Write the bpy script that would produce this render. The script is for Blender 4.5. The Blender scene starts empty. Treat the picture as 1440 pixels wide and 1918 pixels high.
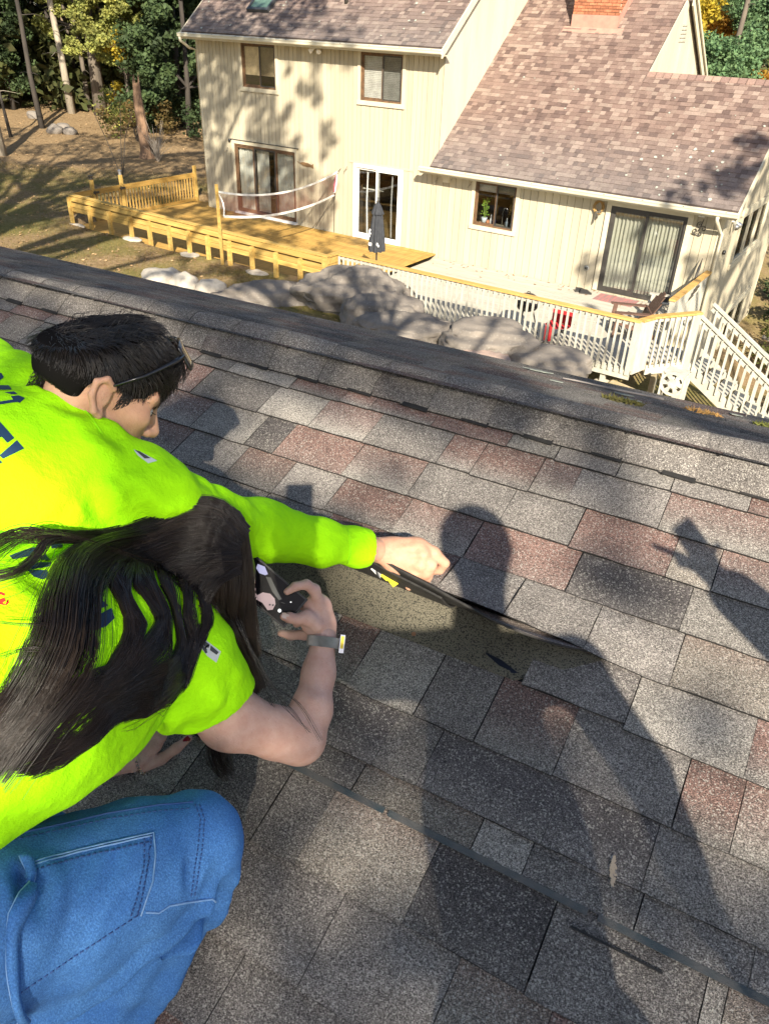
import bpy, bmesh, math, random
import numpy as np
from mathutils import Vector, Matrix, Quaternion
from mathutils.bvhtree import BVHTree
import mathutils.noise as mnoise

# World frame: X runs along the front wall of the cream house, Y towards it, Z up; the eye point is the origin.
scene = bpy.context.scene
COL = scene.collection

# ------------------------------------------------------------------ camera
cam = bpy.data.cameras.new("camera")
cam.sensor_fit = 'VERTICAL'
cam.sensor_height = 24.0
cam.lens = 24.0 * 1455.9 / 1918.0
cam.clip_start = 0.05
cam.clip_end = 400
cam_o = bpy.data.objects.new("camera", cam)
COL.objects.link(cam_o)
_yaw, _pitch, _roll = math.radians(33.42), math.radians(32.888), math.radians(2.277)
_fw = Vector((math.sin(0) , math.cos(_pitch), -math.sin(_pitch)))
_rt0 = Vector((1, 0, 0)); _up0 = Vector((0, math.sin(_pitch), math.cos(_pitch)))
_rt = math.cos(_roll) * _rt0 + math.sin(_roll) * _up0
_up = -math.sin(_roll) * _rt0 + math.cos(_roll) * _up0
_m = Matrix((_rt, _up, -_fw)).transposed()
# the house faces the viewer at an angle: turn the camera into the house's frame
cam_o.matrix_world = (Matrix.Rotation(_yaw, 3, 'Z') @ _m).to_4x4()
scene.camera = cam_o

# ------------------------------------------------------------------ light
LIGHT = Vector((-0.552, 0.645, -0.527)).normalized()      # the way the sunlight travels
world = bpy.data.worlds.new("World")
scene.world = world
world.use_nodes = True
_nt = world.node_tree
_sky = _nt.nodes.new("ShaderNodeTexSky")
_sky.sky_type = 'NISHITA'
_sky.sun_disc = False
_sky.sun_elevation = math.asin(-LIGHT.z)
_sky.sun_rotation = math.atan2(-LIGHT.x, -LIGHT.y)
_bg = _nt.nodes["Background"]
_bg.inputs[1].default_value = 0.086
_nt.links.new(_sky.outputs[0], _bg.inputs[0])
sun = bpy.data.lights.new("sun", 'SUN')
sun.energy = 5.0
sun.angle = math.radians(0.53)
sun.color = (1.0, 0.91, 0.75)
sun_o = bpy.data.objects.new("sun", sun)
sun_o.rotation_euler = LIGHT.to_track_quat('-Z', 'Y').to_euler()
sun_o.location = (-3, -20, 14)
COL.objects.link(sun_o)
vs = scene.view_settings
vs.view_transform = 'Standard'
vs.look = 'None'
vs.exposure = 1.27
vs.gamma = 1.0
vs.use_curve_mapping = False
scene.render.film_transparent = False
try:
    scene.cycles.max_bounces = 6
    scene.cycles.transparent_max_bounces = 12
    scene.cycles.use_denoising = True
except Exception:
    pass

# ------------------------------------------------------------------ materials
MATS = {}

def _base(name):
    m = bpy.data.materials.new(name); m.use_nodes = True
    nt = m.node_tree
    return m, nt, nt.nodes["Principled BSDF"]

def _coords(nt, scale=(1, 1, 1), kind='pos'):
    if kind == 'pos':
        src = nt.nodes.new("ShaderNodeNewGeometry").outputs["Position"]
    else:
        src = nt.nodes.new("ShaderNodeTexCoord").outputs["Object"]
    mp = nt.nodes.new("ShaderNodeMapping")
    mp.inputs["Scale"].default_value = scale
    nt.links.new(src, mp.inputs[0])
    return mp.outputs[0]

def _noise(nt, vec, scale, detail=3, rough=0.55):
    n = nt.nodes.new("ShaderNodeTexNoise")
    n.inputs["Scale"].default_value = scale
    n.inputs["Detail"].default_value = detail
    n.inputs["Roughness"].default_value = rough
    nt.links.new(vec, n.inputs["Vector"])
    return n.outputs["Fac"]

def _mixrgb(nt, fac, a, b, mode='MIX'):
    n = nt.nodes.new("ShaderNodeMix"); n.data_type = 'RGBA'; n.blend_type = mode
    n.clamp_factor = True
    for sock, v in ((n.inputs[0], fac), (n.inputs[6], a), (n.inputs[7], b)):
        if hasattr(v, 'is_linked') or hasattr(v, 'links'):
            nt.links.new(v, sock)
        elif isinstance(v, (int, float)):
            sock.default_value = v
        else:
            sock.default_value = (*v[:3], 1)
    return n.outputs[2]

def _ramp(nt, fac, stops):
    r = nt.nodes.new("ShaderNodeValToRGB")
    el = r.color_ramp.elements
    while len(el) < len(stops):
        el.new(0.5)
    for e, (p, c) in zip(el, stops):
        e.position = p
        e.color = (c, c, c, 1) if isinstance(c, (int, float)) else (*c, 1)
    nt.links.new(fac, r.inputs[0])
    return r.outputs[0]

def _bump(nt, bs, height, strength, dist=0.01):
    b = nt.nodes.new("ShaderNodeBump")
    b.inputs["Strength"].default_value = strength
    b.inputs["Distance"].default_value = dist
    nt.links.new(height, b.inputs["Height"])
    nt.links.new(b.outputs[0], bs.inputs["Normal"])

def mat(name, col, rough=0.75, col2=None, scale=6.0, stretch=(1, 1, 1), rnd=0.0, bump=0.0, bscale=60.0,
        metal=0.0, spec=0.35, detail=4, kind='pos', attr=None, lo=0.35, hi=0.65, coat=0.0, sheen=0.0, speck=None, trans=0.0):
    """col .. col2 blended by noise; rnd = value variation per object; attr = colour attribute that multiplies"""
    if name in MATS:
        return MATS[name]
    m, nt, bs = _base(name)
    vec = _coords(nt, stretch, kind)
    c2 = col2 or tuple(x * 0.72 for x in col)
    f = _ramp(nt, _noise(nt, vec, scale, detail), [(lo, 0.0), (hi, 1.0)])
    c = _mixrgb(nt, f, col, c2)
    if speck:                                   # (scale, colour, threshold, amount)
        v = nt.nodes.new("ShaderNodeTexNoise"); v.inputs["Scale"].default_value = speck[0]; v.inputs["Detail"].default_value = 1
        nt.links.new(_coords(nt, (1, 1, 1), kind), v.inputs["Vector"])
        sf = _ramp(nt, v.outputs["Fac"], [(speck[2], 0.0), (speck[2] + 0.06, speck[3])])
        c = _mixrgb(nt, sf, c, speck[1])
    if rnd:
        oi = nt.nodes.new("ShaderNodeObjectInfo")
        mr = nt.nodes.new("ShaderNodeMapRange")
        mr.inputs[3].default_value = 1 - rnd; mr.inputs[4].default_value = 1 + rnd
        nt.links.new(oi.outputs["Random"], mr.inputs[0])
        hs = nt.nodes.new("ShaderNodeHueSaturation")
        nt.links.new(mr.outputs[0], hs.inputs["Value"]); nt.links.new(c, hs.inputs["Color"])
        c = hs.outputs[0]
    if attr:
        at = nt.nodes.new("ShaderNodeAttribute"); at.attribute_name = attr
        c = _mixrgb(nt, 1.0, c, at.outputs["Color"], 'MULTIPLY')
    nt.links.new(c, bs.inputs["Base Color"])
    bs.inputs["Roughness"].default_value = rough
    bs.inputs["Metallic"].default_value = metal
    bs.inputs["Specular IOR Level"].default_value = spec
    if coat:
        bs.inputs["Coat Weight"].default_value = coat
    if sheen:
        bs.inputs["Sheen Weight"].default_value = sheen
    if bump:
        _bump(nt, bs, _noise(nt, vec, bscale, 5, 0.65), bump, 0.02)
    if trans:                                   # leaves: light comes through
        tr = nt.nodes.new("ShaderNodeBsdfTranslucent"); nt.links.new(c, tr.inputs[0])
        mx = nt.nodes.new("ShaderNodeMixShader"); mx.inputs[0].default_value = trans
        out = nt.nodes["Material Output"]
        nt.links.new(bs.outputs[0], mx.inputs[1]); nt.links.new(tr.outputs[0], mx.inputs[2]); nt.links.new(mx.outputs[0], out.inputs[0])
    MATS[name] = m
    return m

def glass(name, tint=(0.55, 0.6, 0.6), gloss=0.16):
    if name in MATS: return MATS[name]
    m = bpy.data.materials.new(name); m.use_nodes = True
    nt = m.node_tree; nt.nodes.clear()
    out = nt.nodes.new("ShaderNodeOutputMaterial")
    t = nt.nodes.new("ShaderNodeBsdfTransparent"); t.inputs[0].default_value = (*tint, 1)
    g = nt.nodes.new("ShaderNodeBsdfGlossy"); g.inputs["Roughness"].default_value = 0.03
    mx = nt.nodes.new("ShaderNodeMixShader"); mx.inputs[0].default_value = gloss
    nt.links.new(t.outputs[0], mx.inputs[1]); nt.links.new(g.outputs[0], mx.inputs[2])
    nt.links.new(mx.outputs[0], out.inputs[0])
    MATS[name] = m
    return m

# ------------------------------------------------------------------ objects
ORG = {}

def tag(o, label=None, cat=None, group=None, kind=None):
    if label: o["label"] = label
    if cat: o["category"] = cat
    if group: o["group"] = group
    if kind: o["kind"] = kind
    return o

def thing(name, loc, label, cat, group=None, kind=None):
    o = bpy.data.objects.new(name, None)
    o.empty_display_size = 0.1
    o.location = loc
    COL.objects.link(o)
    ORG[o.name] = Vector(loc)
    return tag(o, label, cat, group, kind)

def org(parent):
    return ORG.get(parent.name, Vector((0, 0, 0))) if parent else Vector((0, 0, 0))

def link_mesh(name, me, material, parent=None, loc=None, smooth=False):
    o = bpy.data.objects.new(name, me)
    if material is not None and len(me.materials) == 0:
        me.materials.append(material)
    COL.objects.link(o)
    if parent:
        o.parent = parent
        ORG[o.name] = org(parent)
    if loc is not None:
        o.location = Vector(loc)
    return o

class MB:
    """collects simple solids in world coordinates and links them as one mesh object"""
    def __init__(self):
        self.v = []; self.f = []; self.c = []
    def add(self, vs, fs, col=None):
        b = len(self.v)
        self.v.extend([tuple(x) for x in vs])
        for f in fs:
            self.f.append(tuple(i + b for i in f)); self.c.append(col)
        return self
    def box(self, x0, x1, y0, y1, z0, z1, col=None):
        v = [(x0, y0, z0), (x1, y0, z0), (x1, y1, z0), (x0, y1, z0), (x0, y0, z1), (x1, y0, z1), (x1, y1, z1), (x0, y1, z1)]
        return self.add(v, [(0, 3, 2, 1), (4, 5, 6, 7), (0, 1, 5, 4), (1, 2, 6, 5), (2, 3, 7, 6), (3, 0, 4, 7)], col)
    def hexa(self, b, t, col=None):
        """b, t: four bottom and four top corners, same winding"""
        return self.add(list(b) + list(t), [(0, 3, 2, 1), (4, 5, 6, 7), (0, 1, 5, 4), (1, 2, 6, 5), (2, 3, 7, 6), (3, 0, 4, 7)], col)
    def bar(self, a, b, w, h, up=(0, 0, 1), col=None):
        """rectangular bar from a to b, w across, h along up"""
        a = Vector(a); b = Vector(b); d = (b - a).normalized(); u = Vector(up)
        s = d.cross(u)
        if s.length < 1e-5: s = d.cross(Vector((0, 1, 0)))
        s.normalize(); u = s.cross(d)
        s *= w / 2; u *= h / 2
        return self.hexa([a - s - u, a + s - u, b + s - u, b - s - u], [a - s + u, a + s + u, b + s + u, b - s + u], col)
    def tube(self, pts, r, n=6, caps=True, col=None):
        pts = [Vector(p) for p in pts]
        rr = r if isinstance(r, (list, tuple)) else [r] * len(pts)
        rings = []
        prev = None
        for i, p in enumerate(pts):
            d = (pts[min(i + 1, len(pts) - 1)] - pts[max(i - 1, 0)]).normalized()
            if prev is None:
                s = d.orthogonal().normalized()
            else:
                s = (prev - d * prev.dot(d))
                s = s.normalized() if s.length > 1e-6 else d.orthogonal().normalized()
            prev = s
            t = d.cross(s)
            rings.append([p + (s * math.cos(a) + t * math.sin(a)) * rr[i] for a in (2 * math.pi * k / n for k in range(n))])
        vs = [q for r_ in rings for q in r_]
        fs = []
        for i in range(len(pts) - 1):
            for k in range(n):
                k2 = (k + 1) % n
                fs.append((i * n + k, i * n + k2, (i + 1) * n + k2, (i + 1) * n + k))
        if caps:
            fs.append(tuple(range(n - 1, -1, -1)))
            fs.append(tuple((len(pts) - 1) * n + k for k in range(n)))
        return self.add(vs, fs, col)
    def lathe(self, c, prof, n=16, axis=(0, 0, 1), col=None):
        """prof: (radius, height) from bottom to top about c"""
        ax = Vector(axis).normalized(); s = ax.orthogonal().normalized(); t = ax.cross(s)
        c = Vector(c); vs = []; fs = []
        for r, h in prof:
            for k in range(n):
                a = 2 * math.pi * k / n
                vs.append(c + ax * h + (s * math.cos(a) + t * math.sin(a)) * r)
        for i in range(len(prof) - 1):
            for k in range(n):
                k2 = (k + 1) % n
                fs.append((i * n + k, i * n + k2, (i + 1) * n + k2, (i + 1) * n + k))
        fs.append(tuple(range(n - 1, -1, -1))); fs.append(tuple((len(prof) - 1) * n + k for k in range(n)))
        return self.add(vs, fs, col)
    def mesh(self, name, origin=(0, 0, 0)):
        ox, oy, oz = origin
        me = bpy.data.meshes.new(name)
        me.from_pydata([(x - ox, y - oy, z - oz) for x, y, z in self.v], [], self.f)
        if any(c is not None for c in self.c):
            at = me.color_attributes.new("tint", 'FLOAT_COLOR', 'CORNER')
            data = np.ones((len(me.loops), 4), np.float32)
            i = 0
            for f, c in zip(self.f, self.c):
                if c is not None: data[i:i + len(f), :3] = c
                i += len(f)
            at.data.foreach_set("color", data.ravel())
        return me
    def build(self, name, material, parent=None, smooth=False):
        me = self.mesh(name, org(parent))
        if smooth:
            me.polygons.foreach_set("use_smooth", [True] * len(me.polygons))
        return link_mesh(name, me, material, parent)

_boxes = {}
def piece(name, size, centre, material, parent, rot=None, seed=None):
    """one board, brick or bar: a box that shares its mesh with all pieces of its size and material"""
    key = (tuple(round(s, 3) for s in size), material.name)
    me = _boxes.get(key)
    if me is None:
        x, y, z = (s / 2 for s in key[0])
        me = MB().box(-x, x, -y, y, -z, z).mesh(name)
        me.materials.append(material)
        _boxes[key] = me
    o = bpy.data.objects.new(name, me)
    COL.objects.link(o)
    o.parent = parent
    o.location = Vector(centre) - org(parent)
    if rot is not None:
        o.rotation_euler = rot
    return o

def poly_mesh(verts, faces, name):
    me = bpy.data.meshes.new(name)
    me.from_pydata([tuple(v) for v in verts], [], faces)
    return me

def np_mesh(name, verts, faces, smooth=True, tint=None):
    """verts (n,3), faces (m,3 or 4) arrays"""
    verts = np.asarray(verts, np.float32); faces = np.asarray(faces, np.int32)
    me = bpy.data.meshes.new(name)
    k = faces.shape[1]
    me.vertices.add(len(verts)); me.vertices.foreach_set("co", verts.ravel())
    me.loops.add(faces.size); me.loops.foreach_set("vertex_index", faces.ravel())
    me.polygons.add(len(faces))
    me.polygons.foreach_set("loop_start", np.arange(0, faces.size, k, dtype=np.int32))
    me.polygons.foreach_set("loop_total", np.full(len(faces), k, np.int32))
    me.polygons.foreach_set("use_smooth", np.full(len(faces), smooth))
    if tint is not None:
        at = me.color_attributes.new("tint", 'FLOAT_COLOR', 'POINT')
        d = np.ones((len(verts), 4), np.float32); d[:, :3] = tint
        at.data.foreach_set("color", d.ravel())
    me.update(); me.validate()
    return me

def smoothstep(a, b, x):
    t = np.clip((x - a) / (b - a), 0, 1)
    return t * t * (3 - 2 * t)

# ------------------------------------------------------------------ ground
R = random.Random(7)
rng = np.random.default_rng(11)

def ground_z(x, y):
    x = np.asarray(x, float); y = np.asarray(y, float)
    z = np.full(np.broadcast(x, y).shape, -5.75)
    # the yard falls away to the right past the boulders and along the house
    z = z - 2.25 * smoothstep(-11.5, -2.0, x)
    # a dug-out strip under the decks
    under = smoothstep(14.75, 15.25, y + 0.03 * (x + 21.6) * -1) * smoothstep(-21.75, -21.45, x) * (1 - smoothstep(20.5, 21.5, y))
    z = np.where(x < -4.6, z * (1 - under) + np.minimum(z, -6.45) * under, z)
    # the lawn climbs a little towards the woods
    far = np.clip(np.hypot(x + 18, (y - 14) * 0.8) - 8, 0, 60)
    left = 1 - smoothstep(-22, -19, x) * (1 - smoothstep(20.2, 21.5, y))
    z = z + left * (0.028 * far) * (x < -8)
    z = z + 0.05 * np.sin(x * 0.7 + 1.3) * np.cos(y * 0.55) + 0.03 * np.sin(x * 1.9) * np.sin(y * 1.7 + 0.5)
    return z

def build_ground():
    xs = np.unique(np.concatenate([np.arange(-90, -40, 2.0), np.arange(-40, 6, 0.25), np.arange(6, 90, 3.0), [-1500, -300, -150, 150, 300, 1500]]))
    ys = np.unique(np.concatenate([np.arange(-90, 2, 4.0), np.arange(2, 34, 0.25), np.arange(34, 90, 2.0), [-1500, -300, -150, 150, 300, 1500]]))
    X, Y = np.meshgrid(xs, ys, indexing='ij')
    Zg = ground_z(np.clip(X, -90, 90), np.clip(Y, -90, 90))
    v = np.stack([X, Y, Zg], -1).reshape(-1, 3)
    nx, ny = len(xs), len(ys)
    i, j = np.meshgrid(np.arange(nx - 1), np.arange(ny - 1), indexing='ij')
    a = (i * ny + j).ravel()
    f = np.stack([a, a + ny, a + ny + 1, a + 1], 1)
    me = np_mesh("ground", v, f)
    m, nt, bs = _base("lawn_and_leaf_litter")
    vec = _coords(nt)
    big = _ramp(nt, _noise(nt, vec, 0.55, 5, 0.6), [(0.40, 0.0), (0.60, 1.0)])
    fine = _ramp(nt, _noise(nt, vec, 9.0, 6, 0.7), [(0.32, 0.0), (0.68, 1.0)])
    grass = _mixrgb(nt, fine, (0.15, 0.135, 0.040), (0.25, 0.205, 0.085))
    litter = _mixrgb(nt, fine, (0.19, 0.125, 0.062), (0.36, 0.255, 0.145))
    near = _mixrgb(nt, big, grass, litter)
    # under the trees only leaf litter is left
    sep = nt.nodes.new("ShaderNodeSeparateXYZ"); nt.links.new(vec, sep.inputs[0])
    dist = nt.nodes.new("ShaderNodeMath"); dist.operation = 'MULTIPLY_ADD'
    nt.links.new(sep.outputs[0], dist.inputs[0]); dist.inputs[1].default_value = -0.55
    nt.links.new(sep.outputs[1], dist.inputs[2])
    wood = _ramp(nt, dist.outputs[0], [(0.0, 0.0), (1.0, 1.0)])
    mr = nt.nodes.new("ShaderNodeMapRange"); mr.inputs[1].default_value = 33.5; mr.inputs[2].default_value = 36.5
    nt.links.new(dist.outputs[0], mr.inputs[0])
    col = _mixrgb(nt, mr.outputs[0], near, litter)
    nt.links.new(col, bs.inputs["Base Color"])
    bs.inputs["Roughness"].default_value = 0.95
    bs.inputs["Specular IOR Level"].default_value = 0.1
    _bump(nt, bs, _noise(nt, vec, 22.0, 6, 0.75), 0.9, 0.05)
    o = link_mesh("ground", me, m)
    tag(o, "lawn with brown fallen leaves sloping round the house and deck", "ground", kind='structure')

build_ground()

# ------------------------------------------------------------------ materials of the house
SIDING = mat("cream_stained_siding", (0.49, 0.435, 0.315), 0.8, (0.405, 0.36, 0.27), 1.6, (2.2, 2.2, 0.22), rnd=0.075, bump=0.12, bscale=14, spec=0.2)
GABLE = mat("cream_painted_gable", (0.54, 0.495, 0.375), 0.8, (0.46, 0.42, 0.325), 1.4, (1.5, 1.5, 0.3), rnd=0.05, bump=0.08, bscale=14, spec=0.2)
BACK = mat("groove_shadow_board", (0.40, 0.35, 0.24), 0.9)
TRIM = mat("cream_trim", (0.58, 0.525, 0.39), 0.7, (0.51, 0.46, 0.34), 4, rnd=0.05)
GUTTER = mat("cream_gutter_metal", (0.60, 0.56, 0.43), 0.45, (0.48, 0.44, 0.34), 3, (0.4, 1, 1), spec=0.5)
WHITE = mat("white_vinyl", (0.82, 0.82, 0.80), 0.45, (0.74, 0.74, 0.72), 5)
DARKM = mat("bronze_door_frame", (0.055, 0.05, 0.045), 0.45, spec=0.5)
BROWNW = mat("brown_window_wood", (0.17, 0.095, 0.05), 0.6, (0.10, 0.06, 0.035), 9)
GLASS = glass("window_glass", (.93, .94, .94), .10)
GLASSD = glass("screened_glass", (0.72, 0.73, 0.73), 0.08)
SCREEN = mat("insect_screen", (0.17, 0.17, 0.165), 0.8)
BLIND = mat("white_blind_slats", (0.62, 0.60, 0.55), 0.7, rnd=0.03)
SHADE = mat("tan_roller_shade", (0.72, 0.55, 0.33), 0.8)
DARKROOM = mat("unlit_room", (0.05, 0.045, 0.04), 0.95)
CURT = mat("pale_curtain", (0.58, 0.57, 0.50), 0.85, (0.48, 0.47, 0.41), 5, (4, 4, 0.3))
IRON = mat("dark_iron", (0.05, 0.045, 0.04), 0.5, spec=0.5)
HSH = mat("house_shingle", (1, 1, 1), 0.95, (0.80, 0.80, 0.80), 30, bump=0.5, bscale=160, attr="tint", spec=0.15)
FACE_Y = 19.77

house = thing("house", (-12.0, FACE_Y, -7.9), "two storey cream house with brown shingle roofs and brick chimney behind the decks", "house")

def wall_boards(parent, axis, fixed, a0, a1, zlo, ztop, openings, pitch, material, face=-1, t=0.018):
    """vertical boards; axis 'x': wall in the plane y=fixed facing -y, axis 'y': plane x=fixed facing +x. ztop(a) gives the top edge"""
    edges = list(np.arange(a0, a1 + 1e-6, pitch))
    if a1 - edges[-1] > 0.03: edges.append(a1)
    else: edges[-1] = a1
    n = 0
    for e0, e1 in zip(edges[:-1], edges[1:]):
        cuts = [e0, e1]
        for (o0, o1, _, _) in openings:
            for q in (o0, o1):
                if e0 + 0.012 < q < e1 - 0.012: cuts.append(q)
        cuts.sort()
        for c0, c1 in zip(cuts[:-1], cuts[1:]):
            mid = (c0 + c1) / 2
            g0 = 0.006 if c0 == e0 else 0.0
            g1 = 0.006 if c1 == e1 else 0.0
            spans = [(zlo(mid) if callable(zlo) else zlo, ztop(mid))]
            for (o0, o1, oz0, oz1) in openings:
                if o0 - 1e-4 <= mid <= o1 + 1e-4:
                    nxt = []
                    for s0, s1 in spans:
                        if oz0 > s0: nxt.append((s0, min(oz0, s1)))
                        if oz1 < s1: nxt.append((max(oz1, s0), s1))
                    spans = nxt
            for s0, s1 in spans:
                if s1 - s0 < 0.05: continue
                w = c1 - c0 - g0 - g1
                cen = (c0 + g0 + c1 - g1) / 2
                if axis == 'x':
                    size = (w, t, s1 - s0); c = (cen, fixed - t / 2, (s0 + s1) / 2)
                else:
                    size = (t, w, s1 - s0); c = (fixed + t / 2, cen, (s0 + s1) / 2)
                dz = (ztop(c1) - ztop(c0))
                if abs(dz) < 1e-4:
                    piece("siding_board", size, c, material, parent)
                else:                                # raked top
                    mb = MB()
                    zb = s0
                    za, zc = s1 - dz / 2, s1 + dz / 2
                    lo0 = zlo(c0) if callable(zlo) and abs(s0 - zlo(mid)) < 1e-4 else s0
                    lo1 = zlo(c1) if callable(zlo) and abs(s0 - zlo(mid)) < 1e-4 else s0
                    y0, y1 = c0 + g0, c1 - g1
                    mb.add([(fixed, y0, lo0), (fixed + t, y0, lo0), (fixed + t, y1, lo1), (fixed, y1, lo1), (fixed, y0, za), (fixed + t, y0, za), (fixed + t, y1, zc), (fixed, y1, zc)],
                           [(0, 3, 2, 1), (4, 5, 6, 7), (0, 1, 5, 4), (1, 2, 6, 5), (2, 3, 7, 6), (3, 0, 4, 7)])
                    mb.build("siding_board", material, parent)
                n += 1
    return n

XL, XM, XR = -20.67, -11.75, -4.05
Z_UP, Z_LO = -0.90, -3.66
ZB = -8.2
OPEN_UP = [(-18.80, -17.46, -2.13, -0.98), (-14.38, -13.00, -2.15, -0.99)]
OPEN_LO = [(-19.33, -16.80, -5.80, -3.75), (-14.57, -12.86, -5.86, -3.79), (-10.52, -9.30, -4.88, -3.75), (-6.72, -4.85, -5.93, -3.85)]
wall_boards(house, 'x', FACE_Y, XL + 0.07, XM, -6.9, lambda a: Z_UP, OPEN_UP + OPEN_LO, 0.1524, SIDING)
wall_boards(house, 'x', FACE_Y, XM, XR - 0.08, -7.9, lambda a: Z_LO, OPEN_LO, 0.2032, SIDING)
UPZ = lambda y: -0.76 + 0.8 * (y - 19.3)          # upper roof surface
LOZ = lambda y: -3.5 + 0.8 * (y - 19.35)          # lower roof surface
def gable_top(y):
    return (UPZ(y) if y < 24.6 else UPZ(24.6) - 0.8 * (y - 24.6)) - 0.14
wall_boards(house, 'y', XM, FACE_Y, 29.4, lambda y: max(LOZ(y), -4.2) - 0.1 if y < 25 else -1.6, gable_top, [], 0.30, GABLE)
SIDE_OPEN = [(21.62, 24.7, -5.15, -3.98), (23.0, 25.4, -7.75, -6.75)]
LOW_RIDGE = 22.32
def side_top(y):
    return (LOZ(y) if y < LOW_RIDGE else LOZ(LOW_RIDGE) - 0.28 * (y - LOW_RIDGE)) - 0.16
wall_boards(house, 'y', XR, FACE_Y, 26.45, ZB, side_top, SIDE_OPEN, 0.2032, SIDING)

# backing, so that the grooves are closed
mb = MB()
def backing(mb, axis, fixed, a0, a1, z0, z1, opens):
    xs = sorted({a0, a1, *[q for o in opens for q in o[:2] if a0 < q < a1]})
    for c0, c1 in zip(xs[:-1], xs[1:]):
        spans = [(z0, z1)]
        for (o0, o1, oz0, oz1) in opens:
            if o0 <= (c0 + c1) / 2 <= o1:
                nxt = []
                for s0, s1 in spans:
                    if oz0 > s0: nxt.append((s0, min(s1, oz0)))
                    if oz1 < s1: nxt.append((max(s0, oz1), s1))
                spans = nxt
        for s0, s1 in spans:
            if s1 - s0 > 0.01:
                if axis == 'x': mb.box(c0, c1, fixed, fixed + 0.12, s0, s1)
                else: mb.box(fixed - 0.12, fixed, c0, c1, s0, s1)
backing(mb, 'x', FACE_Y + 0.003, XL, XM - 0.121, -7.9, Z_UP, OPEN_UP + OPEN_LO)
backing(mb, 'x', FACE_Y + 0.003, XM - 0.121, XR - 0.121, -8.2, Z_LO, OPEN_LO)
backing(mb, 'y', XR - 0.003, FACE_Y + 0.13, 26.4, ZB, -4.0, SIDE_OPEN)
mb.box(XL, XL + 0.12, FACE_Y + 0.13, 29.4, -7.9, Z_UP)
mb.box(XL + 0.01, XM - 0.05, 29.3, 29.42, -7.9, Z_UP)
mb.box(XM - 0.05, XR - 0.13, 26.3, 26.42, -8.2, -4.0)
# gable backings follow the roof slopes
for (x, top, ya, yb, yr, zlo) in ((XM - 0.003, gable_top, 19.9, 29.4, 24.6, -4.3), (XR - 0.003, side_top, 19.9, 26.4, LOW_RIDGE, -4.0)):
    pts = [(ya, zlo), (yb, zlo), (yb, top(yb)), (yr, top(yr)), (ya, top(ya))]
    n = len(pts)
    mb.add([(x - 0.1, y, z) for y, z in pts] + [(x, y, z) for y, z in pts],
           [tuple(range(n)), tuple(range(2 * n - 1, n - 1, -1))] + [(i, (i + 1) % n, n + (i + 1) % n, n + i) for i in range(n)])
mb.build("wall", BACK, house)
# corner boards
for (x0, x1, y0, y1, z0, z1) in ((XL - 0.02, XL + 0.07, FACE_Y - 0.03, FACE_Y + 0.1, -7.0, Z_UP), (XR - 0.08, XR + 0.025, FACE_Y - 0.028, FACE_Y - 0.002, -7.9, Z_LO + 0.05),
                                 (XR + 0.019, XR + 0.035, 26.35, 26.47, ZB, -2.6)):
    MB().box(x0, x1, y0, y1, z0, z1).build("corner_board", TRIM, house)

# ------------------------------------------------------------------ roofs
def roof_shingles(parent, x0, x1, ylo, yhi, zf, name="shingles", course=0.128, skip=None, seed=3, dark=1.0):
    """tabs of a shingle roof rising towards +y with slope 0.8, joined (each is a few pixels)"""
    r = random.Random(seed)
    mb = MB()
    sl = math.hypot(1, 0.8); dy = course / sl
    pal = [(0.205, 0.142, 0.120), (0.235, 0.165, 0.138), (0.170, 0.115, 0.098), (0.300, 0.225, 0.187), (0.140, 0.096, 0.084), (0.262, 0.188, 0.156), (0.22, 0.152, 0.127)]
    k = 0
    y = ylo
    ny, nz = -0.8 / sl, 1 / sl
    while y < yhi:
        y1 = min(y + dy * 1.25, yhi + 0.02)
        xa = x0 - r.uniform(0, 0.2)
        while xa < x1:
            w = r.choice((0.10, 0.13, 0.15, 0.18, 0.22))
            xb = min(xa + w, x1); xs = max(xa, x0)
            if xb - xs > 0.02 and not (skip and skip((xs + xb) / 2, y)):
                c = pal[r.choice((0, 0, 1, 1, 2, 3, 3, 4, 5, 6))]
                g = r.uniform(0.88, 1.1) * dark
                # old roofs go grey towards the gutter
                age = max(0.0, 1 - (y - ylo) / 1.6) * 0.45
                c = tuple(g * ((1 - age) * q + age * 0.17) for q in c)
                h0 = 0.012 + r.choice((0.0, 0.0, 0.007)); h1 = 0.004
                def P(x, yy, h): return (x, yy + ny * h, zf(yy) + nz * h)
                mb.hexa([P(xs + .002, y, 0), P(xb - .002, y, 0), P(xb - .002, y1, -0.004), P(xs + .002, y1, -0.004)],
                        [P(xs + .002, y, h0), P(xb - .002, y, h0), P(xb - .002, y1, h1), P(xs + .002, y1, h1)], c)
            xa += w
        y += dy; k += 1
    o = mb.build(name, HSH, parent)
    return tag(o, kind='stuff')

ROOFD = mat("roof_sheathing", (0.10, 0.075, 0.065), 0.95)
XU0, XU1 = -20.78, -11.56
roof_up = MB()
roof_up.hexa([(XU0, 19.3, UPZ(19.3) - .14), (XU1, 19.3, UPZ(19.3) - .14), (XU1, 24.6, UPZ(24.6) - .14), (XU0, 24.6, UPZ(24.6) - .14)],
             [(XU0, 19.3, UPZ(19.3) - .006), (XU1, 19.3, UPZ(19.3) - .006), (XU1, 24.6, UPZ(24.6) - .006), (XU0, 24.6, UPZ(24.6) - .006)])
roof_up.hexa([(XU0, 24.6, UPZ(24.6) - .14), (XU1, 24.6, UPZ(24.6) - .14), (XU1, 29.8, UPZ(19.4) - .14), (XU0, 29.8, UPZ(19.4) - .14)],
             [(XU0, 24.6, UPZ(24.6) - .006), (XU1, 24.6, UPZ(24.6) - .006), (XU1, 29.8, UPZ(19.4) - .006), (XU0, 29.8, UPZ(19.4) - .006)])
upper_roof = roof_up.build("roof", ROOFD, house)
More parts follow.
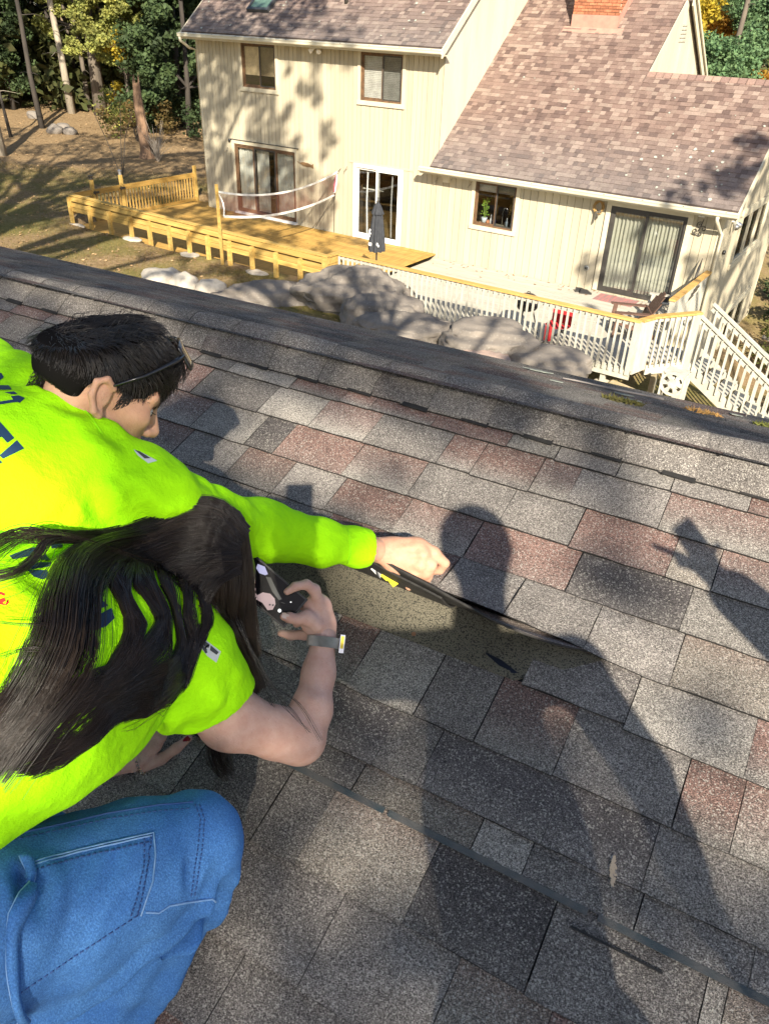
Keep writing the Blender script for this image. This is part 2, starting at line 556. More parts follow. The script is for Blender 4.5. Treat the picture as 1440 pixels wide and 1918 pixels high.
upper_roof["label"] = "upper brown shingle roof with a skylight"
roof_shingles(upper_roof, XU0, XU1, 19.3, 24.6, UPZ, seed=5)
XC0, XC1 = XM, -3.72
TRI = -7.30                                    # the taller part of the lower roof ends here
roof_lo = MB()
def slab(mb, x0, x1, y0, y1, zf0, zf1, t=.14):
    mb.hexa([(x0, y0, zf0 - t), (x1, y0, zf0 - t), (x1, y1, zf1 - t), (x0, y1, zf1 - t)], [(x0, y0, zf0 - .006), (x1, y0, zf0 - .006), (x1, y1, zf1 - .006), (x0, y1, zf1 - .006)])
slab(roof_lo, XC0, TRI, 19.35, 24.45, LOZ(19.35), LOZ(24.45))
slab(roof_lo, TRI + .001, XC1, 19.35, LOW_RIDGE, LOZ(19.35), LOZ(LOW_RIDGE))
slab(roof_lo, XC0, TRI + 0.12, 24.45, 27.4, LOZ(24.45), LOZ(24.45) - 0.72 * 2.95)
slab(roof_lo, TRI + .13, XC1, LOW_RIDGE, 26.8, LOZ(LOW_RIDGE), LOZ(LOW_RIDGE) - 0.28 * 4.48)
lower_roof = roof_lo.build("roof", ROOFD, house)
lower_roof["label"] = "long lower brown roof sweeping up past the chimney"
roof_shingles(lower_roof, XC0, TRI, 19.35, 24.45, LOZ, seed=8)
roof_shingles(lower_roof, TRI, XC1, 19.35, LOW_RIDGE, LOZ, seed=9)
# cap over the low ridge
cap = MB()
r = random.Random(2)
x = TRI + 0.02
while x < XC1:
    zz = LOZ(LOW_RIDGE)
    c = r.choice(((0.30, 0.20, 0.165), (0.36, 0.25, 0.2), (0.25, 0.165, 0.14)))
    for s, sl in ((-1, 0.8), (1, -0.28)):
        y1 = LOW_RIDGE + s * 0.13
        z1 = zz - (0.8 if s < 0 else 0.28) * 0.13
        a = [(x, LOW_RIDGE, zz + .012), (x + .22, LOW_RIDGE, zz + .012), (x + .22, y1, z1 + .012), (x, y1, z1 + .012)]
        b = [(p[0], p[1], p[2] + .014) for p in a]
        cap.hexa(a if s > 0 else a[::-1], b if s > 0 else b[::-1], c)
    x += 0.2
tag(cap.build("ridge_cap", HSH, lower_roof), kind='stuff')
# triangular gable of the taller part
tri = MB()
def tri_top(y): return (LOZ(y) if y < 24.45 else LOZ(24.45) - 0.72 * (y - 24.45))
pts = [(LOW_RIDGE - 0.15, LOZ(LOW_RIDGE - 0.15) - .05), (27.2, LOZ(LOW_RIDGE - .15) - .35), (27.2, tri_top(27.2) - .1), (24.45, tri_top(24.45) - .02)]
n = len(pts)
tri.add([(TRI - .1, y, z) for y, z in pts] + [(TRI + .004, y, z) for y, z in pts], [tuple(range(n)), tuple(range(2 * n - 1, n - 1, -1))] + [(i, (i + 1) % n, n + (i + 1) % n, n + i) for i in range(n)])
tri_o = tri.build("gable_wall", GABLE, house)
def tz(y): return tri_top(y) - 0.08
for y in np.arange(LOW_RIDGE - 0.1, 27.0, 0.3):          # its boards
    y0, y1 = y + .005, min(y + .295, 27.15)
    lo = LOZ(LOW_RIDGE) - 0.35
    if min(tz(y0), tz(y1)) - lo > 0.05:
        MB().hexa([(TRI + .006, y0, lo), (TRI + .02, y0, lo), (TRI + .02, y1, lo), (TRI + .006, y1, lo)], [(TRI + .006, y0, tz(y0) + .04), (TRI + .02, y0, tz(y0) + .04), (TRI + .02, y1, tz(y1) + .04), (TRI + .006, y1, tz(y1) + .04)]).build("siding_board", GABLE, tri_o)
# rake boards
def rake(x, ya, yb, f, w=.19, t=.035):
    MB().hexa([(x, ya, f(ya) - w), (x + t, ya, f(ya) - w), (x + t, yb, f(yb) - w), (x, yb, f(yb) - w)],
              [(x, ya, f(ya) + .012), (x + t, ya, f(ya) + .012), (x + t, yb, f(yb) + .012), (x, yb, f(yb) + .012)]).build("rake_board", TRIM, house)
rake(XU1 + .002, 19.26, 24.6, UPZ, .2, .04)
rake(XU0 - .042, 19.26, 24.6, UPZ, .2, .04)
rake(XC1 + .002, 19.3, LOW_RIDGE, LOZ, .2, .04)
rake(XC1 + .002, LOW_RIDGE, 26.8, lambda y: LOZ(LOW_RIDGE) - .28 * (y - LOW_RIDGE), .2, .04)
rake(TRI + .125, 24.45, 27.4, lambda y: LOZ(24.45) - .72 * (y - 24.45), .24, .04)
rake(TRI + .19, 24.45, 27.4, lambda y: LOZ(24.45) - .72 * (y - 24.45) + .02, .08, .04)
# lichen on the shingles
LICH = mat("pale_lichen", (0.30, 0.30, 0.26), 0.95, (0.40, 0.42, 0.36), 30)
mb = MB(); r = random.Random(4)
def disc_on(mb, x, y, zf, rad, r, n=7):
    sl = math.hypot(1, .8)
    c = Vector((x, y - .8 / sl * .021, zf(y) + .021 / sl))
    t = Vector((0, 1 / sl, .8 / sl))
    ring = []
    for k in range(n):
        a = 2 * math.pi * k / n; q = rad * r.uniform(.7, 1.2)
        ring.append(c + Vector((1, 0, 0)) * math.cos(a) * q + t * math.sin(a) * q)
    up = Vector((0, -.8 / sl, 1 / sl)) * .004
    mb.add(ring + [p + up for p in ring], [tuple(range(n, 2 * n))] + [(i, (i + 1) % n, n + (i + 1) % n, n + i) for i in range(n)])
for k in range(26):
    x = r.gauss(-5.6, .9); y = r.uniform(19.4, 20.6)
    if x < -3.9: disc_on(mb, x, y, LOZ, r.uniform(.015, .045), r)
for k in range(26):
    disc_on(mb, r.uniform(-11, -4), r.uniform(19.45, 22), LOZ, r.uniform(.012, .03), r)
tag(mb.build("lichen", LICH, lower_roof), kind='stuff')
mb = MB()
for k in range(44):
    disc_on(mb, r.uniform(-20.5, -11.8), r.uniform(19.4, 21), UPZ, r.uniform(.012, .04), r)
tag(mb.build("lichen", LICH, upper_roof), kind='stuff')

# gutters, fascia, downspouts
def gutter(x0, x1, y, z):
    g = MB()
    prof = [(0, 0), (-.02, .0), (-.085, -.035), (-.085, -.10), (-.06, -.125), (0, -.125)]
    n = len(prof)
    v = [(x0, y + a, z + b) for a, b in prof] + [(x1, y + a, z + b) for a, b in prof]
    g.add(v, [(i, (i + 1) % n, n + (i + 1) % n, n + i) for i in range(1, n)] + [tuple(range(n)), tuple(range(2 * n - 1, n - 1, -1))])
    o = g.build("gutter", GUTTER, house)
    lip = MB().box(x0 - .004, x1 + .004, y - .094, y - .078, z - .04, z - .022).build("gutter_lip", GUTTER, o)
    MB().box(x0, x1, y + .001, y + .03, z - .17, z - .005).build("fascia", TRIM, house)
    MB().box(x0, x1, y + .031, FACE_Y - .02, z - .155, z - .135).build("soffit", TRIM, house)
    for xx in np.arange(x0 + .5, x1 - .2, .95):
        MB().box(xx, xx + .02, y - .09, y - .002, z - .02, z - .012).build("gutter_bracket", IRON, o)
gutter(XU0 - .12, XU1 + .02, 19.29, -.79)
gutter(XM - .32, XC1 + .03, 19.34, -3.53)
MB().tube([(-20.82, 19.24, -.91), (-20.82, 19.24, -1.0), (-20.72, 19.5, -1.2), (-20.735, FACE_Y + .02, -1.26), (-20.735, FACE_Y + .05, -6.6)], .042, 8).build("downspout", GUTTER, house, True)
MB().tube([(-4.12, 19.29, -3.66), (-4.12, 19.3, -3.74), (-4.085, 19.6, -3.98), (-4.03, 19.73, -4.1), (-4.03, 19.725, -7.7)], .042, 8).build("downspout", GUTTER, house, True)

# ------------------------------------------------------------------ chimney of separate bricks
BRICK = mat("red_brick", (0.42, 0.165, 0.085), 0.9, (0.30, 0.11, 0.06), 14, rnd=.28, bump=.25, bscale=90)
MORTAR = mat("pale_mortar", (0.52, 0.36, 0.25), 0.95)
FLASH = mat("red_painted_flashing", (0.47, 0.235, 0.18), 0.6, (0.40, 0.19, 0.15), 6)
CX0, CX1, CY0, CY1 = -10.0, -8.72, 23.42, 24.3
CB = LOZ(CY0) - .1
chim = MB().box(CX0 + .012, CX1 - .012, CY0 + .012, CY1 - .012, CB, 2.3).build("chimney", MORTAR, house)
fl = MB()
zt = CB + .40
fl.box(CX0 - .012, CX1 + .012, CY0 - .014, CY0 + .03, CB, zt)
fl.hexa([(CX1 - .03, CY0 + .031, CB), (CX1 + .014, CY0 + .031, CB), (CX1 + .014, CY1, LOZ(CY1) - .1), (CX1 - .03, CY1, LOZ(CY1) - .1)],
        [(CX1 - .03, CY0 + .031, zt), (CX1 + .014, CY0 + .031, zt), (CX1 + .014, CY1, LOZ(CY1) + .3), (CX1 - .03, CY1, LOZ(CY1) + .3)])
fl.hexa([(CX0 - .2, CY0 - .16, LOZ(CY0 - .16) + .012), (CX1 + .2, CY0 - .16, LOZ(CY0 - .16) + .012), (CX1 + .2, CY0, LOZ(CY0) + .012), (CX0 - .2, CY0, LOZ(CY0) + .012)],
        [(CX0 - .2, CY0 - .16, LOZ(CY0 - .16) + .018), (CX1 + .2, CY0 - .16, LOZ(CY0 - .16) + .018), (CX1 + .2, CY0, LOZ(CY0) + .018), (CX0 - .2, CY0, LOZ(CY0) + .018)])
fl.build("flashing", FLASH, chim)
bl, bh, jt = .203, .057, .012
rows = 9
for k in range(rows):
    z = zt + .005 + k * (bh + jt) + bh / 2
    off = 0 if k % 2 else (bl + jt) / 2
    x = CX0 + off
    cuts = ([CX0] if off else []) + list(np.arange(x, CX1 - .02, bl + jt))
    for i, xs in enumerate(cuts):
        xe = min((x - jt) if (off and i == 0) else xs + bl, CX1)
        if xe - xs > .03:
            piece("brick", (xe - xs, .03, bh), ((xs + xe) / 2, CY0 + .005, z), BRICK, chim)
    y = CY0 + .03 + (0 if off else (bl + jt) / 2)
    while y < CY1 - .05:
        ye = min(y + bl, CY1)
        if z > LOZ((y + ye) / 2) + .2:
            piece("brick", (.03, ye - y, bh), (CX1 - .005, (y + ye) / 2, z), BRICK, chim)
        y += bl + jt
# skylight, vent
sk = MB()
def onup(x, y, h): 
    s = math.hypot(1, .8); return (x, y - .8 / s * h, UPZ(y) + h / s)
def slope_box(mb, x0, x1, y0, y1, h0, h1):
    return mb.hexa([onup(x0, y0, h0), onup(x1, y0, h0), onup(x1, y1, h0), onup(x0, y1, h0)], [onup(x0, y0, h1), onup(x1, y0, h1), onup(x1, y1, h1), onup(x0, y1, h1)])
x0, x1, y0, y1 = -18.66, -17.85, 19.98, 21.0
for a in ((x0, x1, y0, y0 + .07), (x0, x1, y1 - .07, y1), (x0, x0 + .07, y0 + .07, y1 - .07), (x1 - .07, x1, y0 + .07, y1 - .07)):
    slope_box(sk, *a, .0, .11)
sk_o = sk.build("skylight", mat("dark_skylight_frame", (.05, .055, .06), .5, spec=.5), house)
slope_box(MB(), x0 + .07, x1 - .07, y0 + .07, y1 - .07, .06, .085).build("pane", mat("green_sky_glass", (.10, .17, .13), .08, spec=.8), sk_o)
MB().tube([onup(-15.35, 20.36, 0), (onup(-15.35, 20.36, 0)[0], onup(-15.35, 20.36, 0)[1], UPZ(20.36) + .28)], .05, 10).build("vent_pipe", IRON, house, True)

# ------------------------------------------------------------------ windows and doors
def frame(name, mb_mat, x0, x1, z0, z1, w, y0, y1, parent):
    m = MB()
    m.box(x0, x1, y0, y1, z1 - w, z1); m.box(x0, x1, y0, y1, z0, z0 + w)
    m.box(x0, x0 + w, y0, y1, z0 + w, z1 - w); m.box(x1 - w, x1, y0, y1, z0 + w, z1 - w)
    return m.build(name, mb_mat, parent)

def casing(parent, x0, x1, z0, z1, sides=.10, top=.11, bottom=.11, m=TRIM):
    y0, y1 = FACE_Y - .048, FACE_Y - .0195
    MB().box(x0 - sides, x1 + sides, y0 - .004, y1, z1, z1 + top).build("casing", m, parent)
    if bottom: MB().box(x0 - sides, x1 + sides, y0 - .012, y1, z0 - bottom, z0).build("casing", m, parent)
    MB().box(x0 - sides, x0, y0, y1, z0, z1).build("casing", m, parent)
    MB().box(x1, x1 + sides, y0, y1, z0, z1).build("casing", m, parent)
    MB().box(x0 - sides - .05, x1 + sides + .05, y0 - .02, y1, z1 + top + .002, z1 + top + .02).build("drip_cap", DARKM if m is TRIM else m, parent)

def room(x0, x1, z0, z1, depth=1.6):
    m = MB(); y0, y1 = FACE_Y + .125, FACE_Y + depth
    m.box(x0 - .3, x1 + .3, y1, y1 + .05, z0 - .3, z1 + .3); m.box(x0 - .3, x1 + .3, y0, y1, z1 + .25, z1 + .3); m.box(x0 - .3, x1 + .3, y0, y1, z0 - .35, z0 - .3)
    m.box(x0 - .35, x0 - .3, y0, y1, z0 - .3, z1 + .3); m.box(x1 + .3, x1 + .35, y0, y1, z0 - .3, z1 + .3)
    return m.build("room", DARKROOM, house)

def blind(parent, x0, x1, z0, z1, y, material=BLIND, slat=.042):
    z = z1
    m = MB()
    while z - slat > z0:
        m.hexa([(x0, y, z - slat), (x1, y, z - slat), (x1, y + .004, z - slat), (x0, y + .004, z - slat)], [(x0, y + .014, z - .004), (x1, y + .014, z - .004), (x1, y + .018, z - .004), (x0, y + .018, z - .004)])
        z -= slat
    return m.build("blind", material, parent)

def curtain(parent, x0, x1, z0, z1, y, amp=.03, per=.11, material=CURT):
    n = int((x1 - x0) / .018); v = []; f = []
    for i in range(n + 1):
        x = x0 + (x1 - x0) * i / n
        yy = y + amp * (math.sin(x * 2 * math.pi / per) + .4 * math.sin(x * 2 * math.pi / per * .37 + 1))
        v += [(x, yy, z0), (x, yy, z1)]
    for i in range(n):
        f.append((2 * i, 2 * i + 2, 2 * i + 3, 2 * i + 1))
    m = MB(); m.add(v, f)
    return m.build("curtain", material, parent, True)

def slider_window(x0, x1, z0, z1, name="window", left=None, fm=BROWNW):
    w = frame(name, fm, x0, x1, z0, z1, .045, FACE_Y - .02, FACE_Y + .06, house)
    casing(w, x0, x1, z0, z1)
    xm = (x0 + x1) / 2
    frame("sash", fm, x0 + .047, xm + .03, z0 + .047, z1 - .047, .035, FACE_Y + .012, FACE_Y + .04, w)
    frame("sash", DARKM, xm + .032, x1 - .047, z0 + .047, z1 - .047, .03, FACE_Y - .012, FACE_Y + .008, w)
    MB().box(x0 + .08, xm, FACE_Y + .02, FACE_Y + .026, z0 + .08, z1 - .08).build("pane", GLASS, w)
    MB().box(xm + .06, x1 - .075, FACE_Y - .004, FACE_Y + .002, z0 + .075, z1 - .075).build("pane", GLASSD, w)
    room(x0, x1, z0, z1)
    return w, xm
w1, xm = slider_window(*OPEN_UP[0])
MB().box(-18.74, -17.52, FACE_Y + .066, FACE_Y + .072, -1.80, -1.03).build("roller_shade", SHADE, w1)
w2, xm = slider_window(*OPEN_UP[1])
blind(w2, -14.32, -13.06, -2.12, -1.03, FACE_Y + .066)
w3, xm = slider_window(*OPEN_LO[2])
blind(w3, -10.46, -9.36, -4.02, -3.8, FACE_Y + .07, slat=.03)
MB().box(-10.5, -9.32, FACE_Y + .127, FACE_Y + .42, -4.90, -4.86).build("window_ledge", TRIM, w3)

# left glazed door: three panels
x0, x1, z0, z1 = OPEN_LO[0]
d1 = frame("patio_door", BROWNW, x0, x1, z0, z1, .055, FACE_Y - .02, FACE_Y + .08, house)
d1["label"] = "wide brown framed patio door with pale curtains"
casing(d1, x0, x1, z0, z1, .09, .10, 0)
xs = [x0 + .055, -18.52, -17.63, x1 - .055]
for a, b, dark in zip(xs[:-1], xs[1:], (0, 1, 0)):
    frame("sash", DARKM if dark else BROWNW, a, b, z0 + .06, z1 - .06, .05, FACE_Y + .0, FACE_Y + .04, d1)
    MB().box(a + .05, b - .05, FACE_Y + .016, FACE_Y + .022, z0 + .11, z1 - .11).build("pane", GLASS, d1)
    if not dark: curtain(d1, a + .02, b - .02, z0 + .05, z1 - .05, FACE_Y + .10)
    else: curtain(d1, a + .02, b - .4, z0 + .05, z1 - .05, FACE_Y + .14)
MB().box(xs[2] - .045, xs[2] - .02, FACE_Y - .03, FACE_Y - .002, -4.9, -4.6).build("handle", IRON, d1)
MB().box(x0 - .05, x1 + .05, FACE_Y - .14, FACE_Y - .02, z0 - .06, z0 - .002).build("sill", WHITE, d1)
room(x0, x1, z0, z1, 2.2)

# white sliding door
x0, x1, z0, z1 = OPEN_LO[1]
d2 = frame("sliding_door", WHITE, x0, x1, z0, z1, .085, FACE_Y - .06, FACE_Y + .06, house)
d2["label"] = "white framed sliding glass door behind the closed umbrella"
xm = (x0 + x1) / 2 - .02
frame("sash", WHITE, x0 + .09, xm + .05, z0 + .088, z1 - .088, .06, FACE_Y + .0, FACE_Y + .04, d2)
frame("sash", WHITE, xm - .03, x1 - .09, z0 + .09, z1 - .09, .055, FACE_Y - .045, FACE_Y - .004, d2)
MB().box(x0 + .15, xm - .01, FACE_Y + .016, FACE_Y + .022, z0 + .148, z1 - .148).build("pane", GLASS, d2)
MB().box(xm + .026, x1 - .146, FACE_Y - .03, FACE_Y - .024, z0 + .146, z1 - .146).build("pane", GLASSD, d2)
for xx in (x0 + .42, x1 - .42):
    MB().tube([(xx, FACE_Y + .09, z1 - .2), (xx - .02, FACE_Y + .09, -4.8), (xx + .01, FACE_Y + .09, z0 + .15)], .022, 5).build("cloth_strip", WHITE, d2)
MB().box(x0 + .1, xm, FACE_Y + .3, FACE_Y + .32, -4.52, -4.49).build("table_edge", CURT, d2)
MB().box(x1 - .085, x1 - .05, FACE_Y - .1, FACE_Y - .061, -4.95, -4.75).build("handle", WHITE, d2)
MB().box(x0 - .2, x1 + .35, FACE_Y - .035, FACE_Y - .0195, z1 + .003, z1 + .06).build("head_board", SIDING, d2)
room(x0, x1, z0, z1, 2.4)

# right glazed door, dark frame
x0, x1, z0, z1 = OPEN_LO[3]
d3 = frame("sliding_door", DARKM, x0, x1, z0, z1, .06, FACE_Y - .03, FACE_Y + .07, house)
d3["label"] = "dark framed sliding glass door with white curtains at the right end"
casing(d3, x0, x1, z0, z1, .12, .13, 0)
xm = (x0 + x1) / 2 - .05
frame("sash", DARKM, x0 + .06, xm + .06, z0 + .06, z1 - .06, .07, FACE_Y - .025, FACE_Y + .0, d3)
frame("sash", DARKM, xm - .0, x1 - .06, z0 + .06, z1 - .06, .045, FACE_Y + .01, FACE_Y + .04, d3)
MB().box(x0 + .13, xm - .01, FACE_Y - .015, FACE_Y - .009, z0 + .13, z1 - .13).build("pane", glass("sliding_glass", (.88, .89, .87), .12), d3)
MB().box(xm + .045, x1 - .105, FACE_Y + .022, FACE_Y + .028, z0 + .105, z1 - .105).build("pane", MATS["sliding_glass"], d3)
curtain(d3, x0 + .03, xm + .05, z0 + .03, z1 - .03, FACE_Y + .13, .03, .10)
curtain(d3, xm + .06, x1 - .03, z0 + .03, z1 - .03, FACE_Y + .13, .03, .09)
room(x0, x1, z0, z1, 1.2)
# windows in the right-hand wall
def side_frame(name, m, y0, y1, z0, z1, w, xa, xb):
    q = MB()
    q.box(xa, xb, y0, y1, z1 - w, z1); q.box(xa, xb, y0, y1, z0, z0 + w); q.box(xa, xb, y0, y0 + w, z0 + w, z1 - w); q.box(xa, xb, y1 - w, y1, z0 + w, z1 - w)
    return q.build(name, m, house)
for (y0, y1, z0, z1) in SIDE_OPEN:
    s = side_frame("window", TRIM, y0, y1, z0, z1, .07, XR - .05, XR + .045)
    s["label"] = "window in the shaded right hand wall"
    MB().box(XR - .02, XR - .012, y0 + .07, y1 - .07, z0 + .07, z1 - .07).build("pane", GLASSD, s)
    k = 2 if z0 > -6 else 1
    for i in range(1, k + 1):
        yy = y0 + (y1 - y0) * i / (k + 1)
        MB().box(XR - .03, XR + .04, yy - .05, yy + .05, z0 + .07, z1 - .07).build("mullion", TRIM, s)
    MB().box(XR + .019, XR + .06, y0 - .15, y1 + .15, z1 + .001, z1 + .14).build("casing", TRIM, s)
    MB().box(XR + .019, XR + .06, y0 - .15, y1 + .15, z0 - .14, z0 - .001).build("casing", TRIM, s)
    MB().box(XR - .9, XR - .85, y0 - .2, y1 + .2, z0 - .2, z1 + .2).build("room", DARKROOM, s)

# louvre of the triangular gable
lv = MB()
for k in range(5):
    lv.box(TRI + .022, TRI + .035, 24.35 - .02 * k, 24.75 + .02 * k, -.12 - k * .09, -.08 - k * .09)
lv.build("gable_louvre", mat("grey_louvre", (.45, .42, .34), .7), house)

# ------------------------------------------------------------------ yellow timber deck
PINE = mat("new_yellow_pine", (0.47, 0.295, 0.08), 0.72, (0.35, 0.20, 0.05), 3.5, (6, .7, 6), rnd=.13, bump=.08, bscale=20)
PINEX = mat("new_yellow_pine_rail", (0.52, 0.35, 0.105), 0.72, (0.38, 0.235, 0.062), 3.0, (.5, 6, 6), rnd=.12, bump=.06, bscale=20)
OLDW = mat("chalky_white_paint", (0.47, 0.455, 0.39), 0.8, (0.39, 0.37, 0.31), 5, (2, 2, .6), rnd=.06, bump=.1, bscale=30)
OLDF = mat("worn_white_floor_paint", (0.45, 0.425, 0.36), 0.85, (0.34, 0.31, 0.25), 4, (.6, 6, 3), rnd=.08, bump=.1, bscale=30, lo=.45, hi=.75)
FY, FW = -5.87, -5.97          # floor heights
def fy(x): return 15.0 - .028 * (x + 21.6)     # outer line of the yellow rail

deck = thing("timber_deck", (-16.6, 17.3, -6.4), "new yellow pine deck with low board railing beside the lawn", "deck")
bw = .140
y = 15.05
k = 0
rr = random.Random(5)
while y < FACE_Y - .06:
    y1 = min(y + bw, FACE_Y - .03)
    # two lengths per row, staggered joint
    j = -16.5 + (1.2 if k % 2 else -1.4)
    piece("deck_board", (j - .003 + 21.62, y1 - y - .006, .03), ((-21.62 + j - .003) / 2, (y + y1) / 2, FY - .015), PINE, deck)
    piece("deck_board", (-11.62 - j - .003, y1 - y - .006, .03), ((j + .003 - 11.62) / 2, (y + y1) / 2, FY - .015), PINE, deck)
    y += bw; k += 1
for y in np.arange(FACE_Y + .05, 20.2, bw):
    piece("deck_board", (.84, bw - .006, .03), (-21.2, y, FY - .015), PINE, deck)
MB().box(-21.64, -11.62, 15.06, 15.10, FY - .25, FY - .032).build("rim_joist", PINEX, deck)
MB().box(-21.66, -21.63, 15.06, 20.2, FY - .25, FY - .032).build("rim_joist", PINEX, deck)
for x in np.arange(-21.2, -11.8, .8):
    MB().box(x, x + .04, 15.11, 19.7, FY - .22, FY - .033).build("joist", PINEX, deck)

rail = thing("deck_railing", (-16.6, 14.9, -5.8), "yellow pine board railing with wide cap and outside posts along the lawn", "railing")
XR0, XR1 = -21.6, -11.62
def front_bar(name, z, h, dy, w, m=PINEX, xa=XR0, xb=XR1):
    n = 3
    for i in range(n):
        a = xa + (xb - xa) * i / n + .002; b = xa + (xb - xa) * (i + 1) / n - .002
        MB().bar((a, fy(a) + dy, z), (b, fy(b) + dy, z), w, h).build(name, m, rail)
front_bar("rail_cap", -4.955, .032, .02, .145)
front_bar("rail_board", -5.055, .125, -.036, .03)
front_bar("rail_board", -5.225, .118, -.036, .03)
front_bar("rail_board", -5.355, .118, -.036, .03)
front_bar("rail_board", -5.225, .14, .075, .03)
for x in (-21.52, -20.6, -19.68, -18.75, -17.95, -17.12, -16.35, -15.62, -14.82, -14.02, -13.2, -12.4):
    g = float(ground_z(x, fy(x) - .12)) - .15
    MB().box(x - .045, x + .045, fy(x) - .14, fy(x) - .052, g, -5.13 if x > -21 else -5.0).build("post", PINEX, rail)
x = XR1
MB().box(x - .09, x + .01, fy(x) - .10, fy(x) + .0, -6.6, -4.975).build("post", PINEX, rail)
# return to the white railing
for z, h in ((-5.08, .14), (-5.235, .14), (-5.39, .14), (-5.545, .14)):
    MB().bar((x - .002, fy(x) + .002, z), (x - .002, 15.30, z), .03, h).build("rail_board", PINEX, rail)
MB().bar((x - .02, fy(x) + .09, -4.957), (x - .02, 15.28, -4.957), .14, .03).build("rail_cap", PINEX, rail)

# left-hand railing with balusters
side = thing("deck_railing", (-21.68, 17.6, -5.9), "yellow pine baluster railing with dark latch at the far end of the deck", "railing")
xs = -21.70
for yy in (15.92, 17.02, 20.15):
    ztop = -4.66 if yy < 20 else -4.74
    MB().box(xs - .045, xs + .045, yy - .045, yy + .045, -6.6, ztop).build("post", PINEX, side)
for a, b in ((15.08, 15.87), (15.97, 16.97), (17.07, 20.1)):
    MB().bar((xs, a, -5.03), (xs, b, -5.03), .035, .15).build("rail_board", PINE, side)
    if a > 15.5:
        MB().bar((xs, a, FY + .05), (xs, b, FY + .05), .035, .10).build("rail_board", PINE, side)
        n = int((b - a) / .125)
        for i in range(n):
            yy = a + (b - a) * (i + .5) / n
            piece("baluster", (.032, .036, .74), (xs, yy, -5.475), PINE, side)
    else:
        for z in (-5.2, -5.34, -5.48): MB().bar((xs, a, z), (xs, b, z), .03, .12).build("rail_board", PINE, side)
for yy in (16.0, 17.0):
    MB().box(xs + .046, xs + .075, yy - .1, yy + .1, -5.07, -5.01).tube([(xs + .06, yy - .05, -5.1), (xs + .06, yy - .05, -4.98)], .018).build("latch", IRON, side)
MB().tube([(xs, 15.92, -4.66), (xs, 15.92, -4.62)], .07, 10).tube([(xs, 15.92, -4.62), (xs, 15.92, -4.55)], [.05, .09], 10).build("post_lamp", IRON, side)
MB().tube([(xs, 17.02, -4.66), (xs, 17.02, -4.55)], .045, 10).tube([(xs, 17.02, -4.55), (xs, 17.02, -4.5)], [.07, .02], 10).build("post_lamp", mat("grey_metal", (.35, .35, .36), .4, metal=.6), side)
for z in np.arange(-5.0, FY, .14):
    MB().bar((xs + .05, 20.13, z), (-20.66, 19.86, z), .03, .132).build("rail_board", PINE, side)

# ------------------------------------------------------------------ old white deck and railing
wdeck = thing("painted_deck", (-7.8, 17.4, -6.6), "old white painted deck floor with scattered leaves under the kitchen window", "deck")
y = 15.12; k = 0
while y < FACE_Y - .04:
    y1 = min(y + .14, FACE_Y - .025)
    j = -8.0 + (1.5 if k % 2 else -1.2)
    xe = -4.14
    piece("deck_board", (j - .003 + 11.58, y1 - y - .007, .03), ((-11.58 + j - .003) / 2, (y + y1) / 2, FW - .015), OLDF, wdeck)
    piece("deck_board", (xe - j - .003, y1 - y - .007, .03), ((j + .003 + xe) / 2, (y + y1) / 2, FW - .015), OLDF, wdeck)
    y += .14; k += 1
y = 15.75
while y < 16.9:                      # the corner by the stairs
    xe = -4.13 + (y + .07 - 15.6) * .78
    piece("deck_board", (min(xe, -3.45) + 4.13, .133, .03), ((-4.13 + min(xe, -3.45)) / 2, y + .07, FW - .0155), OLDF, wdeck)
    y += .14
MB().box(-11.6, -4.15, 15.09, 15.12, FW - .22, FW - .03).build("rim_joist", OLDW, wdeck)
for x in np.arange(-11.2, -4.3, .9):
    MB().box(x, x + .04, 15.13, 19.7, FW - .22, FW - .034).build("joist", OLDW, wdeck)
CONC = mat("pale_concrete", (.62, .57, .46), .95, (.48, .43, .34), 9, bump=.3, bscale=60)
MB().box(-4.76, -4.66, 15.16, 15.26, -6.5, FW - .22).build("post", OLDW, wdeck)
MB().lathe((-4.71, 15.21, -7.0), [(.2, 0), (.2, .55), (.17, .6), (.12, .61)], 14).build("pier", CONC, wdeck, True)
MB().box(-3.92, -3.82, 15.9, 16.0, -7.3, FW - .05).build("post", mat("weathered_post", (.42, .35, .22), .9), wdeck)

wrail = thing("deck_railing", (-7.8, 15.1, -6.1), "long white baluster railing with yellow pine cap above the boulders", "railing")
ZR = -4.95
XA, XB = -11.55, -4.20
CAPW = mat("honey_pine_cap", (0.62, 0.38, 0.12), .7, (0.45, 0.25, 0.07), 3, (.5, 5, 5), rnd=.1)
for a, b in ((XA, -7.9), (-7.895, XB + .05)):
    MB().bar((a, 15.13, ZR - .02), (b, 15.13, ZR - .02), .145, .038).build("rail_cap", CAPW, wrail)
MB().bar((XA, 15.12, ZR - .085), (XB, 15.12, ZR - .085), .035, .085).build("top_rail", OLDW, wrail)
n = int((XB - XA) / .131)
for i in range(n + 1):
    x = XA + .02 + i * .131
    if x < XB - .03:
        piece("baluster", (.04, .036, 1.06), (x, 15.07, ZR - .585), OLDW, wrail)
MB().box(XB - .05, XB + .05, 15.06, 15.16, ZR - 1.14, ZR - .04).build("post", OLDW, wrail)
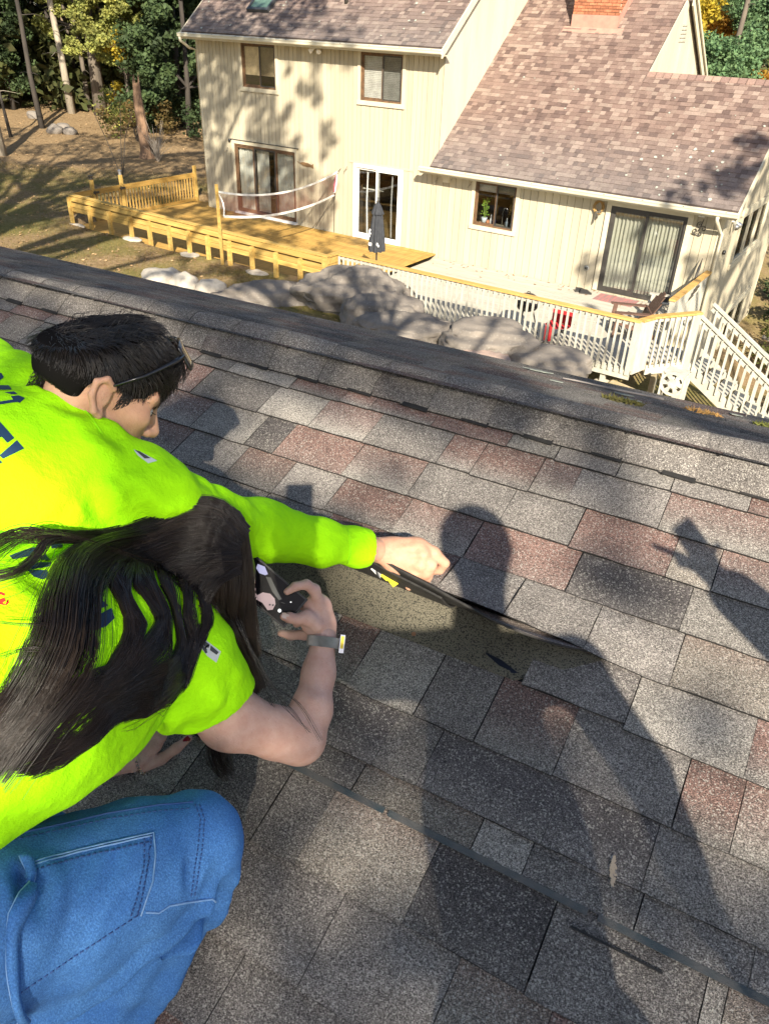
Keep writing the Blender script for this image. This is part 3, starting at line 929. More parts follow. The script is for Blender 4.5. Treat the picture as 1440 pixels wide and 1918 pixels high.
# the short run that turns towards the stairs
P0, P1, P2 = Vector((-4.16, 15.12, 0)), Vector((-4.02, 15.62, 0)), Vector((-3.42, 16.40, 0))
MB().bar(P0 + Vector((.0, .07, ZR - .02)), P1 + Vector((0, 0, ZR - .02)), .145, .038).build("rail_cap", CAPW, wrail)
MB().bar(P1 + Vector((-.03, -.05, ZR - .017)), P2 + Vector((.05, .08, ZR - .017)), .15, .038).build("rail_cap", CAPW, wrail)
MB().bar(P0 + Vector((.02, 0.03, ZR - .59)), P1 + Vector((0, 0, ZR - .59)), .03, 1.09).build("end_panel", OLDW, wrail)
MB().bar(P1 + Vector((0, 0, ZR - .085)), P2 + Vector((0, 0, ZR - .085)), .035, .085).build("top_rail", OLDW, wrail)
MB().bar(P1 + Vector((.02, 0, FW - .13)), P2 + Vector((.02, 0, FW - .13)), .03, .2).build("rim_joist", OLDW, wrail)
dv = (P2 - P1)
ang = math.atan2(dv.y, dv.x)
for i in range(7):
    c = P1 + dv * ((i + .6) / 7.4) + Vector((.035, -.03, ZR - .565))
    piece("baluster", (.042, .036, 1.03), c, OLDW, wrail, rot=(0, 0, ang))
MB().box(-3.5, -3.33, 16.33, 16.5, -7.4, ZR - .037).build("post", OLDW, wrail)

# rail on the wall side
srail = thing("deck_railing", (-4.09, 18.1, -5.9), "short honey coloured rail between white post and right house corner", "railing")
MB().bar((-4.09, 16.9, ZR - .02), (-4.09, FACE_Y - .04, ZR - .02), .14, .04).build("rail_cap", CAPW, srail)
MB().bar((-4.09, 16.95, ZR - .09), (-4.09, FACE_Y - .04, ZR - .09), .035, .09).build("top_rail", OLDW, srail)
MB().box(-4.14, -4.04, 16.92, 17.02, -7.2, ZR - .042).build("post", OLDW, srail)
for i in range(19):
    piece("baluster", (.036, .04, .92), (-4.09, 17.12 + i * .137, ZR - .55), OLDW, srail)

# ------------------------------------------------------------------ stairs
stairs = thing("deck_stairs", (-2.0, 16.9, -8.0), "white wooden stairs with baluster railings going down from the deck", "stairs")
S0, S1 = -3.36, 0.3
SL = -.635
NT = int((S1 - S0) / .29)
zS = FW - .02
for yy, nm in ((16.45, 0), (17.42, 1)):
    # stringer
    MB().hexa([(S0, yy - .02, zS - .32), (S1, yy - .02, zS - .32 + SL * (S1 - S0)), (S1, yy + .02, zS - .32 + SL * (S1 - S0)), (S0, yy + .02, zS - .32)],
              [(S0, yy - .02, zS - .02), (S1, yy - .02, zS - .02 + SL * (S1 - S0)), (S1, yy + .02, zS - .02 + SL * (S1 - S0)), (S0, yy + .02, zS - .02)]).build("stringer", OLDW, stairs)
    # handrail
    MB().bar((S0, yy, ZR - .06), (S1, yy, ZR - .06 + SL * (S1 - S0)), .10, .045).build("handrail", OLDW, stairs)
    MB().bar((S0, yy + .0, ZR - .17), (S1, yy + .0, ZR - .17 + SL * (S1 - S0)), .035, .09).build("top_rail", OLDW, stairs)
    nb = int((S1 - S0) / .145)
    for i in range(nb):
        x = S0 + .12 + i * .145
        piece("baluster", (.038, .036, 1.06), (x, yy - .04, ZR - .64 + SL * (x - S0)), OLDW, stairs)
for i in range(NT):
    x = S0 + .145 + i * .29
    z = zS + SL * (i + 1) * .29
    piece("tread", (.27, .94, .035), (x + .05, 16.935, z), OLDW, stairs)
MB().box(S1 - .06, S1 + .06, 16.4, 16.5, -8.6, ZR + SL * (S1 - S0) + .1).build("post", OLDW, stairs)
MB().box(S1 - .06, S1 + .06, 17.37, 17.47, -8.6, ZR + SL * (S1 - S0) + .1).build("post", OLDW, stairs)

# hose reel: a white wheel with cut-outs
reel = thing("hose_reel", (-3.25, 15.0, -6.9), "white round hose reel on its stand under the stair landing", "hose reel")
RW = mat("cream_plastic", (.55, .53, .45), .5, (.42, .40, .34), 8)
def reel_disc(y):
    m = MB(); c = Vector((-3.22, y, -5.93)); n = 24; R0, R1, R2, R3 = .05, .09, .19, .245
    def ring(r0, r1, a0=0, a1=2 * math.pi, n=24):
        vs = []; fs = []
        for i in range(n + 1):
            a = a0 + (a1 - a0) * i / n
            for r in (r0, r1):
                for dy in (-.012, .012): vs.append((c.x + r * math.cos(a), c.y + dy, c.z + r * math.sin(a)))
        for i in range(n):
            b = 4 * i
            fs += [(b, b + 4, b + 6, b + 2), (b + 1, b + 3, b + 7, b + 5), (b + 2, b + 6, b + 7, b + 3), (b, b + 1, b + 5, b + 4)]
        m.add(vs, fs)
    ring(.0, R1); ring(R2, R3)
    for k in range(6):
        a = k * math.pi / 3
        ring(R1 - .002, R2 + .002, a - .16 - .1, a + .16 + .1, 4)
    return m
reel_disc(14.84).build("wheel", RW, reel); reel_disc(15.14).build("wheel", RW, reel)
MB().tube([(-3.22, 14.85, -5.93), (-3.22, 15.13, -5.93)], .13, 14).build("drum", RW, reel, True)
MB().box(-3.45, -3.42, 14.82, 15.16, -7.0, -5.75).box(-3.02, -2.99, 14.82, 15.16, -7.0, -5.75).box(-3.44, -3.0, 14.97, 15.0, -6.6, -6.5).box(-3.42, -3.02, 14.83, 15.15, -5.74, -5.7).build("stand", RW, reel)

# ------------------------------------------------------------------ things on the decks
NAVY_CANVAS = mat("charcoal_canvas", (.045, .048, .055), .85, (.03, .032, .038), 12)
umb = thing("patio_umbrella", (-10.83, 15.62, FY), "closed charcoal umbrella with white flower print standing at the railing", "umbrella")
ux, uy = -10.83, 15.62
MB().tube([(ux, uy, FY - .0), (ux, uy, -3.72)], .02, 8).build("pole", IRON, umb, True)
MB().lathe((ux, uy, -3.76), [(.03, 0), (.035, .03), (.012, .06), (.02, .09), (.004, .12)], 8).build("finial", IRON, umb, True)
MB().lathe((ux, uy, FY), [(.24, 0), (.24, .05), (.05, .09), (.04, .2)], 14).build("base", IRON, umb, True)
def canopy(prof, folds=8, depth=.3, n=64):
    vs = []; fs = []
    for r, z in prof:
        for k in range(n):
            a = 2 * math.pi * k / n
            q = r * (1 - depth * (.5 + .5 * math.cos(folds * a)) * min(1, (r / .05)))
            vs.append((ux + q * math.cos(a), uy + q * math.sin(a), z))
    for i in range(len(prof) - 1):
        for k in range(n):
            fs.append((i * n + k, i * n + (k + 1) % n, (i + 1) * n + (k + 1) % n, (i + 1) * n + k))
    return MB().add(vs, fs)
canopy([(.205, -4.86), (.21, -4.80), (.185, -4.5), (.15, -4.2), (.115, -3.98)]).build("canopy", NAVY_CANVAS, umb, True)
canopy([(.15, -4.02), (.155, -3.99), (.08, -3.83), (.025, -3.75)], 8, .2).build("vent_cap", NAVY_CANVAS, umb, True)
# white print: two blossoms and a stroke, as flat shapes on the cloth that faces the yard
pr = MB(); rr = random.Random(9)
def blob(cx, cz, rx, rz, y, n=9):
    ring = []
    for k in range(n):
        a = 2 * math.pi * k / n; q = rr.uniform(.75, 1.2)
        ring.append((ux + cx + rx * q * math.cos(a), y, cz + rz * q * math.sin(a)))
    MB().add(ring + [(x, y + .003, z) for x, y, z in ring], [tuple(range(n - 1, -1, -1))] + [(i, (i + 1) % n, n + (i + 1) % n, n + i) for i in range(n)]).build("print", WHITE, umb)
for cx, cz, rx, rz in ((-.10, -4.42, .03, .045), (-.075, -4.36, .025, .03), (-.06, -4.44, .02, .02), (-.09, -4.5, .014, .03),
                       (-.09, -4.68, .035, .04), (-.04, -4.68, .035, .04), (-.065, -4.70, .05, .025), (.12, -4.66, .03, .035), (.14, -4.70, .025, .03)):
    blob(cx, cz, rx, rz, uy - math.sqrt(max(.0, .19 ** 2 - cx ** 2)) - .012)

# badminton net
net = thing("badminton_net", (-15.1, 14.62, -5.6), "sagging badminton net with white tapes from yellow post to house wall", "net")
NA, NB = Vector((-15.02, fy(-15) - .19, -3.95)), Vector((-15.08, FACE_Y - .15, -4.08))
MB().box(-15.05, -14.99, fy(-15) - .215, fy(-15) - .16, -5.85, -3.78).build("post", PINEX, net)
def sag(t, a, b, s):
    p = a.lerp(b, t); return p + Vector((.0, 0, -s * 4 * t * (1 - t)))
TA, TB = NA, NB
BA, BB = NA + Vector((.06, .12, -.60)), NB + Vector((0, -.15, -.62))
top = [sag(i / 24, TA, TB, .30) for i in range(25)]
bot = [sag(i / 24, BA, BB, .22) for i in range(25)]
TAPE = mat("white_tape", (.85, .84, .80), .7)
def ribbon(pts, h, name, m, parent, t=.006):
    q = MB()
    vs = []
    for p in pts:
        for dx in (-t / 2, t / 2):
            vs += [(p.x + dx, p.y, p.z - h / 2), (p.x + dx, p.y, p.z + h / 2)]
    fs = []
    for i in range(len(pts) - 1):
        a, b = 4 * i, 4 * i + 4
        fs += [(a, b, b + 1, a + 1), (a + 2, a + 3, b + 3, b + 2), (a + 1, b + 1, b + 3, a + 3), (a, a + 2, b + 2, b)]
    return q.add(vs, fs).build(name, m, parent)
ribbon(top, .05, "tape", TAPE, net); ribbon(bot, .06, "tape", TAPE, net)
side_pts = [top[0].lerp(bot[0], t) + Vector((.0, .10 * math.sin(t * math.pi), 0)) for t in (0, .25, .5, .75, 1)]
MB().tube(side_pts, .018, 5).build("tape", TAPE, net)
MESHM = mat("brown_net_cord", (.26, .09, .06), .9)
q = MB()
NV, NH = 150, 16
for i in range(NV + 1):
    t = i / NV; k = t * 24; i0 = min(int(k), 23); f = k - i0
    a = top[i0].lerp(top[i0 + 1], f); b = bot[i0].lerp(bot[i0 + 1], f)
    q.tube([a, b], .0022, 3, False)
for j in range(1, NH):
    q.tube([top[i].lerp(bot[i], j / NH) for i in range(25)], .0022, 3, False)
q.build("mesh", MESHM, net)
MB().tube([TB, TB + Vector((.02, .14, .08))], .008, 5).tube([BB, Vector((-15.2, 19.6, FY + .05))], .006, 4).tube([BB, Vector((-15.9, 19.5, FY + .03))], .006, 4).build("cord", IRON, net)
PINKC = mat("pink_cloth", (.55, .16, .20), .9)
MB().tube([TB + Vector((0, -.04, -.02)), TB.lerp(BB, .5) + Vector((.05, -.1, 0)), BB + Vector((.03, -.05, .06))], [.02, .05, .03], 7).build("bundle", PINKC, net, True)
MB().tube([TB + Vector((.02, -.06, -.05)), TB.lerp(BB, .5) + Vector((.11, -.12, .05)), BB + Vector((.1, -.1, .1)), BB + Vector((.0, -.08, .05))], .02, 6).build("bundle", TAPE, net, True)

# adirondack chairs
BROWNC = mat("brown_resin_chair", (.135, .075, .055), .55, (.10, .055, .04), 8)
def adirondack(loc, rz, label, m=BROWNC):
    t = thing("deck_chair", loc, label, "chair", "slatted chairs on the white deck")
    t.rotation_euler = (0, 0, rz)
    def part(mb, name):
        me = mb.mesh(name); return link_mesh(name, me, m, t)
    # local frame: seat faces -y
    for i in range(5):
        y = -.28 + i * .105; z = .36 - i * .035
        part(MB().bar((-.27, y, z), (.27, y, z), .095, .022), "seat_slat")
    for i in range(6):
        x = -.25 + i * .1
        top = .98 - .16 * (abs(i - 2.5) / 2.5) ** 2
        part(MB().bar((x * .9, .2, .24), (x * 1.08, .2 + .42 * (top - .24) / .74, top), .088, .022, up=(0, -1, .5)), "back_slat")
    for s in (-1, 1):
        part(MB().bar((s * .30, -.36, .0), (s * .30, -.32, .56), .05, .09, up=(0, 1, 0)), "leg")
        part(MB().bar((s * .28, -.36, .37), (s * .28, .52, .04), .03, .1), "leg")
        part(MB().bar((s * .34, -.42, .575), (s * .32, .38, .56), .13, .025), "arm")
        part(MB().bar((s * .31, .30, .3), (s * .31, .36, .56), .05, .05, up=(0, 1, 0)), "arm_support")
    part(MB().bar((-.34, .36, .55), (.34, .36, .55), .03, .07), "back_rail")
    part(MB().bar((-.30, -.345, .33), (.30, -.345, .33), .03, .1), "front_rail")
    return t
adirondack((-4.95, 17.15, FW), math.radians(-62), "brown slatted lounge chair facing the railing at the right end")
adirondack((-4.55, 18.35, FW), math.radians(-75), "pale slatted chair half hidden behind the brown lounge chair", mat("grey_resin_chair", (.45, .42, .36), .6))

grill = thing("kettle_grill", (-6.85, 15.75, FW), "black kettle grill with round lid behind the white railing", "grill")
BLK = mat("black_enamel", (.02, .02, .022), .35, spec=.6)
gx, gy = -6.85, 15.75
MB().lathe((gx, gy, FW + .62), [(.05, -.16), (.2, -.1), (.27, 0.0), (.275, .02)], 20).build("bowl", BLK, grill, True)
MB().lathe((gx, gy, FW + .645), [(.28, 0), (.275, .04), (.22, .14), (.12, .2), (.02, .22)], 20).build("lid", BLK, grill, True)
for k in range(3):
    a = k * 2.1 + .3
    MB().tube([(gx + .14 * math.cos(a), gy + .14 * math.sin(a), FW + .5), (gx + .3 * math.cos(a), gy + .3 * math.sin(a), FW)], .014, 6).build("leg", IRON, grill)
MB().tube([(gx - .04, gy, FW + .86), (gx - .03, gy, FW + .9), (gx + .03, gy, FW + .9), (gx + .04, gy, FW + .86)], .01, 6).build("handle", IRON, grill)

RED = mat("red_canvas", (.50, .03, .035), .8, (.36, .02, .025), 9)
rc = thing("camp_stool", (-5.95, 15.55, FW), "red folding camp stool behind the white balusters", "stool")
rx, ry = -5.97, 15.55
MB().add([(rx - .26, ry - .2, FW + .42), (rx, ry - .2, FW + .37), (rx + .26, ry - .2, FW + .42), (rx - .26, ry + .2, FW + .42), (rx, ry + .2, FW + .37), (rx + .26, ry + .2, FW + .42)], [(0, 1, 4, 3), (1, 2, 5, 4)]).build("seat", RED, rc, True)
MB().box(rx - .26, rx + .24, ry + .19, ry + .2, FW + .38, FW + .66).build("backrest", RED, rc)
MB().box(rx - .22, rx - .02, ry - .215, ry - .2, FW + .08, FW + .40).build("bag", RED, rc)
for s in (-1, 1):
    MB().tube([(rx - .25, ry + s * .2, FW), (rx + .25, ry + s * .2, FW + .42)], .011, 6).build("leg", IRON, rc)
    MB().tube([(rx + .25, ry + s * .2, FW), (rx - .25, ry + s * .2, FW + .42)], .011, 6).build("leg", IRON, rc)

# doormat
matt = MB().box(-6.55, -5.55, 19.05, 19.62, FW + .003, FW + .016)
o = matt.build("doormat", mat("woven_mat", (.22, .16, .15), .95, (.42, .16, .15), 5, (7, .6, 1)), None)
tag(o, "striped doormat lying before the dark framed sliding door", "doormat")
# dark folded thing beside it: a pair of shoes
for i, (sx, sy, a) in enumerate(((-7.02, 19.42, .5), (-6.86, 19.36, .35))):
    t = thing("shoe", (sx, sy, FW), ("dark shoe by the doormat, the one farther left", "dark shoe by the doormat, the one nearer the mat")[i], "shoe", "pair of dark shoes by the doormat")
    t.rotation_euler = (0, 0, a)
    link_mesh("sole", MB().box(-.15, .15, -.05, .05, 0, .025).mesh("sole"), IRON, t)
    link_mesh("upper", MB().hexa([(-.15, -.045, .025), (.15, -.04, .025), (.15, .04, .025), (-.15, .045, .025)], [(-.14, -.04, .11), (.02, -.035, .10), (.02, .035, .10), (-.14, .04, .11)]).mesh("upper"), BLK, t)

# leaves lying on the deck floor, too small and many to count
mb = MB(); rr = random.Random(31)
for k in range(130):
    if k < 80: x, y, z = rr.uniform(-11.4, -4.3), FACE_Y - abs(rr.gauss(0, .35)) - .05, FW
    else: x, y, z = rr.uniform(-21, -11.8), rr.uniform(15.3, 19.6), FY
    a = rr.uniform(0, 6.3); l = rr.uniform(.02, .05)
    c, s = math.cos(a) * l, math.sin(a) * l
    mb.add([(x - c, y - s, z + .006), (x + s * .5, y - c * .5, z + .012), (x + c, y + s, z + .02), (x - s * .5, y + c * .5, z + .014)], [(0, 1, 2, 3)])
LEAFB = mat("dry_brown_leaf", (.22, .11, .05), .9, (.30, .18, .08), 20)
tag(mb.build("fallen_leaves", LEAFB), "dry brown leaves blown against the house wall on the deck", "leaves", kind='stuff')

# ------------------------------------------------------------------ things on the wall
wy = FACE_Y - .02
def wreath():
    t = thing("wreath", (-7.05, wy, -4.0), "tan straw wreath with grey ribbon hanging left of the dark sliding door", "wreath")
    m = MB(); r = random.Random(6)
    c = Vector((-7.03, wy - .05, -3.93))
    for k in range(70):
        a = r.uniform(0, 6.28)
        p = c + Vector((.105 * math.cos(a), 0, .125 * math.sin(a)))
        d = Vector((-math.sin(a), r.uniform(-.5, .1), math.cos(a))) * .07
        off = Vector((r.uniform(-.025, .025), r.uniform(-.03, .02), r.uniform(-.025, .025)))
        m.tube([p + off - d, p + off + d], .008, 4)
    m.build("straw_ring", mat("straw", (.42, .27, .10), .9, (.30, .18, .06), 30), t)
    MB().tube([(-7.06, wy - .09, -4.03), (-7.08, wy - .07, -4.15), (-7.12, wy - .05, -4.33)], [.03, .022, .016], 5).tube([(-7.06, wy - .09, -4.03), (-7.02, wy - .07, -4.13), (-7.03, wy - .05, -4.2)], [.03, .02, .014], 5).tube([(-7.0, wy - .09, -4.05), (-6.95, wy - .09, -4.0)], .03, 5).build("ribbon", mat("grey_ribbon", (.12, .11, .09), .8), t)
wreath()
def spiral(cx, cz, r0, turns, dirn, n=26, a0=0):
    return [Vector((cx + r0 * (1 - .75 * i / n) * math.cos(a0 + dirn * turns * 6.28 * i / n), wy - .02, cz + r0 * (1 - .75 * i / n) * math.sin(a0 + dirn * turns * 6.28 * i / n))) for i in range(n + 1)]
sc = MB()
for (cx, cz, r0, tn, dr, a0) in ((-4.56, -3.98, .075, 1.3, 1, 1.2), (-4.46, -4.05, .06, 1.2, -1, 2.5), (-4.63, -4.12, .07, 1.3, -1, -.6), (-4.52, -4.17, .055, 1.2, 1, 3.6)):
    sc.tube(spiral(cx, cz, r0, tn, dr, a0=a0), .008, 5)
sc.tube([(-4.50, wy - .02, -3.84), (-4.53, wy - .02, -4.0), (-4.56, wy - .02, -4.12)], .009, 5).tube([(-4.78, wy - .02, -4.17), (-4.64, wy - .02, -4.21), (-4.5, wy - .02, -4.2)], .008, 5)
tag(sc.build("wall_scroll", IRON, None, True), "dark iron scroll ornament on the wall right of the sliding door", "wall ornament")
# fish-shaped plaque by the left door
pl = MB()
outl = [(-16.62, -4.02), (-16.5, -3.985), (-16.3, -3.995), (-16.16, -4.04), (-16.10, -4.0), (-16.09, -4.12), (-16.17, -4.085), (-16.32, -4.10), (-16.5, -4.075)]
n = len(outl)
pl.add([(x, wy - .03, z) for x, z in outl] + [(x, wy - .004, z) for x, z in outl], [tuple(range(n - 1, -1, -1)), tuple(range(n, 2 * n))] + [(i, (i + 1) % n, n + (i + 1) % n, n + i) for i in range(n)])
pl.tube([(-16.62, wy - .02, -4.02), (-16.72, wy - .02, -3.99), (-16.77, wy - .02, -4.02)], .008, 4)
tag(pl.build("fish_plaque", mat("rusty_brown_metal", (.22, .13, .06), .7), None), "brown fish shaped plaque on the wall beside the left patio door", "wall ornament")
# twin security lights
sl_ = thing("security_light", (-15.88, wy, -1.0), "white twin floodlight under the upper gutter", "light")
MB().lathe((-15.88, wy - .03, -.93), [(.06, -.03), (.06, .03)], 12, (0, 1, 0)).build("mount", WHITE, sl_, True)
for s in (-1, 1):
    MB().lathe((-15.88 + s * .05, wy - .06, -.96), [(.03, 0), (.035, .08), (.06, .14), (.07, .19), (.06, .2)], 12, (s * .6, -.55, -.55)).build("lamp_head", WHITE, sl_, True)
sl2 = thing("security_light", (XR + .05, 20.6, -4.0), "silver twin floodlight on the shaded right hand wall", "light")
for s in (-1, 1):
    MB().lathe((XR + .06, 20.55 + s * .06, -3.95), [(.03, 0), (.04, .08), (.065, .15), (.06, .2)], 12, (.6, s * .5, -.5)).build("lamp_head", mat("silver_metal", (.6, .6, .6), .3, metal=.8), sl2, True)
MB().lathe((XR + .03, 20.55, -3.92), [(.06, -.03), (.06, .03)], 12, (1, 0, 0)).build("mount", WHITE, sl2, True)
# small brackets and hooks
hk = lambda x, z: MB().tube([(x, wy - .004, z + .09), (x + .01, wy - .07, z + .05), (x - .02, wy - .09, z), (x - .06, wy - .09, z - .06)], .009, 5).tube([(x, wy - .004, z + .02), (x - .02, wy - .09, z)], .006, 4)
for i, (x, z, lb) in enumerate(((-14.82, -4.0, "thin grey hook on the wall left of the white sliding door"), (-11.72, -3.93, "thin grey hook under the left end of the lower gutter"), (-10.66, -3.9, "thin grey hook left of the kitchen window"), (-19.62, -4.0, "thin wire hook on the wall left of the patio door"))):
    tag(hk(x, z).build("wall_hook", mat("grey_hook", (.28, .25, .19), .6), None), lb, "hook", "plant hooks on the front wall")
ol = thing("outlet_box", (-7.09, wy, -5.44), "small grey round outlet cover low on the wall", "outlet")
MB().lathe((-7.09, wy - .012, -5.44), [(.07, .012), (.07, -.01), (.05, -.022)], 14, (0, -1, 0)).build("cover", mat("grey_plastic", (.42, .42, .38), .6), ol, True)
MB().box(-7.125, -7.095, wy - .04, wy - .033, -5.47, -5.41).box(-7.085, -7.055, wy - .04, wy - .033, -5.47, -5.41).build("socket", IRON, ol)
cm = thing("wall_camera", (-4.58, wy, -3.72), "small dark camera on a white mount beneath the lower gutter", "camera")
MB().box(-4.64, -4.5, wy - .03, wy - .002, -3.80, -3.66).build("mount", WHITE, cm)
MB().lathe((-4.57, wy - .03, -3.71), [(.04, 0), (.045, .06), (.035, .08)], 12, (.2, -1, -.3)).build("lens", BLK, cm, True)
bx = thing("junction_box", (-11.35, wy, -3.77), "cream junction box hanging below the lower gutter", "box")
MB().box(-11.48, -11.24, wy - .2, wy - .002, -3.80, -3.72).build("shelf", TRIM, bx)
MB().box(-11.46, -11.30, wy - .16, wy - .01, -3.90, -3.801).build("body", TRIM, bx)
tag(MB().lathe((-19.5, wy - .03, -3.68), [(.05, 0), (.05, .02), (.03, .04)], 10, (0, -1, 0)).build("door_sensor", BLK, None, True), "small dark round sensor at the corner of the patio door casing", "sensor")
pole = MB().tube([(-4.30, 19.66, -4.68), (-4.30, 19.55, -4.88), (-4.31, 19.42, -5.2), (-4.33, 19.2, FW)], [.006, .035, .02, .018], 6)
tag(pole.build("folded_parasol", IRON, None, True), "thin dark folded parasol leaning on the wall at the right corner", "parasol")
tag(MB().tube([(XR + .03, 20.32, -4.62), (XR + .09, 20.32, -4.62)], [.055, .045], 10).build("wall_vent", BLK, None, True), "small black round vent on the right hand wall", "vent")

# on the kitchen window ledge
plant = thing("potted_plant", (-10.34, FACE_Y + .3, -4.86), "leafy green plant in a pale pot on the kitchen window ledge", "plant")
MB().lathe((-10.34, FACE_Y + .3, -4.86), [(.06, 0), (.085, .14), (.075, .14)], 14).build("pot", mat("pale_blue_pot", (.55, .62, .68), .4), plant, True)
m = MB(); rr = random.Random(3)
for s in range(5):
    bx_, by_ = rr.uniform(-.04, .04), rr.uniform(-.04, .04)
    m.tube([(-10.34 + bx_, FACE_Y + .3 + by_, -4.74), (-10.34 + bx_ * 2.2, FACE_Y + .3 + by_, -4.2 - rr.uniform(0, .15))], .008, 4)
m.build("stem", mat("green_stem", (.20, .30, .06), .6), plant)
m = MB()
for k in range(60):
    x, y, z = -10.34 + rr.gauss(0, .05), FACE_Y + .3 + rr.gauss(0, .04), -4.68 + rr.uniform(0, .45)
    a = rr.uniform(0, 6.28); d = Vector((math.cos(a), math.sin(a) * .5, rr.uniform(-.2, .7))).normalized() * .07
    s = d.orthogonal().normalized() * .02
    p = Vector((x, y, z)); m.add([p, p + d * .5 + s, p + d, p + d * .5 - s], [(0, 1, 2, 3)])
m.build("foliage", mat("bright_houseplant", (.24, .38, .04), .6, (.15, .28, .03), 20, trans=.3), plant)
def bottle(x, label, col, h=.2, r=.035):
    t = thing("bottle", (x, FACE_Y + .24, -4.86), label, "bottle")
    m = mat("bottle_" + label.split()[1], col, .3, spec=.6)
    MB().lathe((x, FACE_Y + .24, -4.86), [(r, 0), (r, h * .6), (r * .4, h * .78), (r * .4, h)], 10).build("body", m, t, True)
    MB().lathe((x, FACE_Y + .24, -4.86 + h), [(r * .45, 0), (r * .45, .03)], 8).build("cap", WHITE, t, True)
bottle(-10.10, "small white bottle on the kitchen window ledge beside the plant", (.75, .75, .75), .22)
bottle(-10.00, "dark blue bottle on the kitchen window ledge", (.02, .04, .30), .2, .045)
bottle(-9.62, "tiny clear bottle on the ledge behind the screen", (.5, .6, .7), .2)
bottle(-9.48, "light teal bottle at the right end of the ledge", (.25, .4, .5), .16, .04)
tag(MB().lathe((-10.2, FACE_Y + .26, -4.86), [(.05, 0), (.06, .06), (.02, .1)], 10).build("clay_cup", mat("clay", (.5, .22, .12), .8), None, True), "small clay cup between plant and bottles on the ledge", "cup")
fa = thing("kitchen_faucet", (-9.8, FACE_Y + .35, -4.86), "tall chrome kitchen faucet seen through the kitchen window", "faucet")
CHR = mat("chrome", (.75, .75, .75), .15, metal=1.0)
MB().tube([(-9.82, FACE_Y + .36, -4.86), (-9.82, FACE_Y + .36, -4.5)] + [(-9.82 + .07 - .07 * math.cos(a), FACE_Y + .36, -4.5 + .09 * math.sin(a)) for a in np.linspace(.3, 3.0, 8)], .014, 8).build("spout", CHR, fa, True)
MB().lathe((-9.72, FACE_Y + .36, -4.86), [(.03, 0), (.02, .1), (.012, .14)], 8).build("handle", CHR, fa, True)

# ------------------------------------------------------------------ boulders
ROCK = mat("grey_granite", (.26, .222, .185), .92, (.125, .112, .10), 1.6, bump=.55, bscale=7, detail=8, lo=.3, hi=.7, speck=(26, (.27, .25, .22), .62, .5))
ROCKP = mat("pink_granite", (.40, .285, .225), .92, (.28, .21, .18), 2.2, bump=.5, bscale=8, detail=8, speck=(30, (.50, .42, .36), .6, .5))
ROCKW = mat("pale_stone", (.48, .43, .36), .92, (.32, .29, .25), 5, bump=.4, bscale=12)
def boulder(c, rad, seed, m, label, group="boulders between the garage roof and the white deck", rough=.22, squash=0.0, rot=0.0, sub=5):
    bm = bmesh.new()
    bmesh.ops.create_icosphere(bm, subdivisions=sub, radius=1.0)
    off = Vector((seed * 7.3, seed * 3.1, seed * 1.7))
    cr, sr = math.cos(rot), math.sin(rot)
    for v in bm.verts:
        p = v.co.copy()
        n1 = mnoise.noise(p * 1.1 + off) * 1.0 + (.5 - 1.6 * abs(mnoise.noise(p * 2.1 + off))) * .45 + (.4 - 1.5 * abs(mnoise.noise(p * 5 + off))) * .16 + mnoise.noise(p * 11 + off) * .07 + mnoise.noise(p * 24 + off) * .03
        # cracked: ledges
        led = abs(mnoise.noise(p * 1.7 + off * 2))
        n1 -= .35 * max(0, .07 - led) / .07 * .5
        p *= 1 + rough * n1
        # squarer than an egg
        p.z = math.copysign(abs(p.z) ** .8, p.z)
        p.z = .55 * p.z + .45 * round(p.z * 3.2 + .35 * mnoise.noise(p * 1.3 + off)) / 3.2
        q = Vector((p.x * rad[0], p.y * rad[1], p.z * rad[2]))
        v.co = Vector((q.x * cr - q.y * sr, q.x * sr + q.y * cr, q.z))
    me = bpy.data.meshes.new("boulder"); bm.to_mesh(me); bm.free()
    me.polygons.foreach_set("use_smooth", [True] * len(me.polygons))
    o = link_mesh("boulder", me, m, None, c)
    return tag(o, label, "boulder", group)
boulder((-10.48, 14.3, -5.54), (1.45, 0.8, 0.55), 1, ROCK, "largest pale boulder with a pinkish top below the railing corner", rot=.58, rough=.30)
boulder((-12.07, 13.6, -5.98), (1.77, 0.9, 0.54), 2, ROCK, "long low grey boulder leftmost along the garage roof edge", rot=.58, rough=.30)
boulder((-9.2, 13.6, -5.55), (0.90, 0.7, 0.43), 3, ROCK, "rounded grey boulder with mossy seam in the middle of the row", rot=.58, rough=.30)
boulder((-8.23, 13.1, -5.57), (1.08, 0.7, 0.34), 4, ROCK, "flat grey boulder behind the garage roof ridge", rot=.58, rough=.30)
boulder((-6.53, 13.4, -5.54), (0.90, 0.8, 0.42), 5, ROCK, "domed dark grey boulder below the white balusters", rot=.58, rough=.30)
boulder((-5.37, 13.6, -5.77), (0.88, 0.8, 0.37), 6, ROCK, "brownish rounded boulder nearest the concrete pier", rot=.58, rough=.30)
boulder((-6.26, 12.7, -5.57), (0.49, 0.5, 0.20), 7, ROCKP, "small salmon pink boulder close to the garage eave", rot=.58, rough=.30)
boulder((-7.73, 13.9, -5.74), (0.45, 0.4, 0.22), 8, ROCK, "small dark grey rock wedged between two boulders", rot=.58, rough=.30)
boulder((-10.87, 13.9, -5.47), (0.85, 0.5, 0.21), 9, ROCK, "thin grey rock ledge left of the largest boulder", rot=.58, rough=.30)
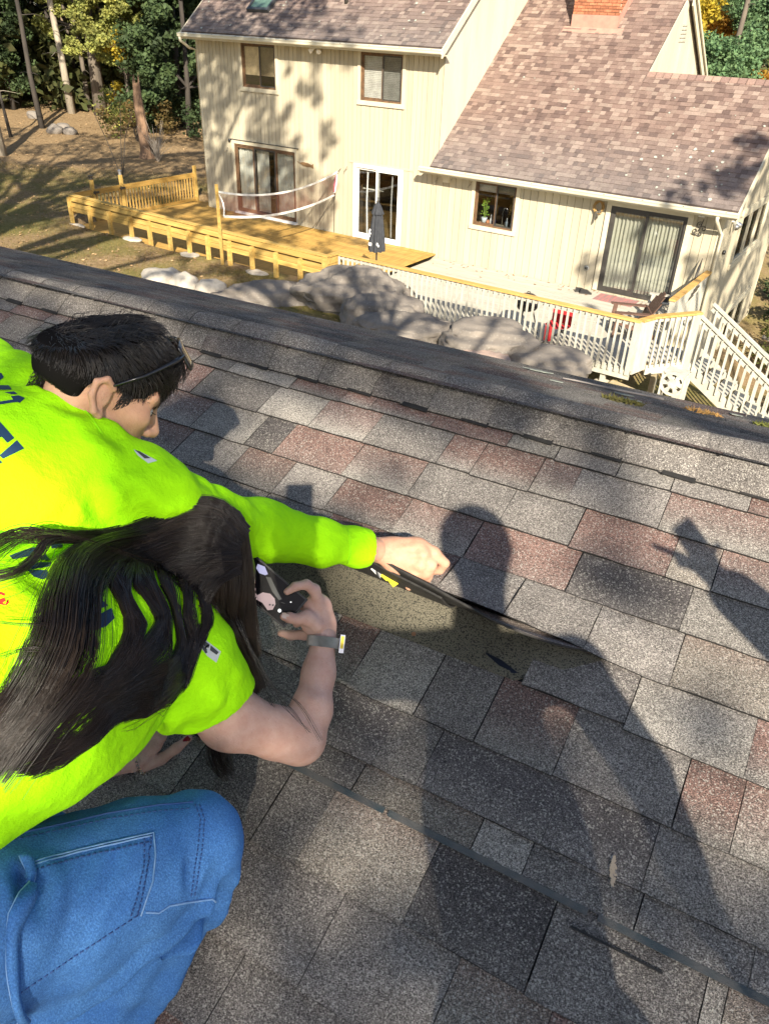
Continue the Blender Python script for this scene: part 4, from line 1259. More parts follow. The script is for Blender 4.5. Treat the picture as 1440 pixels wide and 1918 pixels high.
# row of small pale stones along the lawn edge
STONE_SPOTS = [(-18.96, 10.9, 0.25), (-18.6, 11.03, 0.2), (-18.17, 11.22, 0.26), (-17.69, 11.33, 0.3), (-17.16, 11.37, 0.22), (-16.99, 11.7, 0.2), (-14.84, 12.35, 0.5), (-14.29, 12.6, 0.42), (-13.58, 12.78, 0.38), (-13.21, 12.93, 0.16), (-13.27, 13.26, 0.12), (-12.99, 13.29, 0.14), (-12.91, 13.58, 0.1), (-12.54, 13.57, 0.13), (-12.54, 13.96, 0.12), (-12.13, 13.87, 0.1)]
for i, (x, y, s) in enumerate(STONE_SPOTS):
    boulder((x, y, float(ground_z(x, y)) + s * .25), (s, s * .8, s * .62), 30 + i, ROCKW if i > 5 else ROCK, ("leftmost", "second", "third", "fourth", "fifth", "sixth", "seventh", "eighth", "ninth", "tenth", "eleventh", "twelfth", "thirteenth", "fourteenth", "fifteenth", "last")[i] + (" of the stones along the lawn edge, pale" if i > 5 else " of the stones along the lawn edge, grey"), "stones edging the lawn above the garage roof", .3, rot=i * 1.3, sub=3)
# crowns of stone footings under the posts
for i, x in enumerate((-21.3, -18.75, -16.35, -13.9)):
    boulder((x + .05, fy(x) - .15, float(ground_z(x, fy(x) - .15)) + .01), (.33, .2, .05), 60 + i, ROCKW, ["pale footing stone under the leftmost outer deck post", "pale footing stone under the fourth deck post from the left", "long pale footing stone under the middle deck posts", "pale footing stone under a right hand deck post"][i], "footing stones under the deck posts", .25, sub=3)
tag(MB().hexa([(-4.6, 14.5, -7.2), (-3.5, 14.4, -7.2), (-3.4, 15.2, -7.2), (-4.5, 15.3, -7.2)], [(-4.55, 14.52, -6.32), (-3.62, 14.45, -6.42), (-3.55, 15.15, -6.42), (-4.5, 15.25, -6.32)]).build("stone_slab", mat("mossy_stone", (.48, .36, .24), .95, (.20, .20, .06), 5, bump=.3, bscale=30), None), "flat tan stone slab with moss under the deck corner", "stone")

# ------------------------------------------------------------------ the near roof the people kneel on
TH = math.radians(5.77); PR = math.radians(18.035); DR = 1.653
RU = Vector((math.cos(TH), math.sin(TH), 0))
RHZ = Vector((-math.sin(TH), math.cos(TH), 0))
RV = RHZ * math.cos(PR) + Vector((0, 0, math.sin(PR)))
RN = RU.cross(RV)
ROOF_M = Matrix((RU, RV, RN)).transposed().to_4x4()
ROOF_M.translation = -DR * RN
def rloc(u, v, h=0.0):
    return -DR * RN + RU * u + RV * v + RN * h
RIDGE = 1.77
C2, S2 = math.cos(2 * PR), math.sin(2 * PR)
def far(u, s, h=0.0):
    """local point on the far slope, s down from the ridge"""
    return (u, RIDGE + C2 * s + S2 * h, -S2 * s + C2 * h)

garage = bpy.data.objects.new("shingled_building", None)
garage.empty_display_size = .2
garage.matrix_world = ROOF_M
COL.objects.link(garage)
ORG[garage.name] = Vector((0, 0, 0))
tag(garage, "near roof of grey brown asphalt shingles being inspected, with one torn shingle lifted", "roof")

def shingle_mat():
    m, nt, bs = _base("granule_shingle")
    vec = _coords(nt, (1, 1, 1), 'obj')
    at = nt.nodes.new("ShaderNodeAttribute"); at.attribute_name = "tint"
    g1 = _noise(nt, vec, 270, 2, .7)
    g2 = _noise(nt, vec, 520, 1, .5)
    f1 = _ramp(nt, g1, [(.34, .50), (.5, .92), (.66, 1.55)])
    f2 = _ramp(nt, g2, [(.36, .50), (.64, 1.5)])
    big = _ramp(nt, _noise(nt, vec, 9, 4, .6), [(.3, .80), (.7, 1.15)])
    c = _mixrgb(nt, 1.0, at.outputs["Color"], f1, 'MULTIPLY')
    c = _mixrgb(nt, 1.0, c, f2, 'MULTIPLY')
    c = _mixrgb(nt, 1.0, c, big, 'MULTIPLY')
    w = nt.nodes.new("ShaderNodeTexVoronoi"); w.inputs["Scale"].default_value = 330
    nt.links.new(vec, w.inputs["Vector"])
    sep = nt.nodes.new("ShaderNodeSeparateColor"); nt.links.new(w.outputs["Color"], sep.inputs[0])
    pick = _ramp(nt, sep.outputs[0], [(.86, 0.0), (.89, .55)])
    c = _mixrgb(nt, pick, c, (.50, .47, .42))
    pick2 = _ramp(nt, sep.outputs[1], [(.84, 0.0), (.88, .5)])
    c = _mixrgb(nt, pick2, c, (.035, .03, .03))
    oi = nt.nodes.new("ShaderNodeObjectInfo")
    mr = nt.nodes.new("ShaderNodeMapRange"); mr.inputs[3].default_value = .86; mr.inputs[4].default_value = 1.14
    nt.links.new(oi.outputs["Random"], mr.inputs[0])
    hs = nt.nodes.new("ShaderNodeHueSaturation"); nt.links.new(mr.outputs[0], hs.inputs["Value"]); nt.links.new(c, hs.inputs["Color"])
    nt.links.new(hs.outputs[0], bs.inputs["Base Color"])
    bs.inputs["Roughness"].default_value = .9
    bs.inputs["Specular IOR Level"].default_value = .25
    add = nt.nodes.new("ShaderNodeMath"); add.operation = 'ADD'
    nt.links.new(g1, add.inputs[0]); nt.links.new(g2, add.inputs[1])
    _bump(nt, bs, add.outputs[0], .9, .004)
    return m
SHM = shingle_mat()
ASPH = mat("black_asphalt_edge", (.018, .017, .017), .7, (.03, .028, .026), 40, kind='obj', bump=.3, bscale=200)
G_, RD, DK, LT, TN = (.215, .194, .178), (.215, .135, .115), (.112, .100, .098), (.275, .252, .226), (.250, .220, .188)
def mixc(a, b, t): return tuple(x * (1 - t) + y * t for x, y in zip(a, b))
TYPES = [((G_, RD, mixc(RD, DK, .3)), 3), ((LT, mixc(RD, G_, .5), RD), 3), ((G_, G_, mixc(G_, DK, .3)), 3), ((LT, LT, G_), 2.5), ((mixc(G_, DK, .4), DK, DK), 1.7), ((TN, TN, mixc(TN, RD, .5)), 2), ((mixc(RD, G_, .3), RD, RD), 1.3)]
def pick_type(r, v=1.0):
    ty = TYPES if v > .55 else [q for q in TYPES if RD not in q[0]] + [((G_, mixc(G_, DK, .35), mixc(G_, DK, .5)), 3), ((mixc(G_, LT, .5), G_, mixc(G_, DK, .2)), 3)]
    t = r.uniform(0, sum(w for _, w in ty))
    for c, w in ty:
        t -= w
        if t < 0: return c
    return TYPES[0][0]

rs = random.Random(21)
def shingle_piece(name, u0, u1, v0, v1, parent, lift=lambda u, k: 0.0, th=.0065, cols=None, r=rs, top=.004, butt=.0125, local_pts=None, left_cut=None):
    """one tab: granule face with a ragged butt edge and an asphalt edge"""
    cols = cols or pick_type(r, v0)
    n = max(2, int((u1 - u0) / .045))
    rows = (0.0, .06, .5, 1.0)
    mb = MB(); V = []; tint = []
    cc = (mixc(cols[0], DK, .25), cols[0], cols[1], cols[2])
    g = r.uniform(.86, 1.12)
    slant = r.uniform(-.002, .002)
    for k, t in enumerate(rows):
        for i in range(n + 1):
            u = u0 + (u1 - u0) * i / n
            if k == 0: v = v0 + r.uniform(-.0018, .0018)
            else: v = v0 + (v1 - v0) * t
            if i == 0 and left_cut: u = u + left_cut * (1 - t)
            if i in (0, n): u += r.uniform(-.0008, .0008)
            h = butt + (top - butt) * t + lift(u, t) + (slant * (i / n - .5) if k < 2 else 0)
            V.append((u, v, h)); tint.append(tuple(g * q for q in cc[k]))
    m = n + 1
    F = []
    for k in range(3):
        for i in range(n):
            F.append((k * m + i, k * m + i + 1, (k + 1) * m + i + 1, (k + 1) * m + i))
    nt_ = len(V)
    # underside and edges
    for k in (0, 3):
        for i in range(n + 1):
            u, v, h = V[k * m + i]
            V.append((u, v + (.001 if k == 0 else 0), h - th)); tint.append((.03, .028, .028))
    E = []
    for i in range(n): E.append((i + 1, i, nt_ + i, nt_ + i + 1))
    E.append((0, 3 * m, nt_ + m, nt_)); E.append((n, nt_ + n, nt_ + m + n, 3 * m + n))
    E.append(tuple([nt_ + n, nt_ + 0, nt_ + m, nt_ + m + n]))
    me = bpy.data.meshes.new(name)
    me.from_pydata(V, [], F + E)
    at = me.color_attributes.new("tint", 'FLOAT_COLOR', 'POINT')
    at.data.foreach_set("color", np.array([(*c, 1) for c in tint], np.float32).ravel())
    me.materials.append(SHM); me.materials.append(ASPH)
    mi = np.zeros(len(me.polygons), np.int32); mi[len(F):] = 1
    me.polygons.foreach_set("material_index", mi)
    o = bpy.data.objects.new(name, me)
    COL.objects.link(o); o.parent = parent
    return o

# sheathing felt below everything, the far slope and the walls under the eaves
FELT = mat("black_felt", (.022, .021, .021), .9, (.03, .028, .027), 20, kind='obj')
UL, UR, VB = -7.5, 5.5, -3.2
mb = MB()
mb.hexa([(UL, VB, -.05), (UR, VB, -.05), (UR, RIDGE, -.05), (UL, RIDGE, -.05)], [(UL, VB, 0), (UR, VB, 0), (UR, RIDGE, 0), (UL, RIDGE, 0)])
mb.hexa([far(UL, 1.34, -.05), far(UR, 1.34, -.05), far(UR, .0, -.05), far(UL, .0, -.05)][::-1], [far(UL, 1.34, 0), far(UR, 1.34, 0), far(UR, 0, 0), far(UL, 0, 0)][::-1])
felt = mb.mesh("felt"); link_mesh("felt", felt, FELT, garage)
WALLM = mat("grey_green_clapboard", (.40, .41, .36), .8, (.34, .35, .31), 6, kind='obj')
mi_ = ROOF_M.inverted()
def wbox(mb, a, b, zt, zb, t):
    a = Vector(a); b = Vector(b); d = (b - a).normalized(); s = Vector((d.y, -d.x, 0)) * t
    q = [a, b, b + s, a + s]
    mb.hexa([mi_ @ Vector((p.x, p.y, zb)) for p in q], [mi_ @ Vector((p.x, p.y, zt)) for p in q])
mb = MB()
e0, e1 = ROOF_M @ Vector(far(UL + .3, 1.05)), ROOF_M @ Vector(far(UR - .3, 1.05))
f0, f1 = rloc(UL + .3, VB + .3), rloc(UR - .3, VB + .3)
wbox(mb, e0, e1, e0.z - .09, -8.8, .12); wbox(mb, f1, f0, f0.z - .12, -8.8, .12)
wbox(mb, f0, e0, min(f0.z, e0.z) - .15, -8.8, .12); wbox(mb, e1, f1, min(f0.z, e0.z) - .15, -8.8, .12)
link_mesh("wall", mb.mesh("wall"), WALLM, garage)
mb = MB()
mb.hexa([far(UL, 1.31, -.2), far(UR, 1.31, -.2), far(UR, 1.345, -.2), far(UL, 1.345, -.2)], [far(UL, 1.31, -.004), far(UR, 1.31, -.004), far(UR, 1.345, -.004), far(UL, 1.345, -.004)])
link_mesh("fascia", mb.mesh("fascia"), mat("dark_fascia", (.12, .11, .10), .7, kind='obj'), garage)

EDGES = [1.553, 1.410, 1.265, 1.124, .975, .827, .664, .521, .450, .266, .085, -.06]
def uL(v): return -.94 - 1.075 * (v + .23) - .16
def uR(v): return (.31 - .19 * (v - .42) if v > .42 else .31 - 1.9 * (.42 - v)) + .14
WIDTHS = (.11, .15, .18, .20, .22, .25, .28)
# the shingle that is held up bends along this line: (u, angle)
FLAP = [(-1.24, 70), (-1.12, 92), (-1.05, 93), (-.97, 93), (-.88, 90), (-.78, 85), (-.66, 78), (-.54, 71), (-.45, 65), (-.36, 58), (-.27, 49), (-.19, 40)]
def flap_angle(u):
    for (a, ta), (b, tb) in zip(FLAP[:-1], FLAP[1:]):
        if a <= u <= b: return math.radians(ta + (tb - ta) * (u - a) / (b - a))
    return 0.0
def c5_lift(u, t):
    x = max(0.0, 1 - abs((u + .70) / .62) ** 2)
    return .052 * x * (1 - t) ** 1.3
near_pieces = 0
ROW_ENDS = []
for k, v0 in enumerate(EDGES):
    vnext = EDGES[k - 1] if k else 1.614
    v1 = vnext + .022
    a, b = uL(v0), uR(v0)
    u = a - rs.uniform(0, .15)
    ends = [u, u]
    while u < b:
        w = rs.choice(WIDTHS)
        u1 = u + w
        gap = rs.choice((.0012, .0018, .003))
        if abs(v0 - .827) < .01:                     # the torn course: nothing where the flap is lifted
            if u1 > -1.24 and u < -.31:
                if u < -1.2401: u1 = -1.24
                else:
                    u = -.31
                    continue
            if abs(u + .31) < 1e-6:
                u1 = u + .24
                shingle_piece("shingle", u, u1 - gap, .842, 1.0, garage, cols=(G_, mixc(G_, DK, .3), DK), left_cut=.0)
                u = u1; near_pieces += 1
                continue
        if abs(v0 - .827) < .01: vv = v0 + max(0, -(u + .05)) * .05 if u > -.31 else v0
        else: vv = v0
        lift = c5_lift if abs(v0 - .975) < .01 else (lambda uu, t: 0.0)
        jig = rs.uniform(-.0025, .0025)
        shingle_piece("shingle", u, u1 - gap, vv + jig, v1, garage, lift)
        near_pieces += 1
        u = u1; ends[1] = u
    ROW_ENDS.append(ends)
# beyond the picture the same courses go on, joined
def strip_rows(rows, ua, ub, r):
    V = []; F = []; T = []
    for (v0, v1, fn) in rows:
        u = ua - r.uniform(0, .2)
        while u < ub:
            w = r.choice(WIDTHS); x1 = min(u + w, ub); x0 = max(u, ua)
            if x1 - x0 > .02:
                c = pick_type(r); g = r.uniform(.85, 1.12); b = len(V)
                pts = [(x0, v0, .0125), (x1 - .002, v0, .0125), (x1 - .002, (v0 + v1) / 2, .008), (x0, (v0 + v1) / 2, .008), (x1 - .002, v1, .004), (x0, v1, .004), (x0, v0, .006), (x1 - .002, v0, .006), (x1 - .002, v1, -.002), (x0, v1, -.002)]
                V += [fn(p) for p in pts]
                T += [tuple(g * q for q in c[0])] * 2 + [tuple(g * q for q in c[1])] * 2 + [tuple(g * q for q in c[2])] * 2 + [(.03, .03, .03)] * 4
                F += [(b, b + 1, b + 2, b + 3), (b + 3, b + 2, b + 4, b + 5), (b + 6, b + 7, b + 1, b), (b + 7, b + 8, b + 4, b + 2, b + 1), (b + 9, b + 6, b, b + 3, b + 5)]
            u += w
    return V, F, T
def strip_obj(name, V, F, T):
    me = bpy.data.meshes.new(name); me.from_pydata(V, [], F)
    at = me.color_attributes.new("tint", 'FLOAT_COLOR', 'POINT')
    at.data.foreach_set("color", np.array([(*c, 1) for c in T], np.float32).ravel())
    o = link_mesh(name, me, SHM, garage)
    return tag(o, kind='stuff')
idf = lambda p: p
V, F, T = [], [], []
def join(a, b, c):
    o = len(V); V.extend(a); F.extend([tuple(i + o for i in f) for f in b]); T.extend(c)
for k, v0 in enumerate(EDGES):
    v1 = (EDGES[k - 1] if k else 1.614) + .022
    join(*strip_rows([(v0, v1, idf)], UL, ROW_ENDS[k][0], rs)); join(*strip_rows([(v0, v1, idf)], ROW_ENDS[k][1], UR, rs))
v = EDGES[-1]
while v > VB:
    join(*strip_rows([(v - .143, v + .022, idf)], UL, UR, rs)); v -= .143
strip_obj("shingles", V, F, T)
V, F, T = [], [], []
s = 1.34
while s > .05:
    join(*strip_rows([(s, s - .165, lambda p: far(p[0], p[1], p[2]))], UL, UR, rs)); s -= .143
T = [tuple(q * .55 for q in c) for c in T]      # far slope tinted darker than the near one
# mirrored winding on the far slope
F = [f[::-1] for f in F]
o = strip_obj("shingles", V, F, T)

# ridge caps: bent pieces lapped along the ridge, each a little crooked
capc = [(G_, G_), (mixc(G_, DK, .25), G_), (mixc(G_, RD, .25), mixc(G_, LT, .3)), (mixc(G_, LT, .3), G_)]
u = -3.9; k = 0
while u < 1.0:
    L = .30
    c = rs.choice(capc); g = rs.uniform(.84, 1.02) * .93
    V = []; F = []; T = []
    
    lowv = 1.614 + rs.uniform(-.004, .004)
    nu, nv = 6, 20
    for i in range(nu + 1):
        uu = u + L * i / nu
        lift = .0025 * (i / nu) + .012                     # the exposed end sits on the next one
        hump = .047 + .013 * math.sin(uu * 3.1 + 1) + .007 * math.sin(uu * 7.3)
        for j in range(nv + 1):
            t = j / nv                                     # 0 = near lower edge .. 1 = far lower edge
            d = (t - .5) * 2
            if d < 0:
                v = RIDGE + d * (RIDGE - lowv); p = (uu, v, 0)
            else:
                p = far(uu, d * .15)
            h = lift + .003 * abs(d) if d < 0 else lift - .010 * d
            V.append((p[0] + (rs.uniform(-.0006, .0006) if i in (0, nu) else 0), p[1], p[2] + h + max(0, hump) * max(0, 1 - abs(d) ** 1.5) - .326 * (math.sqrt((d * .15) ** 2 + .04 ** 2) - abs(d) * .15)))
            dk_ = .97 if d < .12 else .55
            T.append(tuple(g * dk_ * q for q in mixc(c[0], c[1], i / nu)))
    m = nv + 1
    for i in range(nu):
        for j in range(nv):
            F.append((i * m + j, (i + 1) * m + j, (i + 1) * m + j + 1, i * m + j + 1))
    b = len(V)
    V += [(x, y, z - .006) for x, y, z in V]; T += [(.03, .03, .03)] * b
    E = []
    for i in range(nu):
        E.append((i * m, b + i * m, b + (i + 1) * m, (i + 1) * m)); E.append((i * m + nv, (i + 1) * m + nv, b + (i + 1) * m + nv, b + i * m + nv))
    for j in range(nv):
        E.append((j, j + 1, b + j + 1, b + j)); E.append((nu * m + j, b + nu * m + j, b + nu * m + j + 1, nu * m + j + 1))
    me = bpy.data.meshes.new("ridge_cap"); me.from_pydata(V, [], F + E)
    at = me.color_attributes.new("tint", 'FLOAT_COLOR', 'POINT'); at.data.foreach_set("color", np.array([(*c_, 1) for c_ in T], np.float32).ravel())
    me.materials.append(SHM); me.materials.append(ASPH)
    mi2 = np.zeros(len(me.polygons), np.int32); mi2[len(F):] = 1; me.polygons.foreach_set("material_index", mi2)
    me.polygons.foreach_set("use_smooth", [True] * len(F) + [False] * len(E))
    o = bpy.data.objects.new("ridge_cap", me); COL.objects.link(o); o.parent = garage
    # the doubled lower corner that peeks out under each cap
    q = MB().hexa([(u + .01, lowv - .006, .013), (u + .10, lowv - .010, .013), (u + .10, lowv + .03, .013), (u + .01, lowv + .03, .013)], [(u + .01, lowv - .006, .017), (u + .10, lowv - .010, .017), (u + .10, lowv + .03, .017), (u + .01, lowv + .03, .017)])
    qo = bpy.data.objects.new("cap_underlap", q.mesh("cap_underlap")); qo.data.materials.append(ASPH); COL.objects.link(qo); qo.parent = o
    u += .205; k += 1

# exposed lower layer below the lifted shingle
bare = MB()
def sheet(mb, poly, h0, h1):
    n = len(poly)
    return mb.add([(x, y, h0) for x, y in poly] + [(x, y, h1) for x, y in poly], [tuple(range(n - 1, -1, -1)), tuple(range(n, 2 * n))] + [(i, (i + 1) % n, n + (i + 1) % n, n + i) for i in range(n)])
sheet(bare, [(-1.25, .835), (-.33, .845), (-.22, .93), (-.14, 1.0), (-.14, 1.02), (-1.25, 1.02)], .0045, .0085)
BAREM = mat("olive_headlap_granules", (.27, .245, .18), .9, (.15, .135, .10), 4, kind='obj', bump=.8, bscale=260, speck=(300, (.02, .02, .02), .54, .8), lo=.3, hi=.7)
ex = link_mesh("exposed_headlap", bare.mesh("exposed_headlap"), BAREM, garage)
tar = MB()
for (x, y, a, b, s) in ((-.37, .872, .045, .007, 1),):
    r_ = random.Random(s)
    sheet(tar, [(x + a * r_.uniform(.7, 1.2) * math.cos(t), y + b * r_.uniform(.6, 1.3) * math.sin(t) - .25 * a * math.cos(t)) for t in np.linspace(0, 5.7, 11)], .0085, .0098)
link_mesh("tar_patch", tar.mesh("tar_patch"), mat("blue_black_tar", (.010, .012, .022), .35, kind='obj', spec=.5), garage)
nail = MB().lathe((-.60, .86, .0085), [(.005, 0), (.006, .002)], 8).lathe((-.88, .87, .0085), [(.005, 0), (.006, .002)], 8)
link_mesh("nail", nail.mesh("nail"), mat("rusty_nail", (.35, .18, .10), .6, kind='obj'), garage)

# the lifted shingle itself
V = []; F = []; T = []
nu, ns = 60, 8
LF = .165
for i in range(nu + 1):
    u = -1.24 + (1.24 - .19) * i / nu
    th = flap_angle(u)
    Lu = LF * (1 if u < -.42 else max(.10, 1 - (u + .42) / .23 * .88)) + rs.uniform(-.0015, .0015)
    for j in range(ns + 1):
        t = j / ns
        # the bend is spread over the first third
        a = th * (1 - math.exp(-4.5 * t)) / (1 - math.exp(-4.5))
        if j == 0: p = [1.0, .012]
        else: p = [p[0] - Lu / ns * math.cos(a), p[1] + Lu / ns * math.sin(a)]
        V.append((u + .004 * math.sin(u * 40) * t, p[0], p[1] + (.02 if th > .1 else 0) * 0)); T.append(mixc(mixc(RD, LT, .45), G_, .4 if (int((u + 2) / .21) % 2) else 0))
m = ns + 1
for i in range(nu):
    for j in range(ns): F.append((i * m + j, i * m + j + 1, (i + 1) * m + j + 1, (i + 1) * m + j))
me = bpy.data.meshes.new("lifted_shingle"); me.from_pydata(V, [], F)
at = me.color_attributes.new("tint", 'FLOAT_COLOR', 'POINT'); at.data.foreach_set("color", np.array([(*c_, 1) for c_ in T], np.float32).ravel())
me.polygons.foreach_set("use_smooth", [True] * len(me.polygons))
me.materials.append(SHM); me.materials.append(ASPH)
o = bpy.data.objects.new("lifted_shingle", me); COL.objects.link(o); o.parent = garage
sd = o.modifiers.new("thickness", 'SOLIDIFY'); sd.thickness = .0055; sd.offset = -1; sd.material_offset = 1; sd.material_offset_rim = 1
tag(o, "torn shingle tab bent upwards, black underneath")
# second ply of the laminated shingle, a little shorter
V2 = [(x, y, z) for (x, y, z) in V]
me2 = bpy.data.meshes.new("shingle_ply")
keep = [(i, j) for i in range(10, nu - 20) for j in range(0, ns)]
idx = {}
vv = []
for i in range(10, nu - 19):
    for j in range(0, ns):
        x, y, z = V[i * m + j]
        th = flap_angle(x)
        off = .011
        vv.append((x, y - off * math.sin(th), z - off * math.cos(th))); idx[(i, j)] = len(vv) - 1
ff = [(idx[(i, j)], idx[(i, j + 1)], idx[(i + 1, j + 1)], idx[(i + 1, j)]) for i in range(10, nu - 20) for j in range(ns - 1)]
me2.from_pydata(vv, [], ff); me2.materials.append(ASPH)
o2 = bpy.data.objects.new("shingle_ply", me2); COL.objects.link(o2); o2.parent = o
sd = o2.modifiers.new("thickness", 'SOLIDIFY'); sd.thickness = .005; sd.offset = -1

# thin teal-grey line under the half-width course and the cut edges of the laminate below it
TEAL = mat("teal_grey_strip", (.035, .055, .066), .7, (.11, .105, .10), 14, kind='obj', bump=.3, bscale=200)
for a, b in ((-1.3, -.46), (-.45, -.02), (.0, .62)):
    q = MB().hexa([(a, .4375, .0116), (b, .4375, .0116), (b, .451, .0116), (a, .451, .0116)], [(a, .4375, .0130), (b, .4375, .0130), (b, .451, .0130), (a, .451, .0130)])
    link_mesh("teal_strip", q.mesh("teal_strip"), TEAL, garage)
for a in (-1.02, -.04):
    q = MB().hexa([(a, .4055, .009), (a + .17, .4055, .009), (a + .17, .409, .009), (a, .409, .009)], [(a, .4055, .0132), (a + .17, .4055, .0132), (a + .17, .409, .0128), (a, .409, .0128)])
    link_mesh("laminate_edge", q.mesh("laminate_edge"), ASPH, garage)

# a few things lying on the roof
def on_far(u, s, h=.014): return ROOF_M @ Vector(far(u, s, h))
LICH2 = mat("pale_grey_lichen", (.26, .275, .24), .95, (.17, .19, .17), 40, bump=.4, bscale=80)
lich = MB(); r_ = random.Random(8)
for (u, s, a) in ((-.95, 1.12, .042), (-.78, .80, .018), (-.52, .90, .03), (-.46, .75, .022), (-.1, 1.15, .02)):
    ring = []
    for k in range(12):
        t = 2 * math.pi * k / 12; q = r_.uniform(.7, 1.2)
        ring.append(far(u + a * 1.5 * q * math.cos(t), s + a * .9 * q * math.sin(t), .0135))
    up = [far(*(0, 0, .0)) for _ in ring]
    b = len(lich.v)
    top = [(x, y + .003 * S2, z + .003 * C2) for x, y, z in ring]
    lich.add(ring + top, [tuple(range(12, 24))] + [(i, (i + 1) % 12, 12 + (i + 1) % 12, 12 + i) for i in range(12)])
tag(link_mesh("lichen", lich.mesh("lichen"), LICH2, garage), kind='stuff')
tw = MB(); pts = [on_far(-.80 + .052 * i, .98 + .012 * math.sin(i * 1.1) + .010 * i, .018) for i in range(9)]
tw.tube(pts, [.003, .004, .004, .0045, .005, .005, .005, .006, .006], 6)
tag(tw.build("twig", mat("grey_twig", (.30, .27, .25), .9), None, True), "thin grey twig lying on the far slope of the near roof", "twig")
MOSS = mat("dark_moss", (.05, .045, .015), 1.0, (.09, .085, .02), 60)
def clump(u, s, rad, n, m, label, name, seed):
    r_ = random.Random(seed); q = MB()
    for k in range(n):
        a = r_.uniform(0, 6.28); d = rad * math.sqrt(r_.random())
        p = on_far(u + d * math.cos(a) * 1.6, s + d * math.sin(a), .014)
        t = Vector((r_.uniform(-1, 1), r_.uniform(-1, 1), r_.uniform(0, .5))).normalized() * r_.uniform(.008, .022)
        w = t.orthogonal().normalized() * .004
        q.add([p - t, p + w, p + t + Vector((0, 0, .006)), p - w], [(0, 1, 2, 3)])
    return tag(q.build(name, m, None), label, "debris", "debris on the far roof slope")
clump(-.47, .62, .05, 160, MOSS, "dark clump of moss on the far roof slope near the twig", "moss_clump", 1)
clump(-.21, .92, .045, 70, mat("yellow_dead_leaf", (.42, .25, .08), .9, (.30, .16, .05), 30), "yellow brown dead leaves on the far roof slope", "dead_leaves", 2)
clump(.02, .98, .03, 60, mat("green_moss", (.16, .17, .04), 1.0, (.10, .11, .03), 40), "small green moss tuft at the right end of the roof slope", "moss_clump", 3)
# pale chip of wood in the shaded foreground
r_ = random.Random(12)
q = MB()
c = rloc(.0, .535, .016)
for k in range(46):
    t = k / 45 - .5
    p = c + RV * (-.052 * t) + RU * (.012 * t + r_.uniform(-.006, .006) * (1 - abs(t) * 1.6)) + RN * r_.uniform(0, .003)
    a = r_.uniform(0, 6.28); d = (RU * math.cos(a) + RV * math.sin(a)) * .004; w = (RU * -math.sin(a) + RV * math.cos(a)) * .0028
    q.add([p - d, p + w, p + d, p - w], [(0, 1, 2, 3)])
tag(q.build("wood_chip", mat("pale_wood_chip", (.50, .40, .30), .9), None), "small pale splinter of wood lying on the shaded shingles", "wood chip")

# ------------------------------------------------------------------ trees
tr_ = np.random.default_rng(77)
def leaf_mat(name, c1, c2, trans=.35):
    return mat(name, c1, .7, c2, 3.0, attr="tint", trans=trans, spec=.25)
LEAF_G = leaf_mat("oak_leaf_green", (.10, .125, .03), (.16, .165, .04))
LEAF_S = leaf_mat("shade_leaf", (.07, .10, .025), (.10, .12, .03), .12)
LEAF_D = leaf_mat("evergreen_needles", (.032, .055, .022), (.065, .095, .034), .2)
LEAF_Y = leaf_mat("yellow_leaf", (.50, .36, .035), (.36, .30, .04), .4)
LEAF_YG = leaf_mat("yellow_green_needles", (.36, .35, .09), (.22, .25, .07), .3)
LEAF_P = leaf_mat("blue_green_pine", (.09, .17, .08), (.14, .22, .09), .25)
LEAF_O = leaf_mat("orange_leaf", (.48, .22, .03), (.40, .26, .04), .4)
LEAF_B = leaf_mat("brown_understorey", (.16, .10, .035), (.11, .09, .03), .3)
BARK = mat("grey_bark", (.16, .13, .10), .95, (.09, .075, .06), 5, (1, 1, .25), bump=.7, bscale=18)
BARKP = mat("pale_bark", (.36, .31, .24), .95, (.22, .19, .15), 5, (1, 1, .25), bump=.6, bscale=18)
BARKD = mat("dark_bark", (.06, .05, .042), .95, (.035, .03, .026), 5, (1, 1, .25), bump=.7, bscale=18)
BARKB = mat("brown_stump_wood", (.26, .16, .10), .95, (.14, .09, .06), 4, (1, 1, .2), bump=.8, bscale=14)

def leaves(centres, radii, counts, size, stretch=1.6, flat=.7, drop=.0, r=tr_):
    """leaf faces scattered through clumps; each clump has its own brightness"""
    P, N_, S, T = [], [], [], []
    for c, rad, n in zip(centres, radii, counts):
        d = r.normal(0, 1, (n, 3)); d /= np.linalg.norm(d, axis=1, keepdims=True)
        q = d * (r.uniform(0, 1, (n, 1)) ** .45) * np.array([rad, rad, rad * flat])
        q[:, 2] -= drop * np.linalg.norm(q[:, :2], axis=1)
        P.append(np.asarray(c) + q)
        T.append(np.full((n, 1), r.uniform(.62, 1.25)) * r.uniform(.75, 1.25, (n, 1)))
    P = np.concatenate(P); T = np.concatenate(T)
    n = len(P)
    a = r.normal(0, 1, (n, 3)); a[:, 2] *= .6; a /= np.linalg.norm(a, axis=1, keepdims=True)
    b = np.cross(a, r.normal(0, 1, (n, 3))); b /= np.maximum(np.linalg.norm(b, axis=1, keepdims=True), 1e-6)
    s = size * r.uniform(.6, 1.3, (n, 1))
    V = np.stack([P - a * s * .5, P + b * s * .5 / stretch, P + a * s * .5, P - b * s * .5 / stretch], 1).reshape(-1, 3)
    F = np.arange(4 * n).reshape(-1, 4)
    tint = np.repeat(np.clip(T, .3, 1.7), 4, axis=0) * np.ones((1, 3))
    return V, F, tint

def crown_obj(name, material, parent, *args, **kw):
    V, F, t = leaves(*args, **kw)
    me = np_mesh(name, V - np.array(org(parent)), F, False, t)
    return link_mesh(name, me, material, parent)

